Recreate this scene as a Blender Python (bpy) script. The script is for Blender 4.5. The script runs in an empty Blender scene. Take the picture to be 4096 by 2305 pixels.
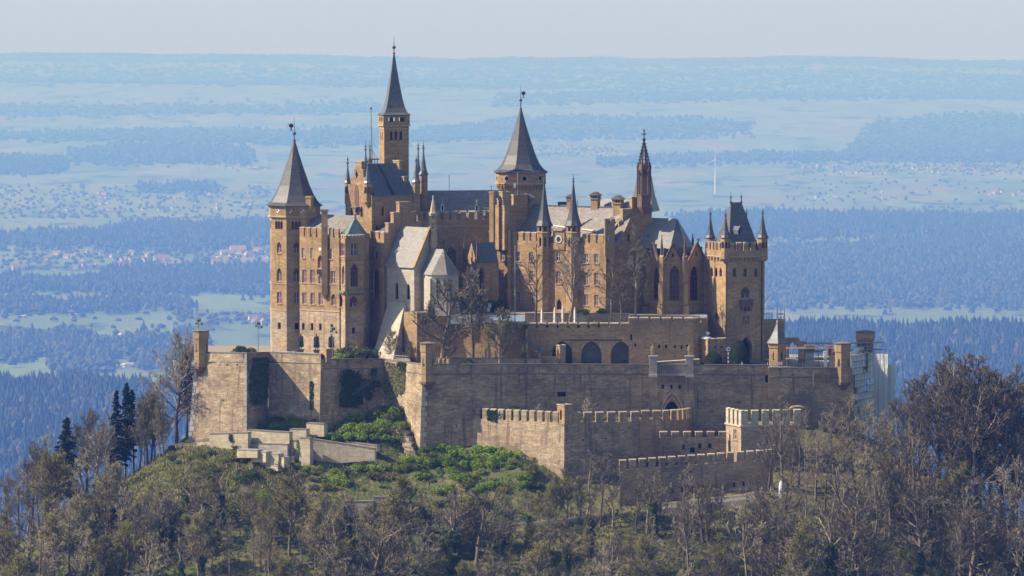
import bpy, bmesh, math, random
import numpy as np
from mathutils import Vector, Matrix
R = math.radians
random.seed(7); rng = np.random.default_rng(11)
S = bpy.context.scene
COL = S.collection
# ------------------------------------------------------------------ camera, sky, sun, exposure
FPX, CX, CY, HZ = 19200.0, 2048.0, 1152.5, -20.0      # focal length and centre in pixels of the photograph, level line
CAM = Vector((0.0, -1200.0, 100.0))
PITCH = math.atan((CY - HZ) / FPX)
cd = bpy.data.cameras.new('camera'); cam = bpy.data.objects.new('camera', cd); COL.objects.link(cam)
cam.location = CAM; cam.rotation_euler = (R(90) - PITCH, 0, 0)
cd.sensor_width = 36.0; cd.lens = 36.0 * FPX / 4096.0
cd.clip_start = 5.0; cd.clip_end = 120000.0
S.camera = cam
SUN_EL, SUN_AZ = R(41), (-1.0, -0.07)                 # the sun stands to the left, a touch beyond the castle
saz = Vector((SUN_AZ[0], SUN_AZ[1])).normalized()
sun_dir = Vector((saz.x * math.cos(SUN_EL), saz.y * math.cos(SUN_EL), math.sin(SUN_EL)))
ld = bpy.data.lights.new('sun', 'SUN'); ld.energy = 5.0; ld.angle = R(0.53); ld.color = (1.0, 0.86, 0.68)
sun = bpy.data.objects.new('sun', ld); COL.objects.link(sun); sun.rotation_euler = sun_dir.to_track_quat('Z', 'Y').to_euler()
world = bpy.data.worlds.new('World'); S.world = world; world.use_nodes = True
wn = world.node_tree.nodes; wl = world.node_tree.links
bg = wn['Background']; sky = wn.new('ShaderNodeTexSky'); sky.sky_type = 'NISHITA'; sky.sun_disc = False
sky.sun_elevation = SUN_EL; sky.sun_rotation = math.atan2(saz.x, saz.y); sky.altitude = 600; sky.air_density = 1.0; sky.dust_density = 1.0; sky.ozone_density = 1.0
bg.inputs[1].default_value = 0.09
wl.new(sky.outputs[0], bg.inputs[0])
S.view_settings.view_transform = 'Standard'; S.view_settings.look = 'None'; S.view_settings.gamma = 1.0
S.view_settings.exposure = 0.82
S.render.engine = 'CYCLES'
S.cycles.use_denoising = True
S.cycles.max_bounces = 5; S.cycles.diffuse_bounces = 3; S.cycles.glossy_bounces = 2; S.cycles.transmission_bounces = 2
S.cycles.transparent_max_bounces = 6; S.cycles.volume_bounces = 0; S.cycles.caustics_reflective = False; S.cycles.caustics_refractive = False
HAZE_DENSITY = 0.69e-4; FAR = 4.0
# ------------------------------------------------------------------ where a spot of the place is
cp, sp_ = math.cos(PITCH), math.sin(PITCH)
def W(px, py, Y):
    """point of the place seen at photo pixel px, py that stands at depth Y"""
    a, b = (px - CX) / FPX, -(py - CY) / FPX
    d = Vector((a, cp + b * sp_, -sp_ + b * cp)); t = (Y - CAM.y) / d.y
    return CAM + d * t
def XY(px, Y, py=1200): p = W(px, py, Y); return Vector((p.x, p.y))
def ZZ(py, Y): return W(CX, py, Y).z
def PIX(p):
    q = Vector(p) - CAM; f = q.y * cp - q.z * sp_; u = q.y * sp_ + q.z * cp
    return CX + FPX * q.x / f, CY - FPX * u / f
# ------------------------------------------------------------------ materials
MATS = {}
class NT:
    def __init__(s, name):
        s.m = bpy.data.materials.new(name); s.m.use_nodes = True; s.n = s.m.node_tree.nodes; s.l = s.m.node_tree.links
        s.b = s.n['Principled BSDF']; s.out = s.n['Material Output']; MATS[name] = s.m
    def new(s, t, **k):
        n = s.n.new(t)
        for a, v in k.items(): setattr(n, a, v)
        return n
    def link(s, a, b): s.l.new(a, b)
    def pos(s, scale=(1, 1, 1), obj=False):
        g = s.new('ShaderNodeTexCoord').outputs['Object'] if obj else s.new('ShaderNodeNewGeometry').outputs['Position']
        v = s.new('ShaderNodeVectorMath', operation='MULTIPLY'); s.link(g, v.inputs[0]); v.inputs[1].default_value = scale
        return v.outputs[0]
    def noise(s, scale=(1, 1, 1), sc=1.0, det=4, rough=.6, obj=False):
        n = s.new('ShaderNodeTexNoise'); n.inputs['Scale'].default_value = sc; n.inputs['Detail'].default_value = det; n.inputs['Roughness'].default_value = rough
        s.link(s.pos(scale, obj), n.inputs['Vector']); return n.outputs[0]
    def ramp(s, fac, stops, mode='LINEAR'):
        r = s.new('ShaderNodeValToRGB'); r.color_ramp.interpolation = mode; e = r.color_ramp.elements
        while len(e) < len(stops): e.new(.5)
        for k, (p, c) in enumerate(stops):
            e[k].position = p; e[k].color = (*c, 1) if not isinstance(c, float) else (c, c, c, 1)
        s.link(fac, r.inputs[0]); return r.outputs[0]
    def mix(s, fac, a, b, mode='MIX'):
        n = s.new('ShaderNodeMix', data_type='RGBA', blend_type=mode)
        for sock, v in ((n.inputs[0], fac), (n.inputs[6], a), (n.inputs[7], b)):
            if hasattr(v, 'links'): s.link(v, sock)
            elif isinstance(v, tuple): sock.default_value = (*v, 1)
            else: sock.default_value = v
        return n.outputs[2]
    def math(s, op, a, b=0.0):
        n = s.new('ShaderNodeMath', operation=op)
        for sock, v in ((n.inputs[0], a), (n.inputs[1], b)):
            if hasattr(v, 'links'): s.link(v, sock)
            else: sock.default_value = v
        return n.outputs[0]
    def island(s): return s.new('ShaderNodeNewGeometry').outputs['Random Per Island']
    def objrnd(s): return s.new('ShaderNodeObjectInfo').outputs['Random']
    def done(s, col, rough=.8, spec=.3, bump=None, bstr=.4, bdist=.05):
        if hasattr(col, 'links'): s.link(col, s.b.inputs['Base Color'])
        else: s.b.inputs['Base Color'].default_value = (*col, 1)
        s.b.inputs['Roughness'].default_value = rough; s.b.inputs['Specular IOR Level'].default_value = spec
        if bump is not None:
            n = s.new('ShaderNodeBump'); n.inputs['Strength'].default_value = bstr; n.inputs['Distance'].default_value = bdist
            s.link(bump, n.inputs['Height']); s.link(n.outputs[0], s.b.inputs['Normal'])
        return s.m
def flat(name, col, rough=.7, spec=.3, metal=0.0, var=.15, sc=2.0):
    t = NT(name); c = t.mix(var, col, t.noise((1, 1, 1), sc), 'OVERLAY') if var else col
    t.done(c, rough, spec); t.b.inputs['Metallic'].default_value = metal; return t.m
def stone(name, cols, stain, stain_amt=.5, streak=None, rough=.88):
    t = NT(name)
    k = [i / max(1, len(cols) - 1) for i in range(len(cols))]; mc = [sum(c[i] for c in cols) / len(cols) for i in range(3)]; cols = [tuple(mc[i] + (c[i] - mc[i]) * 1.1 for i in range(3)) for c in cols]
    n2 = t.noise((.8, .8, 4.0), 1.0, 5, .75)
    f = t.math('ADD', t.math('MULTIPLY', t.island(), .42), t.math('MULTIPLY', n2, .60))
    c = t.ramp(f, [(.12 + .76 * a, q) for a, q in zip(k, cols)])
    big = t.noise((.12, .12, .2), 1.0, 6, .68)
    c = t.mix(t.ramp(big, [(.44, 0.0), (.66, float(stain_amt))]), c, stain)
    pale = t.noise((.2, .2, .55), 1.3, 5, .7)
    c = t.mix(t.ramp(pale, [(.56, 0.0), (.72, .45)]), c, tuple(min(.8, x * 1.45) for x in cols[-1]))
    if streak:
        st = t.noise((1.1, 1.1, .07), 1.0, 4, .6)
        c = t.mix(t.ramp(st, [(.56, 0.0), (.64, .62)]), c, streak)
    fine = t.noise((1, 1, 1.6), 5.0, 3, .7)
    return t.done(c, rough, .15, fine, .25, .03)
stone('golden_sandstone', [(.235, .15, .074), (.31, .208, .108), (.375, .26, .14), (.46, .335, .20)], (.14, .095, .056), .5, streak=(.20, .13, .072))
stone('tower_sandstone', [(.22, .138, .068), (.29, .19, .096), (.35, .24, .125), (.43, .31, .175)], (.18, .11, .06), .35)
stone('weathered_sandstone', [(.25, .19, .125), (.34, .265, .18), (.42, .335, .24), (.50, .42, .32)], (.13, .105, .08), .6, streak=(.28, .10, .03))
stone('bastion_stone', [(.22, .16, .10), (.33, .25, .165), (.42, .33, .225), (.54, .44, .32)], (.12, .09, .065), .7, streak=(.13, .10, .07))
stone('bastion_shaded_stone', [(.21, .142, .085), (.31, .215, .13), (.40, .29, .185), (.52, .41, .29)], (.10, .08, .065), .75, streak=(.10, .078, .058))  # darker copy of the bastion stone for shaded walls, shade put into its colour
stone('ruin_stone', [(.36, .30, .20), (.45, .38, .27), (.52, .45, .33), (.60, .53, .41)], (.20, .18, .16), .5, streak=(.40, .27, .13))
stone('retaining_stone', [(.24, .21, .17), (.34, .30, .25), (.42, .38, .32), (.5, .46, .4)], (.16, .15, .14), .5)
stone('white_chapel_stone', [(.33, .28, .215), (.40, .35, .28), (.45, .40, .33), (.51, .47, .41)], (.24, .20, .16), .3)
stone('pale_new_stone', [(.33, .28, .20), (.40, .35, .26), (.46, .41, .31), (.52, .47, .37)], (.3, .27, .22), .3)
stone('red_sandstone', [(.10, .060, .048), (.135, .082, .066), (.17, .105, .084), (.22, .14, .115)], (.07, .05, .045), .3)
stone('coping_stone', [(.24, .19, .13), (.32, .26, .19), (.40, .33, .25), (.46, .4, .31)], (.13, .11, .09), .5)
stone('dark_coping', [(.10, .085, .07), (.15, .13, .11), (.2, .17, .145), (.26, .22, .19)], (.07, .065, .06), .5)
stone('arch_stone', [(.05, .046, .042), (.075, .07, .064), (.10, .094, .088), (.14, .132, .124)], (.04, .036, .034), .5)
stone('trim_stone', [(.30, .22, .13), (.36, .27, .17), (.42, .33, .22), (.46, .38, .27)], (.16, .12, .09), .3)
stone('grey_trim', [(.20, .19, .175), (.26, .245, .225), (.31, .30, .28), (.38, .365, .34)], (.14, .13, .12), .4)
def slate(name, cols, rough=.42, spec=.5, patch=None):
    t = NT(name); k = [i / (len(cols) - 1) for i in range(len(cols))]
    f = t.math('ADD', t.math('MULTIPLY', t.island(), .45 if patch else .35), t.math('MULTIPLY', t.noise((.5, .5, 1.5), 1.0, 5), .55 if patch else .65))
    c = t.ramp(f, [(.1 + .8 * a, q) for a, q in zip(k, cols)])
    if patch: c = t.mix(t.ramp(t.noise((.35, .35, .5), 1.0, 5, .7), [(.5, 0.0), (.66, .6)]), c, patch)
    return t.done(c, rough, spec, t.noise((1, 1, 1), 6.0, 2), .06, .02)
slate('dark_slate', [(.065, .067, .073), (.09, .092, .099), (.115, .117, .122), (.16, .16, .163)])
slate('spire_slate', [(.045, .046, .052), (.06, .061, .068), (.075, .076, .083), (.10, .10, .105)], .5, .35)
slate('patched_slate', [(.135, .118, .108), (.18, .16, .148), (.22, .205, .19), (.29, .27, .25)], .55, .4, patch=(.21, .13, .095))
slate('pale_sunlit_slate', [(.17, .163, .152), (.22, .212, .20), (.26, .252, .24), (.32, .312, .30)], .62, .25)  # pale slate, also the sunlit copy where roofs pair it with darker slopes
slate('copper_green', [(.10, .15, .14), (.13, .19, .175), (.15, .215, .20), (.19, .25, .23)], .5, .4)
slate('lead_blue', [(.07, .085, .10), (.085, .10, .12), (.10, .12, .14), (.12, .14, .16)], .4, .5)
flat('glass', (.018, .016, .020), .12, .5, var=0)
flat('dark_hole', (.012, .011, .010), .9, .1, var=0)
flat('red_frame', (.26, .085, .06), .7); flat('white_paint', (.75, .75, .74), .6); flat('stone_frame', (.25, .19, .13), .8)
flat('iron', (.02, .022, .025), .5, .5); flat('gold', (.75, .5, .12), .3, .5, 1.0, 0); flat('bronze', (.03, .05, .05), .45, .5, .3)
flat('copper_ball', (.06, .10, .085), .45, .5, .3); flat('clock_white', (.7, .68, .64), .6); flat('steel', (.38, .42, .44), .5, .5, .4)
flat('lamp_grey', (.16, .17, .18), .5); flat('cream_cloth', (.70, .64, .50), .9, .1); flat('sheet_white', (.62, .63, .64), .75, .2, sc=.4)
flat('skin', (.5, .32, .24), .6); flat('hair', (.06, .04, .03), .7); flat('cloth_dark', (.02, .022, .03), .9); flat('cloth_blue', (.05, .08, .18), .9)
flat('cloth_orange', (.75, .2, .05), .9); flat('cloth_white', (.7, .7, .7), .9); flat('cloth_grey', (.22, .22, .24), .9); flat('cloth_pink', (.6, .35, .38), .9); flat('cloth_red', (.4, .05, .05), .9)
flat('statue_stone', (.34, .26, .15), .85); flat('wood', (.3, .2, .11), .8); flat('paving', (.27, .25, .225), .9); flat('gravel_ground', (.26, .22, .17), .95, .1)
flat('asphalt', (.13, .125, .12), .9); flat('guard_rail', (.42, .46, .50), .45, .5, .5); flat('sign_blue', (.03, .06, .25), .5); flat('bin_green', (.02, .08, .06), .6)
flat('barrier_red', (.6, .05, .04), .6); flat('container_yellow', (.7, .5, .05), .6); flat('tarp', (.20, .20, .19), .9)
flat('house_wall', (.50, .48, .45), .8, var=0); flat('turbine_white', (.8, .8, .8), .5, var=0)
t = NT('house_roof'); t.done(t.ramp(t.objrnd(), [(.0, (.19, .095, .07)), (.4, (.25, .13, .095)), (.62, (.17, .12, .10)), (.8, (.12, .105, .10)), (1., (.36, .20, .15))]), .8, .2)
t = NT('bark'); t.done(t.ramp(t.math('ADD', t.math('MULTIPLY', t.objrnd(), .5), t.math('MULTIPLY', t.noise((2, 2, .5), 1.0, 3, obj=True), .5)), [(.2, (.08, .062, .045)), (.5, (.15, .122, .09)), (.85, (.30, .255, .195))]), .9, .1)
t = NT('twigs'); t.done(t.ramp(t.math('ADD', t.math('MULTIPLY', t.objrnd(), .6), t.math('MULTIPLY', t.island(), .4)), [(.0, (.13, .115, .075)), (.4, (.215, .19, .13)), (.7, (.32, .285, .20)), (1., (.46, .41, .31))]), .85, .1)
t = NT('dark_twigs'); t.done(t.ramp(t.island(), [(.0, (.07, .056, .036)), (.6, (.12, .10, .066)), (1., (.19, .16, .11))]), .85, .1)
def leafmat(name, cols, trans=.3):
    t = NT(name); k = [i / (len(cols) - 1) for i in range(len(cols))]
    f = t.math('ADD', t.math('MULTIPLY', t.island(), .6), t.math('MULTIPLY', t.objrnd(), .4))
    c = t.ramp(f, list(zip(k, cols)))
    d = t.new('ShaderNodeBsdfDiffuse'); tr = t.new('ShaderNodeBsdfTranslucent'); mx = t.new('ShaderNodeMixShader'); mx.inputs[0].default_value = trans
    t.link(c, d.inputs[0]); t.link(c, tr.inputs[0]); t.link(d.outputs[0], mx.inputs[1]); t.link(tr.outputs[0], mx.inputs[2]); t.link(mx.outputs[0], t.out.inputs[0])
leafmat('bright_leaf', [(.10, .155, .022), (.17, .25, .032), (.24, .33, .05), (.32, .40, .08)])
leafmat('olive_leaf', [(.08, .085, .03), (.125, .13, .045), (.17, .165, .06), (.23, .215, .09)])
leafmat('bud_leaf', [(.13, .13, .025), (.20, .19, .035), (.27, .25, .05), (.36, .32, .08)])
leafmat('ivy_leaf', [(.04, .058, .02), (.065, .095, .03), (.10, .135, .042), (.16, .20, .065)], .2)
leafmat('pale_ivy_leaf', [(.12, .13, .05), (.22, .22, .09), (.32, .30, .15), (.45, .42, .26)], .2)
leafmat('needle', [(.012, .022, .012), (.022, .038, .018), (.035, .052, .022), (.06, .07, .03)], .1)
leafmat('dry_grass', [(.09, .10, .03), (.17, .165, .055), (.27, .23, .10), (.40, .34, .18)], .2)
leafmat('green_grass', [(.07, .11, .02), (.11, .17, .03), (.16, .22, .045), (.22, .26, .08)], .2)
leafmat('yew_leaf', [(.02, .03, .012), (.04, .052, .02), (.065, .08, .03), (.10, .12, .045)], .1)
t = NT('far_canopy'); t.done(t.ramp(t.math('ADD', t.math('MULTIPLY', t.island(), .65), t.math('MULTIPLY', t.noise((.004, .004, .004), 1.0, 4), .45)), [(.15, (.034, .047, .030)), (.5, (.048, .058, .037)), (.75, (.068, .068, .046)), (.95, (.10, .092, .066))]), .95, .05)
t = NT('far_conifer'); t.done(t.ramp(t.island(), [(.0, (.024, .038, .025)), (.6, (.032, .048, .031)), (1., (.046, .062, .038))]), .95, .05)
t = NT('far_blossom'); t.done(t.ramp(t.island(), [(.0, (.25, .2, .16)), (.5, (.45, .38, .32)), (1., (.7, .64, .58))]), .95, .05)
# the hill: litter, grass and straw
t = NT('hill_ground')
c = t.ramp(t.noise((.5, .5, .5), 1.0, 6, .7), [(.3, (.055, .05, .03)), (.48, (.10, .10, .045)), (.6, (.17, .15, .08)), (.75, (.25, .21, .13))])
sx = t.new('ShaderNodeSeparateXYZ'); t.link(t.pos((1, 1, 1)), sx.inputs[0])      # meadow and herbs on the left, leaf litter under the wood on the right
mead = t.ramp(t.math('ADD', t.math('MULTIPLY', sx.outputs[0], -.02), t.math('ADD', .62, t.math('MULTIPLY', t.noise((.05, .05, .05), 1.0, 4), .3))), [(.3, .06), (.62, 1.0)])
c = t.mix(t.math('MULTIPLY', mead, t.ramp(t.noise((.07, .07, .07), 1.0, 5, .65), [(.42, 0.0), (.58, .85)])), c, (.078, .098, .034))
t.done(c, .95, .05, t.noise((1, 1, 1), 1.5, 5, .7), .8, .4)
# the plain: strips of fields
t = NT('field_ground')
v = t.new('ShaderNodeTexVoronoi'); v.inputs['Scale'].default_value = 1.0
wv = t.new('ShaderNodeVectorMath', operation='ADD'); t.link(t.pos((.0026, .0007, 0)), wv.inputs[0])
dn = t.new('ShaderNodeTexNoise'); t.link(t.pos((.0006, .00025, 0)), dn.inputs['Vector']); dn.inputs['Scale'].default_value = 1.5
t.link(dn.outputs['Color'], wv.inputs[1]); t.link(wv.outputs[0], v.inputs['Vector'])
sep = t.new('ShaderNodeSeparateColor'); t.link(v.outputs['Color'], sep.inputs[0])
c = t.ramp(sep.outputs[0], [(.0, (.11, .16, .055)), (.26, (.14, .20, .065)), (.46, (.155, .19, .08)), (.60, (.13, .17, .065)), (.76, (.165, .155, .095)), (.86, (.19, .195, .11)), (.93, (.10, .14, .05))], 'CONSTANT')
c = t.mix(t.ramp(t.noise((.008, .0016, 0), 1.0, 5, .7), [(.45, 0.0), (.6, .5)]), c, (.10, .12, .06))
c = t.mix(t.ramp(t.noise((.0022, .001, 0), 1.0, 4, .65), [(.56, 0.0), (.60, .85)]), c, (.03, .045, .025))
t.done(c, .95, .05)
# ------------------------------------------------------------------ meshes and objects
def tag(o, label, cat=None, group=None, kind=None):
    if label: o['label'] = label
    if cat: o['category'] = cat
    if group: o['group'] = group
    if kind: o['kind'] = kind
    return o
def empty(name, loc, label, cat, group=None):
    o = bpy.data.objects.new(name, None); COL.objects.link(o); o.location = loc; o.empty_display_size = .5
    return tag(o, label, cat, group, 'thing')
def attach(o, parent):
    if parent is not None:
        o.parent = parent
        loc = parent.location.copy(); p = parent
        while p.parent is not None: p = p.parent; loc = p.location.copy() if p.type == 'EMPTY' else loc
        top = p if p.type == 'EMPTY' else None
        # parts keep world coordinates in their meshes: undo the base point of the thing
        if parent.type == 'EMPTY': o.matrix_parent_inverse = Matrix.Translation(-parent.location)
        else: o.matrix_parent_inverse = parent.matrix_basis.inverted()
    return o
def link_mesh(name, me, parent=None, mat4=None):
    o = bpy.data.objects.new(name, me); COL.objects.link(o)
    if mat4 is not None: o.matrix_basis = mat4
    return attach(o, parent)
def mesh_np(name, V, F, mats, mi=None, smooth=False):
    """V (n,3), F (m,k) one face size, quick for large meshes"""
    me = bpy.data.meshes.new(name); V = np.asarray(V, np.float32); F = np.asarray(F, np.int32); k = F.shape[1]
    me.vertices.add(len(V)); me.vertices.foreach_set('co', V.ravel())
    me.loops.add(F.size); me.loops.foreach_set('vertex_index', F.ravel())
    me.polygons.add(len(F)); me.polygons.foreach_set('loop_start', np.arange(0, F.size, k, dtype=np.int32))
    if mi is not None: me.polygons.foreach_set('material_index', np.asarray(mi, np.int32))
    for m in mats: me.materials.append(MATS[m])
    me.polygons.foreach_set('use_smooth', np.full(len(F), bool(smooth)))
    me.update(calc_edges=True); return me
class MB:
    def __init__(s): s.v = []; s.f = []; s.m = []
    def poly(s, pts, m=0):
        i = len(s.v); s.v.extend([tuple(p) for p in pts]); s.f.append(tuple(range(i, i + len(pts)))); s.m.append(m); return s
    def box(s, c, sz, m=0, ax=None):
        """centre, full sizes, axes (x along, y out, z up)"""
        X, Y, Z = ax if ax else (Vector((1, 0, 0)), Vector((0, 1, 0)), Vector((0, 0, 1)))
        c = Vector(c); a, b, h = X * (sz[0] / 2), Y * (sz[1] / 2), Z * (sz[2] / 2); i = len(s.v)
        for sx, sy, sz_ in ((-1, -1, -1), (1, -1, -1), (1, 1, -1), (-1, 1, -1), (-1, -1, 1), (1, -1, 1), (1, 1, 1), (-1, 1, 1)): s.v.append(tuple(c + a * sx + b * sy + h * sz_))
        for q in ((0, 3, 2, 1), (4, 5, 6, 7), (0, 1, 5, 4), (1, 2, 6, 5), (2, 3, 7, 6), (3, 0, 4, 7)): s.f.append(tuple(i + k for k in q)); s.m.append(m)
        return s
    def prism(s, pts, z0, z1, m=0, mt=None):
        n = len(pts); i = len(s.v)
        for z in (z0, z1): s.v.extend([(p[0], p[1], z) for p in pts])
        for k in range(n): s.f.append((i + k, i + (k + 1) % n, i + n + (k + 1) % n, i + n + k)); s.m.append(m)
        s.f.append(tuple(i + n + k for k in range(n))); s.m.append(m if mt is None else mt)
        s.f.append(tuple(i + n - 1 - k for k in range(n))); s.m.append(m); return s
    def tube(s, a, b, r0, r1=None, n=6, m=0, cap=True):
        r1 = r0 if r1 is None else r1; a, b = Vector(a), Vector(b); d = b - a
        if d.length < 1e-6: return s
        q = d.to_track_quat('Z', 'Y'); i = len(s.v)
        for p, r in ((a, r0), (b, r1)):
            for k in range(n): t = 2 * math.pi * k / n; s.v.append(tuple(p + q @ Vector((r * math.cos(t), r * math.sin(t), 0))))
        for k in range(n): s.f.append((i + k, i + (k + 1) % n, i + n + (k + 1) % n, i + n + k)); s.m.append(m)
        if cap: s.f.append(tuple(i + n + k for k in range(n))); s.m.append(m); s.f.append(tuple(i + n - 1 - k for k in range(n))); s.m.append(m)
        return s
    def lathe(s, c, prof, n=8, rot=0.0, m=0):
        """prof: (radius, z) from bottom to top, absolute z"""
        i = len(s.v); L = len(prof)
        for r, z in prof:
            for k in range(n): t = rot + 2 * math.pi * k / n; s.v.append((c[0] + r * math.cos(t), c[1] + r * math.sin(t), z))
        for j in range(L - 1):
            for k in range(n): a = i + j * n; s.f.append((a + k, a + (k + 1) % n, a + n + (k + 1) % n, a + n + k)); s.m.append(m)
        s.f.append(tuple(i + (L - 1) * n + k for k in range(n))); s.m.append(m); s.f.append(tuple(i + n - 1 - k for k in range(n))); s.m.append(m)
        return s
    def ball(s, c, r, m=0, n=8, sq=(1, 1, 1)):
        rings = 5; i = len(s.v)
        for j in range(1, rings): 
            ph = math.pi * j / rings
            for k in range(n): t = 2 * math.pi * k / n; s.v.append((c[0] + r * sq[0] * math.sin(ph) * math.cos(t), c[1] + r * sq[1] * math.sin(ph) * math.sin(t), c[2] - r * sq[2] * math.cos(ph)))
        for j in range(rings - 2):
            for k in range(n): a = i + j * n; s.f.append((a + k, a + (k + 1) % n, a + n + (k + 1) % n, a + n + k)); s.m.append(m)
        s.f.append(tuple(i + n - 1 - k for k in range(n))); s.m.append(m); s.f.append(tuple(i + (rings - 2) * n + k for k in range(n))); s.m.append(m)
        return s
    def build(s, name, mats, parent=None, smooth=False, mat4=None):
        me = s.mesh(name, mats, smooth); return link_mesh(name, me, parent, mat4)
    def mesh(s, name, mats, smooth=False):
        me = bpy.data.meshes.new(name); me.from_pydata(s.v, [], s.f)
        for m in ([mats] if isinstance(mats, str) else mats): me.materials.append(MATS[m])
        me.polygons.foreach_set('material_index', s.m)
        if smooth: me.polygons.foreach_set('use_smooth', [True] * len(s.f))
        me.update(); return me
def lerp(a, b, t): return a + (b - a) * t
class Face:
    """a wall or roof patch between two bottom and two top points, seen left to right from outside"""
    def __init__(s, Ab, Bb, Bt, At):
        s.Ab, s.Bb, s.Bt, s.At = Vector(Ab), Vector(Bb), Vector(Bt), Vector(At)
        s.L = max((s.Bb - s.Ab).length, (s.Bt - s.At).length); s.H = max((s.At - s.Ab).length, (s.Bt - s.Bb).length)
        e1 = (s.Bb - s.Ab) if (s.Bb - s.Ab).length > .01 else (s.Bt - s.At); s.d = e1.normalized()
        up = (s.At + s.Bt - s.Ab - s.Bb); s.n = s.d.cross(up).normalized(); s.up = s.n.cross(s.d)
    def at(s, u, v, o=0.0): return lerp(lerp(s.Ab, s.Bb, u), lerp(s.At, s.Bt, u), v) + s.n * o
    def find(s, px, py):
        u = v = .5
        for _ in range(12):
            x, y = PIX(s.at(u, v)); e = 1e-3
            xu, yu = PIX(s.at(u + e, v)); xv, yv = PIX(s.at(u, v + e))
            a, b, c, d = (xu - x) / e, (xv - x) / e, (yu - y) / e, (yv - y) / e; det = a * d - b * c
            if abs(det) < 1e-9: break
            rx, ry = px - x, py - y
            u += max(-.5, min(.5, (rx * d - b * ry) / det)); v += max(-.5, min(.5, (a * ry - c * rx) / det))
        return u, v
class Hole:
    def __init__(s, u0, u1, v0, v1, arch, kind, rev): s.u0, s.u1, s.v0, s.v1, s.arch, s.kind, s.rev = u0, u1, v0, v1, arch, kind, rev
KIND = {  # arch?, reveal depth
    'sq': (0, .55), 'cross': (0, .32), 'plain': (0, .3), 'lan': (1, .38), 'lan2': (1, .4), 'big': (1, .45), 'open': (1, .5), 'gate': (1, 1.6), 'arch': (1, 1.5), 'opensq': (0, .5)}
def hole(face, px, py0, py1, wpx, kind):
    """an opening on a face, from its place in the photograph"""
    u, v0 = face.find(px, py1); _, v1 = face.find(px, py0)
    mpp = 1.0 / 16.0 * (1200 + face.at(u, .5).y) / 1200
    fx = max(.28, abs(face.d.x)); hw = wpx * mpp / fx / face.L / 2
    a, r = KIND[kind]; return Hole(u - hw, u + hw, max(v0, .001), min(v1, .999), a, kind, r)
def arch_pts(w, h, rise, n=4):
    """right half of a pointed arch, from the springing to the tip, x from the middle"""
    out = []; Rr = (w * w / 4 + rise * rise) / w; cx = w / 2 - Rr
    a1 = math.atan2(rise, -cx)
    for k in range(n + 1):
        a = a1 * k / n; out.append((cx + Rr * math.cos(a), h - rise + Rr * math.sin(a)))
    out[-1] = (0.0, h); return out
def wall_mesh(mb, face, holes, m=0, mrev=1):
    L, H = face.L, face.H
    hs = [h for h in holes if h.u1 > .002 and h.u0 < .998]
    us = sorted(set([0.0, 1.0] + [min(1, max(0, x)) for h in hs for x in (h.u0, h.u1)])); vs = sorted(set([0.0, 1.0] + [x for h in hs for x in (h.v0, h.v1)]))
    bent = ((face.Bt - face.Ab) * .5 - (face.At - face.Ab) * .5 - (face.Bb - face.Ab) * .5).dot(face.n); bent = abs(bent) > .03
    if bent: us = sorted(set(us + [k / 14 for k in range(15)])); vs = sorted(set(vs + [k / 14 for k in range(15)]))
    for i in range(len(us) - 1):
        uc = (us[i] + us[i + 1]) / 2; j = 0
        while j < len(vs) - 1:
            def inside(jj): vc = (vs[jj] + vs[jj + 1]) / 2; return any(h.u0 < uc < h.u1 and h.v0 < vc < h.v1 for h in hs)
            if inside(j): j += 1; continue
            k = j
            while not bent and k + 1 < len(vs) - 1 and not inside(k + 1): k += 1
            mb.poly([face.at(us[i], vs[j]), face.at(us[i + 1], vs[j]), face.at(us[i + 1], vs[k + 1]), face.at(us[i], vs[k + 1])], m); j = k + 1
    for h in hs:
        w, hh = (h.u1 - h.u0) * L, (h.v1 - h.v0) * H; uc = (h.u0 + h.u1) / 2
        def P(x, z, o=0): return face.at(uc + x / L, h.v0 + z / H, o)
        if h.arch:
            rise = min(.85 * w, .55 * hh); ap = arch_pts(w, hh, rise)
            for sx in (1, -1):
                pts = [(sx * x, z) for x, z in ap]; cor = (sx * w / 2, hh)
                for a, b in zip(pts[:-1], pts[1:]):
                    tri = [P(*cor), P(*b), P(*a)] if sx > 0 else [P(*cor), P(*a), P(*b)]
                    mb.poly(tri, m)
            out = [(-w / 2, 0), (w / 2, 0)] + ap + [(-x, z) for x, z in reversed(ap[:-1])]
        else: out = [(-w / 2, 0), (w / 2, 0), (w / 2, hh), (-w / 2, hh)]
        for a, b in zip(out, out[1:] + out[:1]):
            mb.poly([P(*a), P(*a, -h.rev), P(*b, -h.rev), P(*b)][::-1], mrev)
WCACHE = {}
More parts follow.
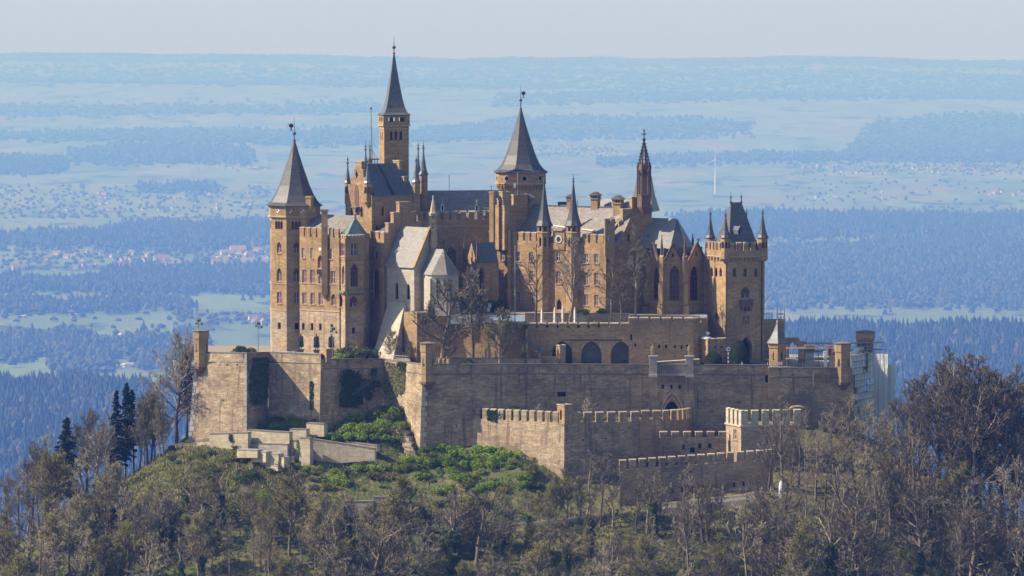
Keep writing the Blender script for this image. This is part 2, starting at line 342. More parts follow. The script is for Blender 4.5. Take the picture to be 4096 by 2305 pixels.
def window_meshes(kind, w, h, fr):
    key = (kind, round(w * 12), round(h * 12), fr)
    if key in WCACHE: return WCACHE[key]
    t = min(.13, w * .14); mb = MB(); y = -.02
    arch = KIND[kind][0]; rise = min(.85 * w, .55 * h)
    def bar(x0, x1, z0, z1, d=.10): mb.box(((x0 + x1) / 2, y, (z0 + z1) / 2), (x1 - x0, d, z1 - z0))
    top = h - rise if arch else h
    bar(-w / 2, -w / 2 + t, 0, top); bar(w / 2 - t, w / 2, 0, top); bar(-w / 2 + t, w / 2 - t, 0, t)
    if arch:
        o = arch_pts(w, h, rise); i_ = arch_pts(w - 2 * t, h - t * 1.3, max(.1, rise - t * .9))
        for sx in (1, -1):
            for k in range(len(o) - 1):
                q = [(sx * o[k][0], y - .05, o[k][1]), (sx * i_[k][0], y - .05, i_[k][1]), (sx * i_[k + 1][0], y - .05, i_[k + 1][1]), (sx * o[k + 1][0], y - .05, o[k + 1][1])]
                mb.poly(q[::-1] if sx > 0 else q)
                q2 = [(sx * i_[k][0], y - .05, i_[k][1]), (sx * i_[k][0], y + .05, i_[k][1]), (sx * i_[k + 1][0], y + .05, i_[k + 1][1]), (sx * i_[k + 1][0], y - .05, i_[k + 1][1])]
                mb.poly(q2 if sx < 0 else q2[::-1])
    else: bar(-w / 2 + t, w / 2 - t, h - t, h)
    b = t * .8
    if kind == 'cross':
        bar(-b / 2, b / 2, t, h - t, .12); bar(-w / 2 + t, w / 2 - t, h * .62, h * .62 + b, .13)
        for sx in (-1, 1): bar(sx * w / 4 - .03, sx * w / 4 + .03, t, h * .62, .06)
    if kind == 'plain': bar(-b / 2, b / 2, t, h - t, .12)
    if kind in ('lan2', 'big'):
        ns = 1 if kind == 'lan2' or w < 1.6 else 2
        for k in range(ns): x = -w / 2 + w * (k + 1) / (ns + 1); bar(x - b / 2, x + b / 2, t, h - rise * .95, .12)
        lw = w / (ns + 1)
        for k in range(ns + 1):
            x = -w / 2 + lw * (k + .5); lo = arch_pts(lw, rise * .5, rise * .45, 3)
            for sx in (1, -1):
                for a, c in zip(lo[:-1], lo[1:]): mb.tube((x + sx * a[0], y, h - rise * 1.35 + a[1]), (x + sx * c[0], y, h - rise * 1.35 + c[1]), b * .5, n=4)
        rr = w * .17
        for k in range(8):
            a0, a1 = math.pi * k / 4, math.pi * (k + 1) / 4; c = (0, h - rise * .55)
            mb.tube((c[0] + rr * math.cos(a0), y, c[1] + rr * math.sin(a0)), (c[0] + rr * math.cos(a1), y, c[1] + rr * math.sin(a1)), b * .45, n=4)
        nb = max(1, int((h - rise) / 1.6))
        for k in range(nb): z = (h - rise) * (k + 1) / (nb + 1); bar(-w / 2 + t, w / 2 - t, z, z + .06, .05)
    if kind in ('cross', 'plain', 'lan2') and w > .5:
        nf_ = len(mb.f); yy = y; hh_ = top if arch else h
        for sx in (-1, 1):
            a, c = sorted((sx * (b / 2 + .01), sx * (w / 2 - t - .01)))
            for x0, x1, z0, z1 in ((a, a + .07, t, hh_ - t), (c - .07, c, t, hh_ - t), (a, c, t, t + .07), (a, c, hh_ * .5, hh_ * .5 + .06)): mb.box(((x0 + x1) / 2, .0, (z0 + z1) / 2), (x1 - x0, .06, z1 - z0), 1)
    fm = mb.mesh('window_frame', [fr, 'white_paint'])
    mp = MB()
    if arch:
        o = arch_pts(w, h, rise); pts = [(-w / 2, .045, 0), (w / 2, .045, 0)] + [(x, .045, z) for x, z in o] + [(-x, .045, z) for x, z in reversed(o[:-1])]
    else: pts = [(-w / 2, .045, 0), (w / 2, .045, 0), (w / 2, .045, h), (-w / 2, .045, h)]
    mp.poly(pts); pm = mp.mesh('pane', 'glass')
    WCACHE[key] = (fm, pm); return fm, pm
def axes4(o, d, n):
    """matrix with x along d, y into the wall (-n), z up"""
    z = Vector((0, 0, 1)); return Matrix(((d.x, -n.x, z.x, o.x), (d.y, -n.y, z.y, o.y), (d.z, -n.z, z.z, o.z), (0, 0, 0, 1)))
def fill_holes(face, holes, thing, frame='red_frame'):
    for h in holes:
        if h.u1 < .002 or h.u0 > .998: continue
        w, hh = (h.u1 - h.u0) * face.L, (h.v1 - h.v0) * face.H; uc = (h.u0 + h.u1) / 2
        base = face.at(uc, h.v0); nh = Vector((face.n.x, face.n.y, 0)).normalized()
        if h.kind in ('open', 'opensq'): continue
        if h.kind in ('sq', 'gate', 'arch'):
            key = ('d', h.kind, round(w * 12), round(hh * 12))
            if key not in WCACHE:
                mp = MB()
                if h.arch:
                    o = arch_pts(w, hh, min(.85 * w, .55 * hh)); pts = [(-w / 2, 0, 0), (w / 2, 0, 0)] + [(x, 0, z) for x, z in o] + [(-x, 0, z) for x, z in reversed(o[:-1])]
                else: pts = [(-w / 2, 0, 0), (w / 2, 0, 0), (w / 2, 0, hh), (-w / 2, 0, hh)]
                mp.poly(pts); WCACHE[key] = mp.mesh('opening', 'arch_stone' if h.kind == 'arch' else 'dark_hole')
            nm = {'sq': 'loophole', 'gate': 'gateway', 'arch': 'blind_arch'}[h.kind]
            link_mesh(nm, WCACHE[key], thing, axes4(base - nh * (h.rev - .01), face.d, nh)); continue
        fm, pm = window_meshes(h.kind, w, hh, frame)
        o = link_mesh('window', fm, thing, axes4(base - nh * (h.rev * .8), face.d, nh))
        p = bpy.data.objects.new('pane', pm); COL.objects.link(p); p.parent = o
        if h.kind in ('cross', 'plain', 'lan2') and w > .5:
            k = ('sill', round(w * 12), frame)
            if k not in WCACHE: WCACHE[k] = MB().box((0, -.12 - h.rev * .8, -.07), (w + .3, .22, .14)).mesh('sill', 'trim_stone')
            q = bpy.data.objects.new('sill', WCACHE[k]); COL.objects.link(q); q.parent = o
def stones_np(face, holes, cw, ch, proud, gap=.03, rot=0, flatness=.45, seed=None, jit=.5, skirt=False):
    """separate proud blocks in courses over a face; returns verts (n*8,3), quads"""
    r = rng; nrow = max(1, int(round(face.H / ch))); Ab, Bb, Bt, At = (np.array(p) for p in (face.Ab, face.Bb, face.Bt, face.At)); n = np.array(face.n)
    U0, U1, V0, V1 = [], [], [], []
    edges = np.linspace(0, 1, nrow + 1)
    if jit > .6: e = edges[1:-1] + r.uniform(-.28, .28, nrow - 1) / nrow; edges = np.concatenate(([0], np.sort(e), [1]))
    for j in range(nrow):
        v0, v1 = edges[j], edges[j + 1]; vm = (v0 + v1) / 2
        ll = np.linalg.norm((Bb - Ab) * (1 - vm) + (Bt - At) * vm)
        if ll < cw * .7: continue
        k = max(1, int(ll / cw)); ws = r.uniform(1 - jit, 1 + jit, k); off = ws[0] * r.uniform(.2, 1) ; ws[0] = off; cu = np.concatenate(([0], np.cumsum(ws))) / ws.sum()
        U0.append(cu[:-1]); U1.append(cu[1:]); V0.append(np.full(k, v0)); V1.append(np.full(k, v1))
    if not U0: return None
    U0, U1, V0, V1 = map(np.concatenate, (U0, U1, V0, V1)); gu, gv, mn = .02 / face.L, .02 / face.H, .14 / face.L
    for h in holes:      # blocks that meet an opening are cut back to its edge
        hit = (U1 > h.u0 - gu) & (U0 < h.u1 + gu) & (V1 > h.v0 - gv) & (V0 < h.v1 + gv); a0, a1, b0, b1 = U0[hit], U1[hit], V0[hit], V1[hit]; k = ~hit
        l = h.u0 - gu - a0 > mn; q = a1 - h.u1 - gu > mn
        U0 = np.concatenate((U0[k], a0[l], np.full(q.sum(), h.u1 + gu))); U1 = np.concatenate((U1[k], np.full(l.sum(), h.u0 - gu), a1[q])); V0 = np.concatenate((V0[k], b0[l], b0[q])); V1 = np.concatenate((V1[k], b1[l], b1[q]))
    m = len(U0)
    if m == 0: return None
    gu, gv = gap / 2 / face.L, gap / 2 / face.H; U0, U1, V0, V1 = U0 + gu, U1 - gu, V0 + gv, V1 - gv
    pr = proud * (flatness + (1 - flatness) * r.random(m) ** 1.6)
    def P(u, v, o):
        a = Ab + (Bb - Ab) * u[:, None]; b = At + (Bt - At) * u[:, None]; return a + (b - a) * v[:, None] + n * o[:, None]
    z = np.full(m, -.01)
    tl = pr * .92
    V = np.stack([P(U0, V0, z), P(U1, V0, z), P(U1, V1, z), P(U0, V1, z), P(U0, V0, pr), P(U1, V0, pr), P(U1, V1, tl), P(U0, V1, tl)], 1).reshape(-1, 3)
    q = np.array([[4, 5, 6, 7], [0, 1, 5, 4], [1, 2, 6, 5], [2, 3, 7, 6], [3, 0, 4, 7]]); F = (np.arange(m)[:, None, None] * 8 + q[None]).reshape(-1, 4)
    return V, F
class Skin:
    """collects courses of stones or slates of one thing into one part"""
    def __init__(s): s.V = []; s.F = []; s.n = 0
    def add(s, res):
        if res is None: return
        s.V.append(res[0]); s.F.append(res[1] + s.n); s.n += len(res[0])
    def build(s, name, mat, parent):
        if not s.V: return None
        o = link_mesh(name, mesh_np(name, np.concatenate(s.V), np.concatenate(s.F), [mat]), parent); o['kind'] = 'stuff'; return o
class Thing:
    """one building or wall: an empty at its base with walls, stonework, windows, merlons, roofs as parts"""
    def __init__(s, name, base, label, cat, group=None, mat='golden_sandstone', cw=.8, ch=.32, proud=.04, frame='red_frame', jit=.5, rev='trim_stone'):
        s.o = empty(name, base, label, cat, group); s.mat, s.cw, s.ch, s.proud, s.frame, s.jit, s.rev = mat, cw, ch, proud, frame, jit, rev
        s.skins = {}; s.sl = {}
    def wall(s, face, holes=(), skin=True, name='wall', mat=None, back=None):
        mat = mat or s.mat; hs = [hole(face, *h) if isinstance(h, tuple) else h for h in holes]
        mb = MB(); wall_mesh(mb, face, hs); o = mb.build(name, [mat, s.rev], s.o); fill_holes(face, hs, s.o, s.frame)
        if skin: s.skins.setdefault(mat, Skin()).add(stones_np(face, hs, s.cw, s.ch, s.proud, jit=s.jit))
        return hs
    def slates(s, face, mat, holes=(), cw=.55, ch=.38, proud=.03, base=True, name='roof'):
        mb = MB(); mb.poly([face.Ab, face.Bb, face.Bt, face.At] if (face.At - face.Bt).length > .01 else [face.Ab, face.Bb, face.Bt]); mb.build(name, mat, s.o)
        if face.n.y < .3: s.sl.setdefault(mat, Skin()).add(stones_np(face, list(holes), cw, ch, proud, gap=.02, flatness=.5, jit=.35))
    def block(s, corners, zs, ztop, holes={}, sides=None, cap=True, mat=None, capmat='dark_coping', zb=None, skin=True):
        """corners: plan points left to right then round the back; holes by side number"""
        n = len(corners); F = []
        for k in range(n):
            a, b = corners[k], corners[(k + 1) % n]; z0 = zs
            f = Face((a[0], a[1], z0), (b[0], b[1], z0), (b[0], b[1], ztop), (a[0], a[1], ztop)); F.append(f)
            if sides is None or k in sides: s.wall(f, holes.get(k, ()), skin=skin and f.n.y < .25, mat=mat)
            else: s.wall(f, holes.get(k, ()), skin=False, mat=mat)
        if cap: mb = MB(); mb.poly([(c[0], c[1], ztop - .004) for c in corners]); mb.build('flat_roof', capmat, s.o)
        return F
    def course(s, corners, z, h=.3, out=.16, mat='trim_stone', closed=True, name='string_course'):
        mb = MB(); n = len(corners)
        for k in range(n if closed else n - 1):
            a, b = Vector(corners[k]).to_2d(), Vector(corners[(k + 1) % n]).to_2d(); d = (b - a).normalized(); nn = Vector((d.y, -d.x))
            c = (a + b) / 2 + nn * (out / 2); mb.box((c.x, c.y, z + h / 2), ((b - a).length + out * 1.3, out + .02 * k % .011, h), ax=(Vector((*d, 0)), Vector((*nn, 0)), Vector((0, 0, 1))))
        return mb.build(name, mat, s.o)
    def merlons(s, A, B, n, h=1.6, frac=.62, th=.55, mat=None, cap='coping_stone', ends=True, inset=.0, base=0.0):
        """n merlons along the top edge from A to B (3D points)"""
        A, B = Vector(A), Vector(B); d3 = B - A; L = d3.length; d = Vector((d3.x, d3.y, 0)).normalized(); nn = Vector((d.y, -d.x, 0))
        p = L / (n - (1 - frac)) if ends else L / n; w = p * frac
        mb = MB(); mb.box((0, th / 2, h / 2), (w, th, h), 0)
        ov = .09; z = h
        mb.v, mb.f, mb.m = list(mb.v), list(mb.f), list(mb.m)
        pts = [(-w / 2 - ov, -ov, z), (w / 2 + ov, -ov, z), (w / 2 + ov, th + ov, z + .12), (-w / 2 - ov, th + ov, z + .12), (-w / 2 - ov, -ov, z + .14), (w / 2 + ov, -ov, z + .14), (w / 2 + ov, th + ov, z + .34), (-w / 2 - ov, th + ov, z + .34)]
        i = len(mb.v); mb.v += pts
        for q in ((0, 3, 2, 1), (4, 5, 6, 7), (0, 1, 5, 4), (1, 2, 6, 5), (2, 3, 7, 6), (3, 0, 4, 7)): mb.f.append(tuple(i + k for k in q)); mb.m.append(1)
        r = stones_np(Face((-w / 2, 0, 0), (w / 2, 0, 0), (w / 2, 0, h), (-w / 2, 0, h)), [], s.cw, s.ch, s.proud, jit=s.jit)
        if r is not None:
            i = len(mb.v); mb.v += [tuple(x) for x in r[0]]; mb.f += [tuple(i + k for k in q) for q in r[1]]; mb.m += [0] * len(r[1])
        me = mb.mesh('merlon', [mat or s.mat, cap])
        for k in range(n):
            c = (w / 2 + p * k) if ends else p * (k + .5); q = A + d3 * (c / L) - nn * inset
            link_mesh('merlon', me, s.o, axes4(q + Vector((0, 0, base)), d, nn))
    def corbels(s, A, B, n, h=1.3, out=.5, mat=None):
        """a row of little round arches on brackets below a parapet"""
        A, B = Vector(A), Vector(B); d3 = B - A; L = d3.length; d = Vector((d3.x, d3.y, 0)).normalized(); nn = Vector((d.y, -d.x, 0)); p = L / n; w = p * .36
        mb = MB(); mb.poly([(-w / 2, 0, 0), (w / 2, 0, 0), (w / 2, -out, h * .55), (-w / 2, -out, h * .55)]); mb.poly([(-w / 2, -out, h * .55), (w / 2, -out, h * .55), (w / 2, -out, h), (-w / 2, -out, h)])
        for sx in (-1, 1):
            q = [(sx * w / 2, 0, 0), (sx * w / 2, -out, h * .55), (sx * w / 2, -out, h), (sx * w / 2, 0, h)]; mb.poly(q if sx < 0 else q[::-1])
            t = [(sx * w / 2, -out, h * .72), (sx * p / 2, -out, h * .86), (sx * p / 2, -out, h), (sx * w / 2, -out, h)]; mb.poly(t if sx > 0 else t[::-1])
        me = mb.mesh('corbel', mat or s.mat)
        for k in range(n): link_mesh('corbel', me, s.o, axes4(A + d3 * ((k + .5) / n), d, nn))
    def spire(s, c, prof, n, rot, mat='spire_slate', skin=True, cw=.5, ch=.36, name='spire_roof'):
        mb = MB(); mb.lathe(c, prof, n, rot); mb.build(name, mat, s.o)
        if skin:
            sk = s.sl.setdefault(mat, Skin())
            for (r0, z0), (r1, z1) in zip(prof[:-1], prof[1:]):
                if abs(r0 - r1) < .02 and abs(z0 - z1) < .25: continue
                for k in range(n):
                    t0, t1 = rot + 2 * math.pi * k / n, rot + 2 * math.pi * (k + 1) / n
                    q = [(c[0] + r * math.cos(t), c[1] + r * math.sin(t), z) for r, z, t in ((r0, z0, t0), (r0, z0, t1), (r1, z1, t1), (r1, z1, t0))]
                    f = Face(*q)
                    if f.n.y > .35 or f.n.z < -.2: continue
                    sk.add(stones_np(f, [], cw, ch, .025, gap=.015, flatness=.5, jit=.3))
    def finial(s, c, z0, z1, zball, rball, vane=None, mat='iron', ballmat='copper_ball'):
        mb = MB(); mb.tube((c[0], c[1], z0 - .6), (c[0], c[1], zball), .17, .10, 6); mb.tube((c[0], c[1], zball), (c[0], c[1], z1), .09, .02, 6); mb.lathe(c, [(.30, z0 - .15), (.36, z0), (.14, z0 + .35)], 8)
        o = mb.build('finial', mat, s.o); MB().ball((c[0], c[1], zball), rball, n=10).build('finial_ball', ballmat, o, True)
        if vane:
            sx, zv, k = vane; mv = MB(); x0 = c[0] + sx * .12; y = c[1]
            def pl(pts): mv.poly([(x0 + sx * a * k, y - .03, zv + b * k) for a, b in pts]); mv.poly([(x0 + sx * a * k, y + .03, zv + b * k) for a, b in reversed(pts)])
            pl([(.1, .35), (.55, .2), (.95, .45), (1.0, 1.1), (.8, .8), (.62, 1.2), (.5, .95), (.35, 1.2), (.2, .8), (.05, 1.1)]); pl([(.35, .2), (.65, .2), (.6, -.1), (.8, -.35), (.5, -.25), (.2, -.4), (.42, -.05)])
            mv.box((x0 + sx * .25 * k, y, zv + .6 * k), (.5 * k, .05, .06)); mv.build('weather_vane', mat, o)
    def finish(s):
        for m, sk in s.skins.items(): sk.build('stonework', m, s.o)
        for m, sk in s.sl.items(): sk.build('slate_courses', m, s.o)
        return s.o
def ngon(c, r, n, rot): return [Vector((c[0] + r * math.cos(rot + 2 * math.pi * k / n), c[1] + r * math.sin(rot + 2 * math.pi * k / n))) for k in range(n)]
# ------------------------------------------------------------------ the plain, the ridge beyond it, the castle hill
def smooth(a, b, x): t = min(1, max(0, (x - a) / (b - a))); return t * t * (3 - 2 * t)
def nz(x, y, s, seed=0): return math.sin(x / s * 1.7 + seed) * math.cos(y / s * 1.3 + seed * 2.1) + .5 * math.sin(x / s * 3.9 - seed + y / s * 2.7)
PROF_L = [(900, -190), (1500, -175), (2000, -121), (2600, -126), (3000, -129), (3200, -150), (3500, -190), (4100, -198), (9000, -203), (13500, -190), (15500, -158), (17000, -120), (19000, -90), (21000, -38), (21600, -37), (23000, -60)]
PROF_R = [(900, -190), (1500, -170), (2100, -118), (2800, -119), (3350, -116), (3550, -145), (3900, -190), (5000, -195), (9000, -203), (12500, -196), (14500, -150), (15200, -150), (17000, -125), (19000, -95), (21000, -52), (21600, -50), (23000, -70)]
def prof(P, d):
    if d <= P[0][0]: return P[0][1]
    for (a, za), (b, zb) in zip(P[:-1], P[1:]):
        if d <= b: return lerp(za, zb, (d - a) / (b - a))
    return P[-1][1]
def ridge(px): # rise and fall of the far skyline, metres
    return 7 * math.sin(px / 420 + .4) + 4 * math.sin(px / 170 + 1) + 1.6 * math.sin(px / 61)
def ground(px, d):
    w = smooth(1200, 3000, px); z = lerp(prof(PROF_L, d), prof(PROF_R, d), w)
    z += ridge(px) * smooth(15500, 20500, d) - 4 * smooth(2200, 2900, px) * smooth(15500, 20000, d)
    z += smooth(3000, 9000, d) * 3.0 * nz(px * d / FPX, d, 900, 1) + 2 * nz(px, d, 260, 3) * smooth(1500, 3000, d) * (1 - smooth(4000, 6000, d))
    z += smooth(13500, 16000, d) * (1 - smooth(18500, 20500, d)) * 9 * math.sin(d / 520 + px / 900)
    return z - d * (100 - HZ) / FPX
def gpt(px, d):
    k = lerp(1.0, FAR, smooth(1000, 2000, d)); q = Vector(((px - CX) / FPX * d, d, ground(px, d) - CAM.z)) * k   # the plain lies FAR times further than first measured
    return Vector((q.x, CAM.y + q.y, CAM.z + q.z))
def gdist(px, py):
    """distance at which the plain is seen at this height of the photograph"""
    lo, hi = 3500.0, 21000.0
    for _ in range(40):
        m = (lo + hi) / 2; y = PIX(gpt(px, m))[1]
        if y > py: lo = m
        else: hi = m
    return lo
pxs = list(np.linspace(-14000, 18000, 240)); ds = list(np.concatenate((np.geomspace(700, 14000, 150), np.linspace(14200, 23500, 70))))
V = np.array([tuple(gpt(px, d)) for d in ds for px in pxs]); GLOW = V[:, 2].min(); GFAR = V[:, 1].max(); nx = len(pxs)
F = np.array([[j * nx + i, j * nx + i + 1, (j + 1) * nx + i + 1, (j + 1) * nx + i] for j in range(len(ds) - 1) for i in range(nx - 1)])
o = link_mesh('plain', mesh_np('plain', V, F, ['field_ground'], smooth=True)); tag(o, 'wide plain of pale green and brown fields rising to a long ridge', kind='structure')
# --- the castle hill: a surface through measured points
HP = [(700, 1792, -12), (560, 1885, -10), (400, 1965, -12), (280, 2025, -15), (0, 2230, -20), (-400, 2560, -25), (800, 1792, -21), (1000, 1812, -27), (1150, 1862, -32), (1200, 1862, -30), (1380, 1850, -29), (1500, 1842, -27), (1640, 1836, -24), (1690, 1842, -28), (1850, 1822, -27), (2000, 1852, -34), (2120, 1885, -41), (2258, 1975, -43), (2400, 2000, -44), (2600, 1990, -42), (2900, 1960, -42), (3300, 1950, -40), (3600, 1960, -34),
      (1050, 1700, -12), (1230, 1700, -17), (1400, 1665, -13), (1600, 1650, -13), (1560, 1725, -19), (1300, 1790, -24), (800, 1960, -42), (1100, 2000, -47), (1300, 2030, -50), (1700, 2055, -52), (2000, 2085, -55), (2100, 2105, -57), (2500, 2062, -60), (3000, 2025, -60), (3400, 2055, -50), (3700, 2090, -40), (3900, 2190, -36), (4096, 2270, -30), (4500, 2500, -25), (300, 2300, -60), (700, 2330, -68), (1000, 2330, -75), (1700, 2330, -80), (2100, 2290, -74), (2500, 2270, -76), (3000, 2250, -76), (3300, 2300, -78), (4000, 2420, -70), (0, 2480, -60)]
pts = []
for a in HP: p = W(*a); pts.append((p.x, p.y, p.z))
pts += [(-70, 0, -4), (-40, 0, -6), (0, 0, -6), (40, 0, -6), (80, 0, -6), (-60, 40, -12), (0, 50, -12), (70, 40, -12), (0, 110, -60), (90, 100, -65), (-90, 90, -65), (-150, 20, -75), (-150, 90, -110), (150, 20, -45), (150, 90, -100), (0, 180, -120), (200, -20, -75), (-200, -20, -115), (-200, 130, -150), (200, 130, -150), (0, 260, -165), (-130, -150, -95), (0, -150, -88), (130, -150, -85), (-130, -250, -150), (0, -250, -145), (130, -250, -140), (230, -150, -120), (-240, -150, -150), (260, 60, -140), (300, -60, -150), (-300, 0, -165), (0, -330, -175), (-300, -330, -180), (300, -330, -180), (300, 260, -175), (-300, 260, -175)]
PT = np.array(pts); n_ = len(PT); Dm = np.linalg.norm(PT[:, None, :2] - PT[None, :, :2], axis=2)
wts = np.linalg.solve(Dm + 1e-3 * np.eye(n_), PT[:, 2])
def hill(x, y):
    d = np.hypot(PT[:, 0] - x, PT[:, 1] - y); return float(d @ wts)
def hill_at(px, Y, py=2000): p = XY(px, Y, py); return Vector((p.x, p.y, hill(p.x, p.y)))
def on_hill(px, py):
    """where the line of sight first meets the hill"""
    a = W(px, py, -140); b = W(px, py, 20); prev = None
    for k in range(161):
        p = lerp(a, b, k / 160)
        if p.z <= hill(p.x, p.y): return Vector((p.x, p.y, hill(p.x, p.y)))
    return None
xs = np.linspace(-330, 330, 222); ys = np.concatenate((np.linspace(-340, -110, 50), np.linspace(-108, 60, 110), np.linspace(64, 300, 50)))
gx, gy = np.meshgrid(xs, ys); Z = (np.hypot(gx[..., None] - PT[:, 0], gy[..., None] - PT[:, 1]) @ wts)
Z += .35 * np.sin(gx * .9 + gy * .5) * np.cos(gy * .8 - gx * .3) + rng.normal(0, .12, Z.shape)
V = np.stack([gx, gy, Z], -1).reshape(-1, 3); nx = len(xs)
F = np.array([[j * nx + i, j * nx + i + 1, (j + 1) * nx + i + 1, (j + 1) * nx + i] for j in range(len(ys) - 1) for i in range(nx - 1)])
o = link_mesh('hill', mesh_np('hill', V, F, ['hill_ground'], smooth=True)); tag(o, 'steep castle hill of grass, litter and scrub', kind='structure')
# --- the air between: one closed box of haze
hz = NT('haze'); hz.n.remove(hz.b); pv = hz.new('ShaderNodeVolumePrincipled')
pv.inputs['Color'].default_value = (.110, .262, .88, 1); pv.inputs['Density'].default_value = HAZE_DENSITY; pv.inputs['Anisotropy'].default_value = 0.0
try: pv.inputs['Absorption Color'].default_value = (.855, .775, 0, 1)
except KeyError: pass
hz.link(pv.outputs[0], hz.out.inputs['Volume'])
HB = (GLOW - 1.0, 108.0); o = MB().box((0, (GFAR - 1600) / 2 + 100, sum(HB) / 2), (90000, GFAR + 1800, HB[1] - HB[0])).build('haze', 'haze'); tag(o, 'thin blue spring haze over the plain', kind='stuff')
# ------------------------------------------------------------------ far woods: every wood is one mass of many crowns
def crowns(P, hgt, rad, conifer, mat, name, label):
    """P (n,3) feet; cones or domed crowns as one mesh"""
    n = len(P); k = 5; ang = np.linspace(0, 2 * np.pi, k, endpoint=False)
    if conifer: rings = [(1.0, .12), (.48, .56)]; top = 1.0
    else: rings = [(.9, .2), (.85, .64)]; top = 1.0
    hgt, rad = hgt * FAR * .47, rad * FAR * .82; h = hgt * rng.uniform(.6, 1.2, n); r = rad * rng.uniform(.7, 1.25, n); V = []
    for rr, zz in rings:
        a = ang[None] + rng.uniform(0, 6, n)[:, None]; j = rng.uniform(.72, 1.2, (n, k))
        V.append(np.stack([P[:, 0, None] + r[:, None] * rr * j * np.cos(a), P[:, 1, None] + r[:, None] * rr * j * np.sin(a), P[:, 2, None] + (h * zz)[:, None] + np.zeros((n, k))], -1))
    V.append(np.stack([P[:, 0], P[:, 1], P[:, 2] + h * top], -1)[:, None, :]); V = np.concatenate(V, 1); m = V.shape[1]
    T = []
    for j in range(len(rings) - 1):
        for i in range(k): a, b = j * k + i, j * k + (i + 1) % k; T += [[a, b, b + k], [a, b + k, a + k]]
    for i in range(k): T.append([(len(rings) - 1) * k + i, (len(rings) - 1) * k + (i + 1) % k, len(rings) * k])
    F = (np.arange(n)[:, None, None] * m + np.array(T)[None]).reshape(-1, 3)
    o = link_mesh(name, mesh_np(name, V.reshape(-1, 3), F, [mat])); tag(o, label, 'wood', kind='stuff'); return o
def scatter(poly, n, wob=.0):
    """feet on the plain inside a region given by its outline (px, py of the ground)"""
    ps = np.array(poly, float); out = []; x0, x1 = ps[:, 0].min(), ps[:, 0].max(); dd = [gdist(a, b) for a, b in poly]; pd = list(zip(ps[:, 0], dd)); d0, d1 = min(dd), max(dd); tries = 0
    while len(out) < n and tries < n * 30:
        tries += 1; x = random.uniform(x0, x1); d = math.sqrt(random.uniform(d0 * d0, d1 * d1)); ins = False; j = len(pd) - 1
        dw = d + wob * 60 * nz(x, d, 150, 2)
        for i in range(len(pd)):
            (xi, yi), (xj, yj) = pd[i], pd[j]
            if (yi > dw) != (yj > dw) and x < (xj - xi) * (dw - yi) / (yj - yi) + xi: ins = not ins
            j = i
        if ins: out.append(gpt(x + random.gauss(0, 22), d * (1 + random.gauss(0, .012))))
    return np.array([tuple(p) for p in out])
def band(x0, x1, d0, d1, n): return np.array([tuple(gpt(random.uniform(x0, x1), math.sqrt(random.uniform(d0 * d0, d1 * d1)))) for _ in range(n)])
P = band(-250, 900, 1700, 3000, 9500); P = P[rng.random(len(P)) < .95]; s_ = rng.random(len(P)) < .62
crowns(P[s_], 27, 4.2, True, 'far_conifer', 'conifer_wood', 'dark blue-green conifer wood below the hill at the left edge')
crowns(P[~s_], 21, 5.5, False, 'far_canopy', 'mixed_wood', 'brown bare crowns among the conifers at the left edge')
P = band(2950, 4350, 2000, 3420, 12500); s_ = rng.random(len(P)) < .72
crowns(P[s_], 27, 4.2, True, 'far_conifer', 'conifer_wood', 'dark conifer wood on the rise behind the scaffolding at right')
crowns(P[~s_], 21, 5.5, False, 'far_canopy', 'mixed_wood', 'pale bare crowns among conifers behind the scaffolding')
def wood(poly, n, con, lab, h=25, r=5.0, wob=1):
    P = scatter(poly, int(n * 1.15), wob); s_ = rng.random(len(P)) < con
    if s_.any(): crowns(P[s_], h, r * .85, True, 'far_conifer', 'conifer_wood', lab + ', the dark conifers')
    if (~s_).any(): crowns(P[~s_], h * .85, r * 1.15, False, 'far_canopy', 'broadleaf_wood', lab + ', the bare broadleaf crowns')
wood([(3030, 1235), (4250, 1235), (4250, 1010), (3700, 985), (3030, 1010)], 7000, .35, 'hazy wooded slope right of the gate tower')
wood([(3350, 1010), (4250, 1010), (4250, 890), (3700, 930)], 2000, .4, 'wood on the rise at the right edge above the pale field')
wood([(2700, 955), (3750, 935), (4250, 960), (4250, 872), (3060, 862), (2700, 870)], 6500, .7, 'long dark conifer wood behind the gate tower spires')
wood([(0, 1168), (1080, 1168), (1080, 1085), (500, 1090), (420, 1130), (0, 1140)], 3200, .6, 'dark wood in front of the red-roofed village at left')
wood([(-100, 1240), (700, 1232), (760, 1222), (-100, 1222)], 700, .5, 'thin dark tree belt between two pale fields at left')
wood([(-100, 985), (420, 975), (420, 945), (-100, 955)], 1200, .6, 'low wood above the village at the left edge')
wood([(380, 1000), (1180, 985), (1300, 900), (600, 905), (420, 935)], 4200, .6, 'broad dark wood above the red-roofed village')
wood([(-100, 1440), (800, 1400), (800, 1365), (400, 1390), (-100, 1385)], 1500, .45, 'brown wood below the lower pale field at left')
wood([(150, 1480), (640, 1462), (640, 1450), (150, 1466)], 320, .2, 'hedge row of budding trees across the lower field')
wood([(-100, 700), (240, 690), (250, 640), (-100, 640)], 1100, .6, 'far wood at the left edge below the ridge', 26, 8)
wood([(300, 650), (990, 655), (990, 600), (600, 585), (300, 610)], 1900, .5, 'far wood left of the tall tower', 26, 8)
wood([(560, 765), (850, 770), (850, 745), (560, 750)], 300, .7, 'small far copse left of the pointed tower', 24, 7)
wood([(2400, 665), (3500, 640), (4250, 655), (4250, 630), (3200, 620), (2400, 640)], 1500, .5, 'far tree belt behind the chapel spire', 26, 8)
wood([(3400, 610), (4250, 590), (4250, 480), (3900, 465), (3500, 500)], 2600, .4, 'far wooded hill at right below the ridge', 26, 10)
wood([(3380, 640), (4250, 638), (4250, 610), (3380, 610)], 900, .6, 'far dark wood under the pale factory strip', 26, 9)
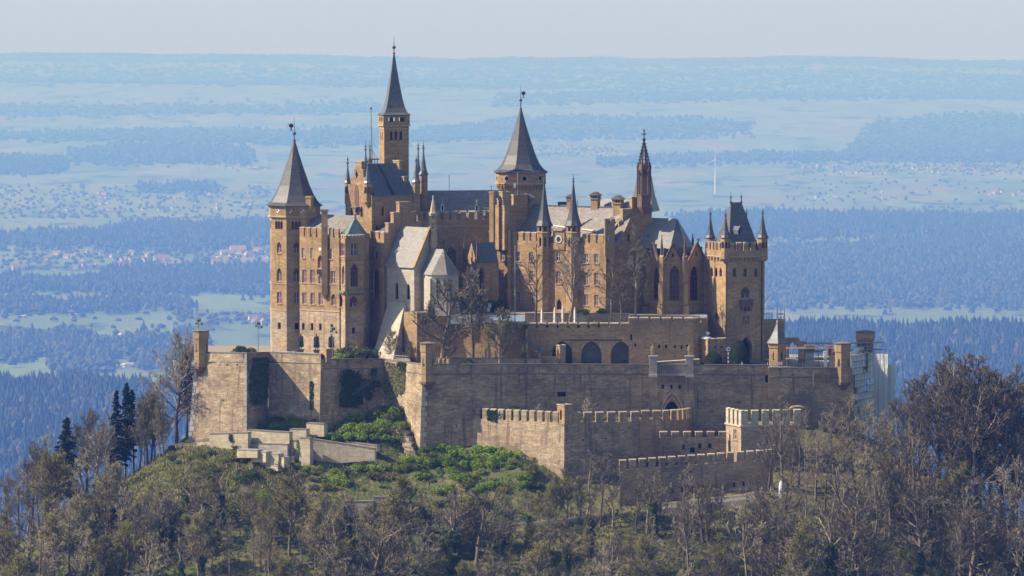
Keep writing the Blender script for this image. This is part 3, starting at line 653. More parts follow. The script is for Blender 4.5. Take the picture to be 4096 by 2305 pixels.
wood([(-100, 560), (1500, 590), (1900, 560), (1900, 530), (900, 520), (-100, 540)], 1800, .5, 'very far wood under the left ridge', 28, 12)
wood([(1700, 560), (3000, 540), (3000, 500), (2200, 470), (1700, 520)], 1700, .5, 'very far wood under the middle of the ridge', 28, 12)
wood([(-900, 470), (1500, 450), (1500, 420), (-900, 430)], 1900, .5, 'wood strip on the lower flank of the ridge at left', 28, 14)
wood([(2000, 420), (4250, 400), (4250, 360), (2000, 380)], 2200, .5, 'wood strip on the lower flank of the ridge at right', 28, 16)
wood([(-900, 345), (5000, 350), (5000, 300), (-900, 290)], 4600, .5, 'wood along the upper flank of the far ridge', 28, 20)
wood([(-900, 262), (5000, 275), (5000, 235), (-900, 228)], 5200, .5, 'wood along the crest of the far ridge', 22, 20, 0)
for (x0, x1, y0, y1, n, lab) in ((0, 1080, 880, 745, 420, 'trees scattered through the far town at left'), (0, 1080, 1085, 1000, 330, 'trees among the village roofs at left'), (3150, 4096, 705, 645, 300, 'trees among the white village houses at right'), (2100, 2480, 630, 585, 120, 'trees round the far church village'), (3100, 4096, 860, 720, 130, 'single trees dotted over the fields at right'), (0, 1080, 1345, 1255, 40, 'single trees dotted over the fields at left'), (700, 1080, 1300, 1255, 60, 'trees round the farm left of the pointed tower')):
    P = np.array([tuple(gpt(x, gdist(x, random.uniform(y1, y0)))) for x in [random.uniform(x0, x1) for _ in range(n)]])
    crowns(P, 12, 5, False, 'far_canopy', 'field_trees', lab)
P = np.array([tuple(gpt(x, gdist(x, y))) for x, y in [(random.gauss(a, s), random.gauss(b, 4)) for a, b, s, k in ((470, 1466, 70, 30), (540, 1352, 60, 9), (90, 1270, 6, 3), (300, 1268, 10, 4), (330, 1440, 10, 3), (3310, 795, 30, 8), (3300, 1000, 60, 10)) for _ in range(k)]])
crowns(P, 8, 4, False, 'far_blossom', 'blossom_trees', 'pale blossoming trees along the field edges')
# ------------------------------------------------------------------ villages
def house_mesh(l, w, h, rf, wing=False):
    mb = MB(); mb.poly([(-l, -w, 0), (l, -w, 0), (l, -w, h), (-l, -w, h)]); mb.poly([(l, w, 0), (-l, w, 0), (-l, w, h), (l, w, h)])
    mb.poly([(l, -w, 0), (l, w, 0), (l, w, h), (l, 0, h + rf), (l, -w, h)]); mb.poly([(-l, w, 0), (-l, -w, 0), (-l, -w, h), (-l, 0, h + rf), (-l, w, h)])
    e = .4
    for s in (-1, 1):
        a = [(-l - e, s * (w + e), h - e * rf / w), (l + e, s * (w + e), h - e * rf / w), (l + e, 0, h + rf + .25), (-l - e, 0, h + rf + .25)]; mb.poly(a if s < 0 else a[::-1], 1)
    mb.box((l * .4, .6, h + rf * .9), (.9, .9, 1.8), 0)
    for k in (-.5, 0, .5): mb.box((l * k, -w - .02, h * .55), (1.2, .06, 1.4), 2)
    return mb.mesh('house', ['house_wall', 'house_roof', 'dark_hole'])
HM = [house_mesh(5.5, 4.5, 5, 5), house_mesh(7.5, 5, 4.5, 5.5), house_mesh(6, 5, 6, 4), house_mesh(12, 7, 5, 6)]
def village(n, x0, x1, y0, y1, label, group, sc=1.0, big=.06):
    for k in range(n):
        x = random.uniform(x0, x1); y = random.uniform(y0, y1); o = link_mesh('house', HM[3] if random.random() < big else random.choice(HM[:3]))
        o.location = gpt(x, gdist(x, y)) - Vector((0, 0, .3)); o.rotation_euler.z = random.choice((.3, 1.2, 1.87, 2.8)) + random.uniform(-.2, .2); o.scale = (sc * FAR * .52,) * 3; tag(o, label, 'house', group)
village(26, 140, 660, 1010, 1050, 'red-roofed house in the upper rows of the village at left', 'houses of the left village, upper rows')
village(26, 300, 760, 1045, 1080, 'small house at the lower wood edge of the left village', 'houses of the left village, lower rows')
village(24, 850, 1075, 1005, 1075, 'house below the big red farm roof beside the pointed tower', 'houses of the left village, tower end')
for x, y, s, lab in ((645, 1048, 1.7, 'large barn with bright red roof in the middle of the left village'), (950, 1010, 1.7, 'largest red-roofed building near the pointed tower'), (905, 1020, 1.3, 'broad red roof left of the largest village building'), (75, 1082, 1.5, 'grey barn at the left edge of the village')):
    o = link_mesh('barn', HM[3]); o.location = gpt(x, gdist(x, y)); o.rotation_euler.z = .25; o.scale = (s * FAR * .5,) * 3; tag(o, lab, 'barn')
village(60, 0, 1080, 760, 845, 'hazy pale house of the far town at left', 'houses of the far town at left', .85)
village(22, 700, 1080, 660, 690, 'very far white house above the left town', 'very far houses left of the tall tower', .85)
village(62, 3200, 4000, 655, 700, 'small white-walled house of the bright village at right', 'houses of the right village', .85)
village(26, 2130, 2480, 585, 625, 'tiny far white house right of the round tower spire', 'houses of the far church village', .85)
village(10, 3900, 4090, 770, 785, 'low farm house beyond the fields at the right edge', 'farm houses at the right edge')
village(9, 1000, 1075, 1270, 1300, 'farm house among trees just left of the pointed tower', 'farm houses left of the pointed tower')
def church(px, py, s, lab):
    s *= FAR * .8
    p = gpt(px, gdist(px, py)); o = empty('church', p, lab, 'church'); 
    def at(m, nm, mat): m.v = [(p.x + a * s, p.y + b * s, p.z + c * s) for a, b, c in m.v]; m.build(nm, mat, o)
    at(MB().box((0, 0, 10), (5, 5, 20)), 'tower', 'house_wall'); at(MB().lathe((0, 0), [(3.9, 20), (.1, 34)], 4, R(45)), 'spire', 'house_roof')
    m = MB(); m.box((9, 0, 4), (13, 8, 8)); at(m, 'nave', 'house_wall')
    m = MB(); m.poly([(2.4, -4.5, 7.8), (16, -4.5, 7.8), (16, 0, 13), (2.4, 0, 13)]); m.poly([(16, 4.5, 7.8), (2.4, 4.5, 7.8), (2.4, 0, 13), (16, 0, 13)]); at(m, 'roof', 'house_roof')
for a in ((2264, 590, .9, 'tiny far church with a pointed steeple right of the round tower'), (205, 800, .8, 'slim white church tower in the far left town'), (1008, 1004, .8, 'church tower of the red-roofed village beside the pointed tower'), (290, 828, .8, 'blunt church tower in the far left town')): church(*a)
for px, py in ((2861, 775),):
    p = gpt(px, gdist(px, py)); o = empty('wind_turbine', p, 'white wind turbine standing alone in the fields right of the chapel spire', 'wind turbine'); h = 62 * FAR
    MB().tube(p, p + Vector((0, 0, h)), 1.3 * FAR, .8 * FAR, 8).build('tower', 'turbine_white', o); MB().box(p + Vector((0, -1, h + 1)), (3, 7, 3)).build('nacelle', 'turbine_white', o)
    for k in range(3):
        a = R(90 + 120 * k); e = Vector((math.cos(a) * 27 * FAR, -5, math.sin(a) * 27 * FAR + h + 1)); MB().tube(p + Vector((0, -5, h + 1)), p + e, 2.2, .6, 5).build('blade', 'turbine_white', o)
for px, py, h, lab in ((3332, 668, 115, 'lattice mast above the bright village at right'), (58, 1470, 120, 'power pylon in front of the lower wood at the left edge')):
    p = gpt(px, gdist(px, py)); m = MB()
    for sx in (-1, 1):
        for sy in (-1, 1): m.tube(p + Vector((3 * sx, 3 * sy, 0)), p + Vector((.4 * sx, .4 * sy, h)), .3, .2, 4)
    for k in range(8):
        f = k / 8; r0, r1 = 3 - 2.6 * f, 3 - 2.6 * (f + .125); 
        for sx in (-1, 1): m.tube(p + Vector((-r0 * sx, -r0, h * f)), p + Vector((r1 * sx, -r1, h * (f + .125))), .15, n=3)
    if h > 68:
        for z in (.72, .88): m.tube(p + Vector((-14, 0, h * z)), p + Vector((14, 0, h * z)), .35, n=4)
    o = m.build('lattice_mast', 'steel'); tag(o, lab, 'mast')
p = gpt(3530, gdist(3530, 795)); m = MB(); m.lathe((p.x, p.y), [(5, p.z), (4.5, p.z + 36), (11, p.z + 43), (11, p.z + 52), (6, p.z + 55)], 10); o = m.build('water_tower', 'house_wall'); tag(o, 'far water tower standing in trees in the right fields', 'water tower')
for x0, x1, y in ((3640, 3800, 562), (3760, 3990, 558), (3930, 4096, 552)):
    a, b = gpt(x0, gdist(x0, y)), gpt(x1, gdist(x1, y)); m = MB(); m.box((a + b) / 2 + Vector((0, 0, 8.5)), ((b - a).length, 100, 17)); o = m.build('factory_hall', 'house_wall')
    tag(o, {3640: 'left pale factory hall of the far strip at right', 3760: 'middle pale factory hall of the far strip at right', 3930: 'pale factory hall running out at the right edge'}[x0], 'factory')
# ------------------------------------------------------------------ fortress walls below the castle
def F4(tl, tr, br, bl): return Face(W(*bl), W(*br), W(*tr), W(*tl))
def base_of(px, py, Y): return W(px, py, Y)
def coping(T, a, b, h=.28, th=.9, out=.14, mat='dark_coping', name='coping'):
    a, b = Vector(a), Vector(b); d3 = b - a; d = Vector((d3.x, d3.y, 0)).normalized(); nn = Vector((d.y, -d.x, 0)); c = (a + b) / 2 - nn * (th / 2 - out); dd = d3.normalized(); up = dd.cross(-nn).normalized()
    if up.z < 0: up = -up
    MB().box(c + Vector((0, 0, h / 2)), (d3.length + .12, th, h), ax=(dd, -nn, up)).build(name, mat, T.o)
def parapet(T, tl, tr, drop_px=35, mat='dark_coping'):
    """coping on top and a rounded string course below a breast wall"""
    a, b = W(*tl), W(*tr); coping(T, a, b, mat=mat)
    a2, b2 = W(tl[0], tl[1] + drop_px, tl[2]), W(tr[0], tr[1] + drop_px, tr[2]); d = (b2 - a2); dn = Vector((d.x, d.y, 0)).normalized(); nn = Vector((dn.y, -dn.x, 0))
    MB().tube(a2 + nn * .12, b2 + nn * .12, .2, n=6).build('string_course', 'dark_coping', T.o)
def bastion(name, label, tl, tr, br, bl, holes=(), mat='bastion_stone', par=True, cw=.8, ch=.3, proud=.09, drop=35, cop='dark_coping'):
    T = Thing(name, W(*bl), label, 'wall', mat=mat, cw=cw, ch=ch, proud=proud, jit=.85)
    f = F4(tl, tr, br, bl); T.wall(f, holes)
    if par: parapet(T, tl, tr, drop, cop)
    # the thickness behind the face
    back = [Vector((p.x, p.y, p.z)) + Vector((-f.n.x, -f.n.y, 0)).normalized() * 1.1 for p in (f.At, f.Bt)]
    MB().poly([f.At, f.Bt, back[1], back[0]]).poly([back[0], back[1], back[1] - Vector((0, 0, 2)), back[0] - Vector((0, 0, 2))][::-1]).build('wall_top', 'dark_coping', T.o)
    return T, f
def quoins(T, f, side, n, mat='grey_trim', lw=1.5):
    u = 0.0 if side < 0 else 1.0
    for k in range(n):
        v0, v1 = k / n, (k + 1) / n - .006; w = (lw if k % 2 else lw * .62) / f.L
        q = Face(f.at(0 if side < 0 else 1 - w, v0, .14), f.at(w if side < 0 else 1, v0, .14), f.at(w if side < 0 else 1, v1, .14), f.at(0 if side < 0 else 1 - w, v1, .14))
        mb = MB(); a = [q.Ab, q.Bb, q.Bt, q.At]; b = [p - f.n * .3 for p in a]; mb.poly(a)
        for i in range(4): mb.poly([b[i], b[(i + 1) % 4], a[(i + 1) % 4], a[i]])
        mb.build('quoin', mat, T.o)
T, f = bastion('bastion_wall', 'tall sunlit battered bastion face at the left end with pale quoins', (783, 1412, -12), (988, 1415, -20), (988, 1772, -22), (752, 1792, -14.5), [(894, 1600, 1606, 6, 'sq'), (910, 1458, 1464, 8, 'sq'), (950, 1458, 1463, 8, 'sq')]); quoins(T, f, -1, 17); quoins(T, f, 1, 17, lw=.9); T.finish()
T, f = bastion('bastion_wall', 'shaded recess wall full of dark ivy beside the left bastion', (988, 1415, -20), (1074, 1412, -9), (1070, 1765, -9.5), (988, 1772, -22), mat='bastion_shaded_stone'); T.finish()
T, f = bastion('bastion_wall', 'sunlit curtain wall under the bronze statues', (1074, 1412, -9), (1284, 1420, -17.5), (1279, 1730, -19), (1074, 1725, -10)); T.finish()
T, f = bastion('bastion_wall', 'half shaded bastion face with hanging ivy right of the corner post', (1284, 1440, -17.5), (1532, 1440, -7), (1530, 1705, -8), (1275, 1735, -20), mat='bastion_shaded_stone'); T.finish()
T, f = bastion('bastion_wall', 'sunlit wall covered by pale ivy beside the middle sentry turret', (1532, 1442, -7), (1629, 1452, -14), (1622, 1700, -15), (1532, 1700, -7.5)); T.finish()
T, f = bastion('bastion_wall', 'narrow sunlit flank of the middle bastion below its sentry turret', (1628, 1452, -14), (1692, 1462, -24), (1677, 1850, -25), (1612, 1770, -16)); T.finish()
T, f = bastion('bastion_wall', 'long shaded face of the middle bastion with white corner quoins', (1692, 1462, -24), (2165, 1460, -19.5), (2170, 1850, -20.2), (1677, 1850, -25), [(1827, 1700, 1706, 6, 'sq'), (1960, 1650, 1656, 6, 'sq'), (2010, 1760, 1766, 6, 'sq')], mat='bastion_shaded_stone'); quoins(T, f, -1, 19, 'ruin_stone', 1.5); T.finish()
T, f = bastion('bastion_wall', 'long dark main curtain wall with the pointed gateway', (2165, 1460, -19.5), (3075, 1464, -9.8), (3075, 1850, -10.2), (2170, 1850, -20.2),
    [(2247, 1567, 1588, 36, 'sq'), (2652, 1539, 1557, 11, 'sq'), (2686, 1539, 1557, 11, 'sq'), (2719, 1539, 1557, 11, 'sq'), (2688, 1604, 1690, 60, 'gate'), (2960, 1607, 1611, 20, 'sq'), (3067, 1503, 1531, 13, 'sq'), (2800, 1606, 1610, 18, 'sq'), (2850, 1645, 1649, 12, 'sq')], mat='bastion_shaded_stone')
ga = W(2688, 1690, -14.3); mb = MB()      # moulded arch round the gateway
for rr, oo in ((2.25, .18), (2.75, .28)):
    a = arch_pts(rr * 2, 5.6 * rr / 2.0, 5.0 * rr / 2.4)
    for s in (1, -1):
        q = [(s * rr, 0)] + [(s * x, z) for x, z in a]
        for p0, p1 in zip(q[:-1], q[1:]): mb.tube(ga + Vector((p0[0], -oo, p0[1])), ga + Vector((p1[0], -oo, p1[1])), .24, n=5)
mb.build('gate_arch', 'trim_stone', T.o)
for px in (2612, 2757):
    Yp = -15.2 if px < 2700 else -13.6; p = W(px, 1850, Yp); zt = ZZ(1500, Yp)
    mb = MB(); mb.box((p.x, p.y + .5, (p.z + ZZ(1600, Yp)) / 2), (2.7, 1.6, ZZ(1600, Yp) - p.z)); mb.box((p.x, p.y + .6, (ZZ(1600, Yp) + zt) / 2), (2.2, 1.4, zt - ZZ(1600, Yp))); mb.build('pilaster', 'bastion_shaded_stone', T.o)
    mb = MB(); z0, z1 = zt, ZZ(1428, Yp); mb.box((p.x, p.y + .2, (z0 + z1) / 2), (1.9, 1.7, z1 - z0)); mb.box((p.x, p.y + .2, z1 + .12), (2.3, 2.1, .3)); mb.box((p.x, p.y - .2, z0 - .2), (2.2, 2.3, .6)); mb.build('gate_post', 'grey_trim', T.o)
    mb = MB(); mb.poly([(p.x - .35, p.y - .67, z0 + 1), (p.x + .35, p.y - .67, z0 + 1), (p.x + .35, p.y - .67, z1 - 1.4), (p.x, p.y - .67, z1 - .8), (p.x - .35, p.y - .67, z1 - 1.4)]); mb.build('post_panel', 'bastion_shaded_stone', T.o)
T.finish()
T2 = Thing('balustrade', W(2690, 1495, -14), 'pale tracery balustrade between the two gate posts', 'balustrade'); a, b = W(2626, 1497, -15.0), W(2744, 1497, -13.7); h = ZZ(1457, -14.4) - a.z; L = (b - a).length
MB().box((a + b) / 2 + Vector((0, 0, h)), (L, .5, .28)).build('rail', 'grey_trim', T2.o); MB().box((a + b) / 2 + Vector((0, -.1, -.1)), (L, .8, .6)).build('plinth', 'grey_trim', T2.o); MB().box((a + b) / 2 + Vector((0, .22, h / 2)), (L, .06, h)).build('back_panel', 'bastion_stone', T2.o)
bal = MB(); w = L / 15; 
for s in (-1, 1):
    bal.box((s * w * .36, 0, h * .36), (w * .22, .22, h * .72))
    for p0, p1 in zip(arch_pts(w, h * .95, h * .24)[:-1], arch_pts(w, h * .95, h * .24)[1:]): bal.tube((s * p0[0] * .72, 0, p0[1]), (s * p1[0] * .72, 0, p1[1]), w * .1, n=4)
bm_ = bal.mesh('baluster', 'grey_trim')
for k in range(15): link_mesh('baluster', bm_, T2.o, Matrix.Translation(a + (b - a) * ((k + .5) / 15)))
T, f = bastion('bastion_wall', 'right end of the main wall under the pointed sentry box', (3075, 1474, -10.8), (3402, 1474, -7.0), (3412, 1860, -7.4), (3075, 1860, -11.2), mat='bastion_shaded_stone')
T.wall(F4((3075, 1474, -9), (3075.5, 1474, -10.8), (3075.5, 1860, -11.2), (3075, 1860, -9)), mat='bastion_shaded_stone'); T.wall(F4((3402, 1474, -7), (3440, 1466, 22), (3455, 1800, 22), (3412, 1860, -7.4)), mat='bastion_shaded_stone')
for px in (3238, 3254): MB().tube(W(px, 1490 if px > 3250 else 1560, -9.4), W(px, 1720, -9.6), .13, n=6).build('drain_pipe', 'lamp_grey', T.o)
T.finish()
# floors of the wards
def floor(name, pts, z, mat, lab):
    MBf = MB(); MBf.poly([(p[0], p[1], z) for p in pts]); o = MBf.build(name, mat); tag(o, lab, kind='structure'); return o
ZL, ZS = ZZ(1412, -14) - 1.15, ZZ(1462, -24) - 1.1
floor('ward_ground', [XY(784, -13.4), XY(988, -19.2), XY(1074, -8.4), XY(1284, -16.8), XY(1532, -6.4), XY(1640, -13), XY(1640, 40), XY(784, 40)], ZL - 1.0, 'gravel_ground', 'gravel ward behind the left bastion walls')
def ZF(px): return ZS if px < 2165 else lerp(ZS, 7.0, (px - 2165) / 910) if px < 3075 else lerp(7.0, 6.0, min(1, (px - 3075) / 325))
mb = MB(); e = [(1640, -13, 45), (1693, -23.2, 45), (2165, -18.8, 45), (3075, -9.4, 45), (3400, -6.2, 45), (3440, 22, 45)]
for (x0, a, b), (x1, c, d) in zip(e[:-1], e[1:]): mb.poly([(*XY(x0, a), ZF(x0)), (*XY(x1, c), ZF(x1)), (*XY(x1, d), ZF(x1)), (*XY(x0, b), ZF(x0))])
tag(mb.build('ward_ground', 'paving'), 'paved outer ward behind the main wall', kind='structure')
ZU, ZT = ZZ(1262, 2), ZZ(1310, -7) - .8
floor('terrace_ground', [XY(2112, -6.8), XY(2515, -4.3), XY(2773, -2.6), XY(2830, 2.6), XY(2830, 14), XY(2112, 14)], ZT, 'gravel_ground', 'gravel garden terrace with the closed parasols')
floor('terrace_ground', [XY(1690, 3), XY(2100, 2.4), XY(2830, 2.4), XY(2830, 40), XY(1690, 40)], ZU, 'gravel_ground', 'upper terrace at the foot of the castle')
# --- sentry turrets
def sentry(px, Y, wpx, pt, pb, pc, label, roof=None, lit='golden_sandstone', n=8, win=True, mat='golden_sandstone', group=None):
    c = W(px, pb, Y); r = wpx / 32 / math.cos(math.pi / n) * (1200 + Y) / 1200; rot = R(22.5 + 8) if n == 8 else R(30); zt, zb, zc = ZZ(pt, Y), c.z, ZZ(pc, Y)
    T = Thing('sentry_turret', c, label, 'turret', group, mat=mat, cw=.7, ch=.32, proud=.03); pl = ngon((c.x, c.y), r * .9, n, rot); hh = zt - zb
    for k in range(n):
        a, b = pl[k], pl[(k + 1) % n]; f = Face((a.x, a.y, zb), (b.x, b.y, zb), (b.x, b.y, zt - .2), (a.x, a.y, zt - .2))
        w = .5 / f.L; z0 = (hh * .42) if hh > 7 else hh * .25; hs = [Hole(.5 - w / 1.6, .5 + w / 1.6, z0 / f.H, (z0 + 2.0) / f.H, 1, 'open', .35)] if win and f.n.y < .9 and k % 2 == (0 if hh > 7 else k % 2) else []
        T.wall(f, hs, skin=f.n.y < .2)
    MB().lathe((c.x, c.y), [(r * .98, zt - .22 * hh), (r * 1.0, zt - .22 * hh + .25), (r * 1.0, zt - .15)], n, rot).build('parapet', mat, T.o)
    if pc > pb: MB().lathe((c.x, c.y), [(r * .12, zc), (r * .45, lerp(zc, zb, .35)), (r * .55, lerp(zc, zb, .45)), (r * .85, lerp(zc, zb, .85)), (r * 1.06, lerp(zc, zb, .9)), (r * 1.06, zb + .3)], n, rot).build('corbel', 'red_sandstone', T.o)
    if roof:
        za = ZZ(roof, Y); T.spire((c.x, c.y), [(r * 1.18, zt - .25), (r * 1.2, zt - .1), (r * .82, lerp(zt, za, .22)), (r * .45, lerp(zt, za, .55)), (.1, za)], n, rot, 'dark_slate', cw=.45, ch=.4); T.finial((c.x, c.y), za, za + 1.6, za + .4, .22, mat='trim_stone', ballmat='trim_stone')
    else: MB().lathe((c.x, c.y), [(r * 1.08, zt - .25), (r * 1.12, zt), (r * .3, zt + .3), (.1, zt + .34)], n, rot).build('turret_cap', 'dark_coping', T.o)
    return T.finish()
sentry(805, -12.8, 60, 1322, 1470, 1520, 'plain sentry turret on the corner of the left bastion')
sentry(1711, -23.2, 58, 1372, 1532, 1578, 'corbelled sentry turret on the corner of the middle bastion')
sentry(3370, -6.6, 62, 1372, 1533, 1580, 'sunlit sentry turret at the right end of the main wall')
sentry(3460, 12, 70, 1326, 1480, 1480, 'dark flat-topped turret behind the scaffolding', win=False)
sentry(3109, -5.5, 70, 1370, 1462, 1462, 'pointed sentry box with grey slate roof on the main wall', roof=1290, n=6)
def pier(name, px0, pxm, px1, Y, pt, pb, label, win=False, mat='golden_sandstone'):
    """small square tower seen over its corner"""
    A = XY(px0, Y + 2.2, pb); B = XY(pxm, Y, pb); Cc = XY(px1, Y + 1.2, pb); D = A + (Cc - B); z0, z1 = ZZ(pb, Y), ZZ(pt, Y)
    T = Thing(name, (B.x, B.y, z0), label, 'turret', mat=mat, cw=.7, ch=.32); hs = {}
    if win: hs = {0: [((px0 + pxm) / 2, pt + (pb - pt) * .2, pt + (pb - pt) * .75, 7, 'lan')]}
    T.block([A, B, Cc, D], z0, z1, hs); T.course([A, B, Cc, D], z1 - .1, .3, .16, 'coping_stone', name='coping'); return T.finish()
pier('corner_post', 1284, 1306, 1326, -17.8, 1398, 1450, 'square stone post on the wall corner left of the lamp')
pier('wall_turret', 2229, 2258, 2289, -38.2, 1622, 1700, 'little square turret at the corner of the lower crenellated wall', True)
pier('gate_turret', 2224, 2240, 2262, -10, 1384, 1462, 'slim stone turret in front of the first blind arch', True)
# --- lower crenellated walls
T, f = bastion('crenellated_wall', 'sunlit lower wall with a long row of merlons', (1868, 1674, -21.5), (2258, 1692, -37.5), (2256, 1992, -39), (1868, 1858, -21.8), par=False, proud=.11)
T.merlons(W(1868, 1674, -21.5), W(2232, 1691, -36.5), 12, 2.35, .66); T.finish()
T, f = bastion('crenellated_wall', 'shaded lower wall right of the little corner turret', (2258, 1692, -37.5), (2558, 1686, -29), (2563, 1900, -29.6), (2256, 1992, -39), [(2333, 1757, 1763, 10, 'sq'), (2424, 1752, 1757, 10, 'sq')], mat='bastion_shaded_stone', par=False); T.merlons(W(2290, 1690, -36.6), W(2556, 1686, -29), 6, 2.2, .66); T.finish()
T = Thing('crenellated_wall', W(2560, 1840, -28), 'curved crenellated wall in front of the pointed gateway', 'wall', mat='golden_sandstone', cw=.75, ch=.32, jit=.7)
for a, b, n in (((2560, 1684, -29.2), (2650, 1684, -28.0), 2), ((2650, 1684, -28.0), (2712, 1680, -25.4), 2), ((2712, 1680, -25.4), (2748, 1676, -21.5), 2), ((2748, 1676, -21.5), (2772, 1670, -13), 4)):
    T.wall(F4(a, b, (b[0], 1850, b[2]), (a[0], 1850, a[2]))); T.merlons(W(*a), W(*b), n, 2.3, .68, ends=False)
T.finish()
floor('ledge_ground', [XY(1868, -20.9, 1690), XY(2258, -36.6, 1690), XY(2560, -28, 1690), XY(2770, -14, 1690), XY(2770, -12.5, 1690), XY(1868, -19, 1690)], ZZ(1692, -33), 'hill_ground', 'overgrown ledge behind the lower crenellated wall')
A, B, Cc, D = XY(2905, -26), XY(2966, -34.5), XY(3205, -31), XY(3150, -22); zb, zt = ZZ(1880, -33), ZZ(1702, -33)
T = Thing('gatehouse', (B.x, B.y, zb), 'pale crenellated gatehouse half hidden by bare branches', 'building', mat='weathered_sandstone', frame='stone_frame')
T.block([A, B, Cc, D], zb, zt, {0: [(2940, 1718, 1760, 12, 'cross')], 1: [(3075, 1740, 1785, 26, 'plain')]}); T.mat = 'pale_new_stone'; T.course([A, B, Cc, D], zt - .3, .4, .3, 'pale_new_stone')
for p, q, n in ((A, B, 4), (B, Cc, 6)): T.merlons((*p, zt + .1), (*q, zt + .1), n, 3.4, .62, th=.6, cap='pale_new_stone')
T.finish()
T, f = bastion('crenellated_wall', 'low dark wall with small arches in front of the main wall', (2640, 1752, -31.5), (2905, 1752, -28.5), (2905, 1850, -28.5), (2640, 1850, -31.5), [(2735, 1775, 1800, 14, 'lan'), (2770, 1790, 1812, 20, 'sq'), (2800, 1775, 1795, 14, 'sq'), (2840, 1775, 1795, 14, 'sq')], mat='bastion_shaded_stone', par=False); T.merlons(W(2640, 1752, -31.5), W(2905, 1752, -28.5), 6, 1.3, .6); T.finish()
T, f = bastion('crenellated_wall', 'outermost grey wall above the ramp, its merlons rising to the right', (2478, 1882, -50), (3092, 1838, -44.5), (3092, 2040, -44.8), (2478, 2085, -50.4), [(px, py - 10, py + 10, 11, 'sq') for px, py in ((2585, 1972), (2655, 1968), (2692, 1965), (2730, 1960), (2773, 1957), (2815, 1953), (2897, 1945), (2937, 1940), (2975, 1935))], mat='bastion_shaded_stone', par=False); T.merlons(W(2478, 1882, -50), W(3092, 1838, -44.5), 16, 2.2, .68); T.finish()
# --- ramp with its railings
RP = [(1900, 2112, -57), (2100, 2092, -57.5), (2400, 2066, -58), (2700, 2032, -58), (3020, 1996, -58.5)]; mb = MB()
for a, b in zip(RP[:-1], RP[1:]):
    p, q = W(*a), W(*b); mb.poly([p, q, q + Vector((0, 7, 0)), p + Vector((0, 7, 0))]); mb.poly([p - Vector((0, 0, 3)), q - Vector((0, 0, 3)), q, p], 1)
tag(mb.build('road', ['asphalt', 'retaining_stone']), 'narrow ramp climbing to the right below the outer wall', kind='structure')
T = Thing('railing', W(2700, 2025, -58), 'pale picket railing along the ramp below the outer wall', 'railing'); a, b = W(2690, 2030, -57.9), W(3015, 1994, -58.4)
pk = MB().box((0, 0, .62), (.09, .06, 1.24)).mesh('picket', 'house_wall')
for k in range(54): link_mesh('picket', pk, T.o, Matrix.Translation(a + (b - a) * (k / 53)))
for h in (.25, 1.15): MB().tube(a + Vector((0, 0, h)), b + Vector((0, 0, h)), .06, n=4).build('rail', 'house_wall', T.o)
T = Thing('sign', W(2787, 2018, -58.3), 'pale green notice panel hung on the ramp railing', 'sign'); p = W(2787, 2012, -58.3); MB().box(p, (1.6, .06, 1.1)).build('panel', 'sheet_white', T.o)
for k in range(3): MB().box(p + Vector((-.4 + .4 * k, -.05, .1)), (.22, .03, .5)).build('print', 'bin_green', T.o)
def guard(ptsp, lab):
    T = Thing('guard_rail', W(*ptsp[0]), lab, 'guard rail')
    for a, b in zip(ptsp[:-1], ptsp[1:]):
        p, q = W(*a), W(*b); MB().box((p + q) / 2, ((q - p).length, .12, .34), ax=((q - p).normalized(), Vector((0, 1, 0)), (q - p).normalized().cross(Vector((0, 1, 0))))).build('beam', 'guard_rail', T.o)
        n = max(2, int((q - p).length / 3))
        for k in range(n): c = lerp(p, q, k / n); MB().box(c + Vector((0, .1, -.4)), (.14, .14, 1.0)).build('post', 'guard_rail', T.o)
guard([(1262, 2160, -61), (1400, 2142, -60.5), (1560, 2124, -60), (1700, 2112, -59.5)], 'steel guard rail on the lower road below the grey terraces')
guard([(1790, 2104, -59), (1950, 2090, -58.5), (2080, 2080, -58)], 'steel guard rail where the lower road meets the ramp')
guard([(1010, 2200, -63), (1110, 2185, -62), (1180, 2172, -61.5)], 'short steel guard rail among trunks at the left end of the lower road')
mb = MB()
for a, b in zip(((900, 2225, -63.5), (1180, 2182, -62), (1560, 2136, -61), (1900, 2112, -57)), ((1180, 2182, -62), (1560, 2136, -61), (1900, 2112, -57))): p, q = W(*a), W(*b); mb.poly([p, q, q + Vector((0, 5, .1)), p + Vector((0, 5, .1))])
tag(mb.build('road', 'asphalt'), 'lower forest road behind the steel guard rails', kind='structure')
# --- ruined terraces and retaining walls
def lowwall(name, label, x0, t0, x1, t1, b0, b1, Y0, Y1, depth=1.6, mat='ruin_stone', cap='dark_coping', cat='wall', cw=.85, ch=.34, group=None):
    T = Thing(name, W(x0, b0, Y0), label, cat, group, mat=mat, cw=cw, ch=ch, proud=.06, jit=.6)
    f = F4((x0, t0, Y0), (x1, t1, Y1), (x1, b1, Y1), (x0, b0, Y0)); T.wall(f)
    bk = Vector((-f.n.x, -f.n.y, 0)).normalized() * depth; a, b, c, d = f.Ab, f.Bb, f.Bt, f.At
    T.wall(Face(b, b + bk, c + bk, c), skin=False); T.wall(Face(a + bk, a, d, d + bk))
    mb = MB(); o = -bk.normalized() * .12; up = Vector((0, 0, .22)); q = [d + o, c + o, c + bk, d + bk]; mb.poly([p + up for p in q]); mb.poly(q[::-1])
    for i in range(4): mb.poly([q[i], q[(i + 1) % 4], q[(i + 1) % 4] + up, q[i] + up])
    mb.build('coping', cap, T.o); return T.finish()
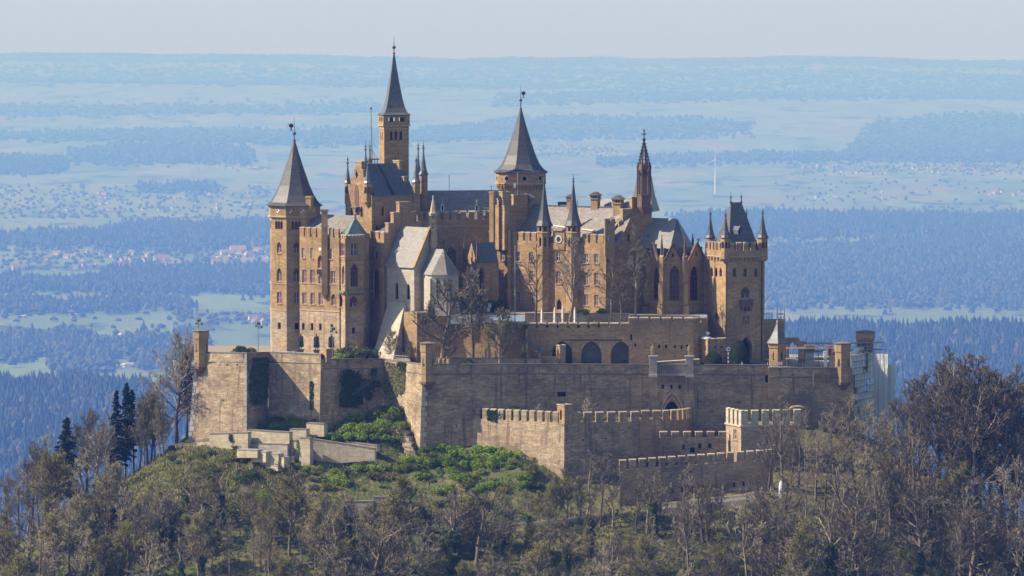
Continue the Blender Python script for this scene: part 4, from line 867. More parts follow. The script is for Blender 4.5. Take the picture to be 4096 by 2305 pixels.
for a in (('pale stone terrace wall with dark shrub, farthest left of the ruins', 838, 1738, 992, 1733, 1800, 1795, -24, -25.5), ('long pale terrace wall with clean ashlar below the ivy recess', 990, 1722, 1158, 1732, 1772, 1776, -26, -28), ('grey lower terrace wall under the long pale wall', 990, 1776, 1150, 1780, 1842, 1846, -27.2, -29.2),
          ('short pale wall behind the standing figure', 1148, 1768, 1194, 1766, 1842, 1842, -29.4, -29.6), ('small pale wall stepping up behind the tall block', 1160, 1718, 1226, 1720, 1772, 1772, -24, -24.5), ('tall pale block at the top of the ruined terraces', 1226, 1694, 1296, 1698, 1745, 1748, -23, -24),
          ('tall rust-streaked pier in the middle of the ruins', 1197, 1754, 1240, 1757, 1862, 1866, -31, -32), ('long rust-streaked terrace wall right of the tall pier', 1241, 1757, 1500, 1797, 1862, 1842, -31.5, -28.5), ('low upper terrace wall under the green bushes', 1380, 1768, 1508, 1786, 1795, 1806, -26, -26),
          ('pale ledge wall left of the bastion foot', 700, 1775, 790, 1778, 1830, 1830, -15, -17), ('small pale wall at the foot of the left bastion quoins', 788, 1766, 842, 1764, 1800, 1800, -19, -21)):
    ym, hf = (a[7] + a[8]) / 2, (a[3] - a[1]) / 16 * (.10 if a[3] - a[1] > 200 else .26); a = (*a[:7], ym + hf, ym - hf)
    lowwall('terrace_wall', a[0], *a[1:], mat='retaining_stone' if 'grey' in a[0] else 'ruin_stone')  # the lower wall gets a greyer stone than the others
for k, (x0, x1, y, b) in enumerate(((948, 1030, 1800, 1832), (1002, 1064, 1808, 1850), (1040, 1114, 1816, 1862), (1082, 1137, 1830, 1872), (1062, 1112, 1864, 1885))):
    lowwall('terrace_step', ('highest', 'second', 'third', 'fourth', 'lowest')[k] + ' pale stone slab of the stepped wall below the ruins', x0, y, x1, y + 3, b, b, -32 - k * .5, -35.0 - k * .5, 2.2, cat='step', cap='grey_trim')
for k, (x, y) in enumerate(((1588, 1708), (1610, 1726), (1622, 1748), (1632, 1770), (1639, 1790), (1646, 1806), (1651, 1822))):
    lowwall('stair_block', ('first', 'second', 'third', 'fourth', 'fifth', 'sixth', 'last')[k] + ' stone of the stair beside the middle bastion, from the top', x - 22, y, x + 14, y + 3, y + 24, y + 24, -20 - k * .9, -21.5 - k * .9, 1.8, 'weathered_sandstone', cat='step')
for a in (('small grey retaining wall far left among trunks', 1127, 2091, 1198, 2088, 2140, 2140, -56, -57), ('grey retaining wall beside the road at the left', 1107, 2126, 1196, 2124, 2180, 2176, -58, -59), ('narrow grey retaining wall behind dark branches', 1233, 2040, 1282, 2036, 2110, 2110, -52, -53), ('tall grey retaining wall of the lower terraces', 1279, 2026, 1366, 2026, 2110, 2112, -53.5, -54.5),
          ('wide pale retaining wall in the middle of the lower terraces', 1375, 2008, 1492, 2008, 2085, 2085, -53, -54), ('highest retaining wall of the lower terraces', 1490, 1990, 1602, 1990, 2075, 2075, -52.5, -53), ('right retaining wall of the lower terraces', 1571, 2008, 1690, 2012, 2080, 2082, -54.2, -54.6), ('rubble stone wall below the right retaining wall', 1420, 2080, 1700, 2086, 2128, 2120, -56, -56.5), ('low rubble wall above the guard rail', 1262, 2122, 1402, 2118, 2165, 2150, -58.3, -58.5)):
    lowwall('retaining_wall', a[0], *a[1:], mat='retaining_stone', cap='dark_coping')
lowwall('garden_wall', 'long low parapet behind the main wall, left part', 1745, 1436, 2166, 1436, 1470, 1470, -12, -12, mat='weathered_sandstone')
lowwall('garden_wall', 'low crenellated gate wall beside the slim turret', 2160, 1430, 2226, 1432, 1465, 1465, -10, -11.5, mat='golden_sandstone', cap='coping_stone')
lowwall('garden_wall', 'low light-topped wall at the edge of the upper terrace', 2100, 1256, 2516, 1258, 1300, 1300, 1.8, 1.8, mat='weathered_sandstone')
lowwall('garden_wall', 'low light-topped wall right of the parasols', 2520, 1262, 2800, 1268, 1300, 1300, 1.2, 1.2, mat='weathered_sandstone', cap='ruin_stone')
lowwall('garden_wall', 'curved low wall behind the tracery balustrade', 2618, 1452, 2800, 1440, 1470, 1470, -14, -12, mat='golden_sandstone', cap='ruin_stone')
# --- terrace wall with blind arches
T = Thing('terrace_wall', W(2112, 1460, -7), 'dark terrace wall with three blind pointed arches', 'wall', mat='golden_sandstone', jit=.7, cw=.7, ch=.3)
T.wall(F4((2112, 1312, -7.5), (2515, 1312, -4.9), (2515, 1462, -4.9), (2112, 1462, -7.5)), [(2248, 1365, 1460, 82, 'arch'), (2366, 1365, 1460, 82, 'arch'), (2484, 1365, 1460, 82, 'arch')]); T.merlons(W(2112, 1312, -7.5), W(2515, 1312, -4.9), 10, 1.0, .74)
T.wall(F4((2515, 1290, -4.9), (2773, 1291, -3.2), (2773, 1462, -3.2), (2515, 1462, -4.9)), [(2525, 1338, 1362, 8, 'sq'), (2541, 1374, 1388, 8, 'sq'), (2637, 1380, 1394, 9, 'sq'), (2665, 1380, 1394, 9, 'sq'), (2700, 1381, 1394, 8, 'sq'), (2727, 1381, 1396, 8, 'sq'), (2750, 1380, 1396, 8, 'sq')]); T.merlons(W(2515, 1290, -4.9), W(2773, 1291, -3.2), 6, 1.0, .74)
T.wall(F4((2773, 1291, -3.2), (2832, 1292, 2.5), (2832, 1462, 2.5), (2773, 1462, -3.2))); T.merlons(W(2773, 1291, -3.2), W(2832, 1292, 2.5), 2, 1.0, .74)
T.wall(F4((2090, 1312, 4), (2112, 1312, -7.5), (2112, 1462, -7.5), (2090, 1462, 4)))
MB().tube(W(2246, 1361, -6.9), W(2486, 1361, -5.3), .13, n=5).build('pipe', 'iron', T.o); T.finish()
A, B, Cc, D = XY(1800, -1.5), XY(2008, -5), XY(2114, -1), XY(2000, 6); zt = ZZ(1292, -4)
T = Thing('terrace_building', (B.x, B.y, ZS), 'yellow stone building under the terrace, its lit wall behind two trees', 'building'); T.block([A, B, Cc, D], ZS, zt, {0: [(1946, 1395, 1440, 12, 'plain')]}); T.course([A, B, Cc], zt, .3, closed=False)
for px in (1926, 1972): MB().tube(W(px, 1440, -4.3), W(px, 1300, -4.3), .12, n=5).build('drain_pipe', 'trim_stone', T.o)
T.finish()
T = Thing('canopy', W(1860, 1310, -3), 'white flat canopy roof half hidden behind the bare trees', 'canopy'); a, b = W(1790, 1268, -2), W(1978, 1268, -2); MB().box((a + b) / 2 + Vector((0, 1, .2)), ((b - a).length, 6, .35)).build('roof', 'grey_trim', T.o); MB().box((a + b) / 2 + Vector((0, -1.5, -.9)), ((b - a).length * .95, .3, 1.5)).build('valance', 'sheet_white', T.o)
for k in range(4): p = lerp(a, b, (k + .5) / 4); MB().tube((p.x, p.y - 1.2, zt), (p.x, p.y - 1.2, p.z), .12, n=5).build('post', 'steel', T.o)
# ------------------------------------------------------------------ the castle itself
def rot_of(px0, Y0, px1, Y1): a, b = XY(px0, Y0), XY(px1, Y1); return math.atan2(b.y - a.y, b.x - a.x)
def gable_wall(T, A, B, zb, steps, th=1.1, holes=(), mat=None):
    """stepped gable: steps = [(fraction of half width from the outside, z top)], symmetric, on plan line A-B"""
    A, B = Vector(A).to_2d(), Vector(B).to_2d(); L = (B - A).length; d = (B - A) / L; n = Vector((d.y, -d.x)); mat = mat or T.mat
    xs_ = [0.0] + [s[0] for s in steps[1:]] + [.5]; zb0 = zb
    f = Face((*A, zb), (*B, zb), (*B, steps[0][1]), (*A, steps[0][1])); T.wall(f, holes, mat=mat)
    back = lambda p: p - n * th
    for k, (u, z) in enumerate(steps):
        u1 = steps[k + 1][0] if k + 1 < len(steps) else .5
        z0 = steps[k - 1][1] if k else zb
        segs = [(u, u1, 1), (1 - u1, 1 - u, 1)] if u1 < .499 else [(u, 1 - u, 1)]
        for a_, b_, _ in segs:
            p, q = A + d * L * a_, A + d * L * b_; top = z
            zlow = steps[0][1]
            if k: T.wall(Face((*p, zlow), (*q, zlow), (*q, top), (*p, top)), [h for h in () ], mat=mat)
            mb = MB(); c = [p, q, back(q), back(p)]; mb.poly([(*c[0], zb), (*c[0], top), (*c[3], top), (*c[3], zb)]); mb.poly([(*c[1], zb), (*c[2], zb), (*c[2], top), (*c[1], top)]); mb.poly([(*c[2], zb), (*c[3], zb), (*c[3], top), (*c[2], top)]); mb.build('gable_step', mat, T.o)
            m = (p + q) / 2 - n * th / 2; MB().box((m.x, m.y, top + .13), ((q - p).length + .24, th + .24, .26), ax=(Vector((*d, 0)), Vector((*n, 0)), Vector((0, 0, 1)))).build('coping', 'coping_stone', T.o)
def chimney(T, px, Y, w, pt, pb, house=False, name='chimney', d=None):
    c = W(px, pb, Y); zt = ZZ(pt, Y); r = w / 32; a = R(-24); ax = (Vector((math.cos(a), math.sin(a), 0)), Vector((-math.sin(a), math.cos(a), 0)), Vector((0, 0, 1))); h = zt - c.z; o = None
    k = r * 1.55
    mb = MB(); mb.box((c.x, c.y, c.z + h / 2 - 1), (k, k, h + 2 - (1.6 if house else .3)), ax=ax) if not house else mb.box((c.x, c.y, c.z + h * .25 - .5), (k, k, h * .5 + 1), ax=ax)
    if not house: mb.box((c.x, c.y, zt - .25), (k * 1.18, k * 1.18, .5), ax=ax)
    o = mb.build(name, T.mat, T.o)
    if house:
        z0 = c.z + h * .5; m2 = MB(); zz = lerp(z0, zt, .55); m2.box((c.x, c.y, z0 + .12), (k * 1.25, k * 1.25, .25), ax=ax)
        for sx in (-1, -.33, .33, 1):
            for sy in (-1, -.33, .33, 1):
                if abs(sx) == 1 or abs(sy) == 1: p = c + ax[0] * (sx * k * .5) + ax[1] * (sy * k * .5); m2.box((p.x, p.y, (z0 + zz) / 2), (.26, .26, zz - z0), ax=ax)
        m2.box((c.x, c.y, zz - .12), (k * 1.25, k * 1.25, .24), ax=ax); m2.box((c.x, c.y, (z0 + zz) / 2), (k * .6, k * .6, zz - z0), 1, ax=ax); m2.build('smoke_openings', [T.mat, 'dark_hole'], o)
        e = k * .78; q = [c + ax[0] * (a_ * e) + ax[1] * (b_ * e) for a_, b_ in ((-1, -1), (1, -1), (1, 1), (-1, 1))]; r0, r1 = c - ax[1] * e, c + ax[1] * e; m3 = MB()
        P = [(p.x, p.y, zz) for p in q]; r0, r1 = (r0.x, r0.y, zt), (r1.x, r1.y, zt); m3.poly([P[0], r0, r1, P[3]][::-1]); m3.poly([P[1], P[2], r1, r0]); m3.poly([P[0], P[1], r0]); m3.poly([P[2], P[3], r1]); m3.build('chimney_roof', 'dark_coping', o)
    return o
def dormer(T, px, Y, pt, pb, w=16, dark=False, skew=R(-24)):
    c = W(px, pb, Y); h = ZZ(pt, Y) - c.z; r = w / 32; ax = Vector((math.cos(skew), math.sin(skew), 0)); ay = Vector((-math.sin(skew), math.cos(skew), 0)); hw = h * .52
    def p(a, b, z): q = c + ax * a + ay * b; return (q.x, q.y, c.z + z)
    m = MB(); m.poly([p(-r, 0, 0), p(r, 0, 0), p(r, 0, hw), p(0, 0, h * .86), p(-r, 0, hw)]); m.poly([p(r, 0, 0), p(r, 3, 1.5), p(r, 3, hw), p(r, 0, hw)]); m.poly([p(-r, 0, 0), p(-r, 0, hw), p(-r, 3, hw), p(-r, 3, 0)])
    o = m.build('dormer', 'dark_slate' if dark else 'white_paint', T.o)
    m = MB(); e = r * 1.25
    for s in (-1, 1): q = [p(s * e, -.25, hw - .25), p(0, -.25, h * .9), p(0, 3.4, h * .9), p(s * e, 3.4, hw - .25)]; m.poly(q if s < 0 else q[::-1])
    m.build('dormer_roof', 'lead_blue', o); mb = MB(); pts = [(x * .75, z) for x, z in arch_pts(r * 2, hw * 1.15, hw * .4)]; mb.poly([p(-r * .55, -.02, hw * .12), p(r * .55, -.02, hw * .12)] + [p(x * .75, -.02, z) for x, z in pts] + [p(-x * .75, -.02, z) for x, z in reversed(pts[:-1])]); mb.build('pane', 'dark_hole', o)
    m = MB(); m.tube(p(0, -.1, h * .85), p(0, -.1, h * 1.12), .07, .02, 4); m.build('dormer_finial', 'trim_stone' if dark else 'white_paint', o)
def turret(T, px, Y, wpx, pt, pb, apex, n=8, pc=None, tip=None, ball=None, mat='spire_slate', win=True, rot=R(22.5 + 7.5), crown=False, nm='turret'):
    """slim corner turret with a pointed roof, part of its building"""
    c = W(px, pb, Y); r = wpx / 32 / .96; zt, zb, za = ZZ(pt, Y), c.z, ZZ(apex, Y); pl = ngon((c.x, c.y), r * .86, n, rot); hh = zt - zb
    for k in range(n):
        a, b = pl[k], pl[(k + 1) % n]; f = Face((a.x, a.y, zb), (b.x, b.y, zb), (b.x, b.y, zt), (a.x, a.y, zt))
        if f.n.y > .6: T.wall(f, skin=False, name=nm); continue
        w = .42 / f.L; hs = [Hole(.5 - w, .5 + w, 1 - 2.6 / hh, 1 - .8 / hh, 1, 'lan', .25)] if win and not crown and hh > 3 else []
        if crown: hs = [Hole(.5 - w, .5 + w, 1 - 1.35 / hh, 1 - .25 / hh, 0, 'opensq', .3), Hole(.5 - w * .8, .5 + w * .8, 1 - 5.2 / hh, 1 - 2.7 / hh, 1, 'lan', .3)]
        T.wall(f, hs, skin=f.n.y < .2, name=nm)
    if crown: MB().lathe((c.x, c.y), [(r * .9, zt - 1.75), (r * .97, zt - 1.6), (r * .9, zt - 1.5)], n, rot).build('string_course', 'trim_stone', T.o)
    if pc: MB().lathe((c.x, c.y), [(r * .1, ZZ(pc, Y)), (r * .6, lerp(ZZ(pc, Y), zb, .6)), (r * .95, zb - .1), (r * .95, zb + .15)], n, rot).build('corbel', T.mat, T.o)
    H = za - zt; T.spire((c.x, c.y), [(r * 1.02, zt - .05), (r * 1.06, zt + .08), (r * .78, zt + H * .12), (r * .52, zt + H * .32), (r * .28, zt + H * .62), (.1, za)], n, rot, mat, cw=.4, ch=.36)
    if tip: T.finial((c.x, c.y), za - .3, ZZ(tip, Y), ZZ(ball, Y) if ball else za + .5, .26)
    return c
# --- west octagonal tower
c = XY(1179, 21.5); Y = 21.5; T = Thing('octagonal_tower', (c.x, c.y, ZL - 1), 'octagonal tower at the left end with slate cone and chequered roundels', 'tower')
zb, zt, zp = ZL - 1.2, ZZ(822, 21.5), ZZ(862, 21.5); rot = R(-90 - 15.5); r = 6.55
pl = ngon(c, r, 8, rot); zw = ZZ(1240, 18); zs = ZZ(1135, 18)
WIN = {0: [(1190, 0, 0, 0, '')]}
for k in range(8):
    a, b = pl[k], pl[(k + 1) % 8]; f = Face((a.x, a.y, zw), (b.x, b.y, zw), (b.x, b.y, zp), (a.x, a.y, zp)); f2 = Face((a.x, a.y, zb), (b.x, b.y, zb), (b.x, b.y, zw), (a.x, a.y, zw)); hs, h2 = [], []
    if f.n.y < .1:
        pa, pb_ = PIX((*a, zw))[0], PIX((*b, zw))[0]; m = (pa + pb_) / 2; ww = pb_ - pa
        z = lambda py: (ZZ(py, 14) - zw) / f.H
        for s in (-1, 0, 1): w = .42 / f.L; hs.append(Hole(.5 + s * .17 - w, .5 + s * .17 + w, z(920), z(884), 1, 'lan', .35))
        if ww < 112:
            w = .75 / f.L
            hs += [Hole(.5 - w, .5 + w, z(1016), z(970), 1, 'lan2', .35), Hole(.5 - w * 1.05, .5 + w * 1.05, z(1130), z(1074), 1, 'lan2', .4), Hole(.5 - w, .5 + w, z(1218), z(1172), 0, 'cross', .35)]
        h2 = [Hole(.5 - .5 / f2.L, .5 + .5 / f2.L, (ZZ(1320, 14) - zb) / f2.H, (ZZ(1294, 14) - zb) / f2.H, 0, 'sq', .5)]
    T.wall(f, hs, skin=f.n.y < .2); T.mat, sv = 'weathered_sandstone', T.mat; T.wall(f2, h2, skin=f2.n.y < .2); T.mat = sv
pr = ngon(c, r * 1.05, 8, rot)
for k in range(8):
    a, b = pr[k], pr[(k + 1) % 8]; f = Face((a.x, a.y, zp), (b.x, b.y, zp), (b.x, b.y, zt), (a.x, a.y, zt)); T.wall(f, skin=f.n.y < .2)
    if f.n.y < .3:
        for u in ((.22, .78) if f.n.y < -.8 else (.5,)):
            q = f.at(u, .5, .06); d, up = f.d, Vector((0, 0, 1)); mb = MB()
            for j in range(4):
                aa = [q + d * (.42 * math.cos(t)) + up * (.42 * math.sin(t)) for t in [math.pi / 2 * j + math.pi / 8 * i for i in range(5)]]; mb.poly([q] + aa, j % 2)
            mb.tube(q - f.n * .1, q - f.n * .005, .5, n=12, m=2); mb.build('roundel', ['white_paint', 'iron', 'trim_stone'], T.o)
T.course(pr, zp - .25, .3, .2); T.course(pr, zt - .2, .3, .2); T.course(pl, zs, .25, .15); T.course(pl, zw - .1, .25, .12)
za = ZZ(562, 21.5); H = za - zt; T.spire(c, [(r * 1.14, zt - .05), (r * 1.16, zt + .12), (r * .98, zt + H * .055), (r * .80, zt + H * .16), (r * .62, zt + H * .31), (r * .40, zt + H * .55), (r * .2, zt + H * .78), (.22, za)], 8, rot, cw=.6, ch=.42)
T.finial(c, za, ZZ(470, 18), ZZ(536, 18), .48, (-1, ZZ(518, 18), 1.3)); chimney(T, 1238, 16, 30, 785, 818); T.finish()
# --- palace front with merlons, beside the octagonal tower
A, B = XY(1199, 12.6), XY(1358, 4.6); T = Thing('palace_wing', (A.x, A.y, ZL - 1), 'sunlit palace front with red framed windows between tower and oriel', 'building')
zb, zt, zw = ZL - 1.2, ZZ(948, 10), ZZ(1242, 10); f = Face((*A, zw), (*B, zw), (*B, zt), (*A, zt)); f2 = Face((*A, zb), (*B, zb), (*B, zw), (*A, zw))
T.wall(f, [(1213, 993, 1033, 12, 'plain'), (1248, 993, 1035, 12, 'plain'), (1323, 995, 1037, 12, 'plain'), (1281, 1020, 1075, 22, 'lan2'), (1218, 1080, 1132, 18, 'cross'), (1250, 1080, 1133, 18, 'cross'), (1332, 1085, 1136, 19, 'cross'), (1282, 1104, 1140, 16, 'plain'), (1218, 1172, 1217, 17, 'cross'), (1251, 1172, 1219, 17, 'cross'), (1283, 1172, 1220, 17, 'cross'), (1333, 1175, 1223, 17, 'lan2')])
T.mat = 'weathered_sandstone'; T.wall(f2, [(1213, 1293, 1320, 11, 'sq'), (1248, 1293, 1322, 11, 'sq'), (1281, 1295, 1322, 11, 'sq'), (1328, 1298, 1324, 11, 'sq')]); T.mat = 'golden_sandstone'
T.merlons((*A, zt), (*lerp(A, B, .56), zt), 4, 2.1, .7); T.merlons((*lerp(A, B, .72), zt), (*B, zt), 2, 2.1, .7, ends=False); T.course([A, B], ZZ(1137, 10), .25, .14, closed=False); T.course([A, B], zw - .1, .3, .16, closed=False)
p = W(1299, 1175, 7.0); mb = MB(); ztop = ZZ(838, 7.0); mb.box((p.x, p.y, (p.z + ztop) / 2), (1.5, 1.3, ztop - p.z)); mb.box((p.x, p.y, ztop - .3), (2.0, 1.8, .6)); mb.box((p.x, p.y, ztop - 4.2), (1.9, 1.6, .5)); mb.lathe((p.x, p.y), [(.1, p.z - 1.4), (1.0, p.z)], 4, R(45)); mb.build('chimney_shaft', 'golden_sandstone', T.o)
mb = MB(); p = W(1281, 1097, 8.2); mb.box((p.x, p.y, p.z + .6), (1.7, .7, 1.3)); mb.build('balcony', 'red_sandstone', T.o)
q = f.find(1281, 997); q = f.at(q[0], q[1], .05); mb = MB(); mb.tube(q, q + f.n * .05, .55, n=12); mb.tube(q + f.n * .06, q + f.n * .08, .36, n=12, m=1); mb.build('roundel', ['trim_stone', 'white_paint'], T.o)
D0, D1 = A + Vector((4, 14)), B + Vector((5, 14)); zr = ZZ(858, 18); T.slates(Face((A.x + .6, A.y + 1.2, zt), (B.x + .6, B.y + 1.2, zt), (D1.x, D1.y - 7, zr), (D0.x - 1, D0.y - 7, zr)), 'patched_slate'); T.slates(Face((A.x + .6, A.y + 1.2, zt), (D0.x - 1, D0.y - 7, zr), (D0.x - 1, D0.y - 7, zr), (D0.x, D0.y, zt))if False else Face((D0.x, D0.y + 4, zt), (A.x + .6, A.y + 1.2, zt), (D0.x - 1, D0.y - 7, zr), (D0.x - 1, D0.y - 7, zr)), 'dark_slate')
MB().poly([(*B, zb), (D1.x, D1.y, zb), (D1.x, D1.y, zt), (*B, zt)]).poly([(D1.x, D1.y, zb), (D0.x, D0.y, zb), (D0.x, D0.y, zt), (D1.x, D1.y, zt)]).build('wall', 'golden_sandstone', T.o); T.finish()
# --- oriel tower with green pyramid roof
P_ = [XY(1353, 7), XY(1381, .8), XY(1452, 4), XY(1482, 9.5), XY(1440, 14)]; T = Thing('oriel_tower', (*P_[1], ZL - 1), 'oriel tower with red gothic windows under a green copper pyramid', 'tower')
zb, zl, zt = ZL - 1.2, ZZ(1162, 7), ZZ(952, 7); zw = ZZ(1245, 7)
T.mat = 'weathered_sandstone'; T.block(P_, zb, zw, {0: [(1358, 1300, 1322, 9, 'sq')], 1: [(1415, 1311, 1335, 13, 'sq')], 2: [(1465, 1311, 1332, 10, 'sq')]}, cap=False); T.mat = 'golden_sandstone'
T.block(P_, zw, zl, {0: [(1364, 1180, 1228, 15, 'lan2')], 1: [(1415, 1183, 1230, 29, 'lan2')]}, cap=False); T.block(P_, zl, zt, {0: [(1371, 974, 1026, 18, 'cross'), (1373, 1060, 1140, 12, 'lan2')], 1: [(1417, 974, 1026, 30, 'cross'), (1418, 1054, 1148, 30, 'big')]})
ctr = sum(P_, Vector((0, 0))) / 5; out = [ctr + (p - ctr) * 1.13 for p in P_]; T.course(out, zl - .25, .4, .15, 'copper_green', name='ledge'); 
for i in range(3): T.corbels((*P_[i], zl - 1.1), (*P_[i + 1], zl - 1.1), (4, 9, 4)[i], .9, .5)
T.course(P_, ZZ(1040, 7), .2, .1, 'red_sandstone')
for i in range(3): T.merlons((*P_[i], zt), (*P_[i + 1], zt), (3, 5, 3)[i], .75, .62, th=.4, ends=False)
za = ZZ(868, 9); mb = MB(); q = [ctr + (p - ctr) * .95 for p in P_]; mb2 = T.sl.setdefault('copper_green', Skin())
for i in range(5): a, b = q[i], q[(i + 1) % 5]; T.slates(Face((*a, zt + .1), (*b, zt + .1), (*ctr, za), (*ctr, za)), 'copper_green', cw=.9, ch=.5)
T.finial(ctr, za, za + 2.0, za + .6, .3, mat='red_sandstone', ballmat='red_sandstone'); MB().tube(W(1479, 1400, 6), W(1479, 950, 6), .14, n=5).build('drain_pipe', 'iron', T.o); T.finish()
# --- wall between oriel tower and the white chapel, with a stepped gable
A, B, Cc = XY(1480, 12.5), XY(1537, 8.0), XY(1700, 18); T = Thing('gabled_wing', (*B, ZL - 1), 'stepped gable wing between the oriel tower and the white chapel', 'building')
zb, zt = ZL - 1.2, ZZ(955, 10); f = Face((*A, zb), (*B, zb), (*B, zt), (*A, zt)); T.wall(f, [(1504, 1000, 1036, 11, 'lan'), (1504, 1072, 1195, 22, 'big')]); T.merlons((*A, zt), (*B, zt), 3, 1.6, .7, ends=False)
zz = [ZZ(p, 12) for p in (932, 893, 852, 812)]; gable_wall(T, B, Cc, zb, [(0, zz[0]), (.10, zz[1]), (.23, zz[2]), (.37, zz[3])])
mid = lerp(B, Cc, .5); nb = Vector(((A - B).x, (A - B).y)).normalized() * 11; zr = ZZ(870, 14); T.slates(Face((A.x + .5, A.y + .5, zt), (B.x + .3, B.y + .9, zt), (mid.x, mid.y + .6, zr), (mid.x + nb.x, mid.y + nb.y + .6, zr)), 'lead_blue'); T.finish()
# --- high gabled block in front of the watch tower
A, B = XY(1383, 23), XY(1488, 14.5); dv = (B - A).normalized(); nv = Vector((-dv.y, dv.x)); Cc = B + nv * 14.4; D = A + nv * 14.4
T = Thing('gabled_block', (*B, ZL - 1), 'high block with sunlit stepped gable, slate roof and four pointed turrets', 'building'); zb, ze, zr = ZZ(1150, 16), ZZ(784, 18), ZZ(655, 22)
zz = [ZZ(p, 17.5) for p in (786, 745, 714, 682, 650)]
f = Face((*B, zb), (*Cc, zb), (*Cc, ze), (*B, ze)); T.wall(f, [(1531, 826, 865, 10, 'lan'), (1509, 898, 940, 11, 'lan'), (1669, 804, 824, 11, 'sq')])
gable_wall(T, A, B, zb, [(0, zz[0]), (.10, zz[1]), (.20, zz[2]), (.32, zz[3]), (.385, zz[4])])
gf = Face((*A, zz[0]), (*B, zz[0]), (*B, zz[4]), (*A, zz[4])); 
mb = MB(); nf = gf.n; q0 = gf.at(.5, 0) + nf * .12; m = arch_pts(1.7, 5.4, 2.2)
def on_gable(px, py, o=.12): u, v = gf.find(px, py); return gf.at(u, v, o)
b0 = on_gable(1427, 822); mb.poly([b0 + gf.d * x + Vector((0, 0, z)) for x, z in [(-.85, 0), (.85, 0)] + m + [(-x, z) for x, z in reversed(m[:-1])]]); mb.build('blind_window', 'red_sandstone', T.o)
mb = MB(); b1 = on_gable(1427, 829, .5); mb.box(b1, (2.4, 1.0, .35), ax=(gf.d, gf.n, Vector((0, 0, 1)))); mb.box(b1 - Vector((0, 0, .6)), (1.2, .8, .9), ax=(gf.d, gf.n, Vector((0, 0, 1)))); mb.build('balcony', 'dark_coping', T.o)
for px in (1409, 1447):
    mb = MB(); b0 = on_gable(px, 866); mm = arch_pts(.8, 2.6, .9); mb.poly([b0 + gf.d * x + Vector((0, 0, z)) for x, z in [(-.4, 0), (.4, 0)] + mm + [(-x, z) for x, z in reversed(mm[:-1])]]); mb.build('window', 'glass', T.o)
mb = MB(); b0 = on_gable(1427, 698); mb.poly([b0 + gf.d * x + Vector((0, 0, z)) for x, z in ((0, -1.0), (.5, 0), (0, 1.0), (-.5, 0))]); mb.build('diamond_window', 'dark_hole', T.o)
R0, R1 = lerp(A, B, .5), lerp(D, Cc, .5); T.slates(Face((*(B + nv * .9), ze), (*(Cc - nv * .2), ze), (*(R1 - nv * 1.0), zr), (*(R0 + nv * .9), zr)), 'dark_slate'); T.slates(Face((*(D - nv * .2), ze), (*(A + nv * .9), ze), (*(R0 + nv * .9), zr), (*(R1 - nv * 1.0), zr)), 'dark_slate')
e2 = D + dv * .01; gable_wall(T, Cc - nv * 1.2 - dv * 0, D - nv * 1.2, ze - 4, [(0, zz[0]), (.2, zz[2]), (.385, zz[4])])
T.wall(Face((*D, zb), (*A, zb), (*A, ze), (*D, ze)), skin=False); T.course([B, Cc], ze - .3, .4, .2, 'lead_blue', closed=False, name='gutter')
MB().tube(W(1567, 925, 18.2), W(1567, 786, 19), .12, n=5).build('drain_pipe', 'iron', T.o)
mb = MB(); a, b = lerp(R0, R1, .38), lerp(B, Cc, .42); rp = Face((*(B + nv * .9), ze), (*(Cc - nv * .2), ze), (*(R1 - nv * 1.0), zr), (*(R0 + nv * .9), zr)); p0, p1 = rp.at(.40, .98, .12), rp.at(.46, .03, .12); mb.box((p0 + p1) / 2, (.7, .3, (p0 - p1).length), ax=(rp.d, rp.n, (p0 - p1).normalized())); mb.build('roof_ridge_strip', 'iron', T.o)
turret(T, 1391, 23.5, 28, 732, 812, 648, 8, 830, 622, 638, 'lead_blue'); turret(T, 1471, 15.5, 34, 734, 808, 652, 8, 832, 628, 645, 'lead_blue'); turret(T, 1665, 24.5, 36, 730, 860, 640, 8, None, 618, 638, 'lead_blue', win=False); T.finish()
# --- watch tower
Yb = 30; A, B, Cc = XY(1518, Yb + 6.0, 600), XY(1537, Yb, 600), XY(1635, Yb + 1.1, 600); D = A + (Cc - B); T = Thing('watch_tower', (*B, ZZ(700, Yb)), 'tallest square watch tower with needle slate spire', 'tower', mat='tower_sandstone')
zb, z1, zt = ZZ(720, Yb), ZZ(502, Yb), ZZ(462, Yb); z3 = [(px, 524, 561, 12, 'open') for px in (1565, 1584, 1604)]
F_ = T.block([A, B, Cc, D], zb, z1, {0: [(1524, 528, 562, 3, 'open'), (1530, 528, 562, 3, 'open')], 1: z3 + [(1582, 630, 655, 12, 'lan')], 3: []}, cap=False)
hs = [Hole(1 - h.u1, 1 - h.u0, h.v0 - .013, h.v1 - .013, 1, 'open', .5) for h in [hole(F_[1], *q) for q in z3]]
T.o.children  # back wall gets the same openings so that the sky shows through
for o in [o for o in T.o.children if o.name.startswith('wall')]:
    pass
ctr = (A + B + Cc + D) / 4; out = [ctr + (p - ctr) * 1.07 for p in (A, B, Cc, D)]
for k in range(4):
    a, b = out[k], out[(k + 1) % 4]; f = Face((*a, z1), (*b, z1), (*b, zt), (*a, zt)); w = .85 / f.L; T.wall(f, [Hole(.31 - w, .31 + w, .36, .78, 0, 'opensq', .4), Hole(.71 - w, .71 + w, .36, .78, 0, 'opensq', .4)], skin=f.n.y < .2)
T.course(out, z1 - .25, .3, .16); T.course([A, B, Cc, D], ZZ(517, Yb), .2, .12)
za = ZZ(215, Yb); H = za - zt; rr = (out[0] - out[2]).length / 2; ro = math.atan2((out[0] - ctr).y, (out[0] - ctr).x); ro = math.atan2((A - ctr).y, (A - ctr).x)
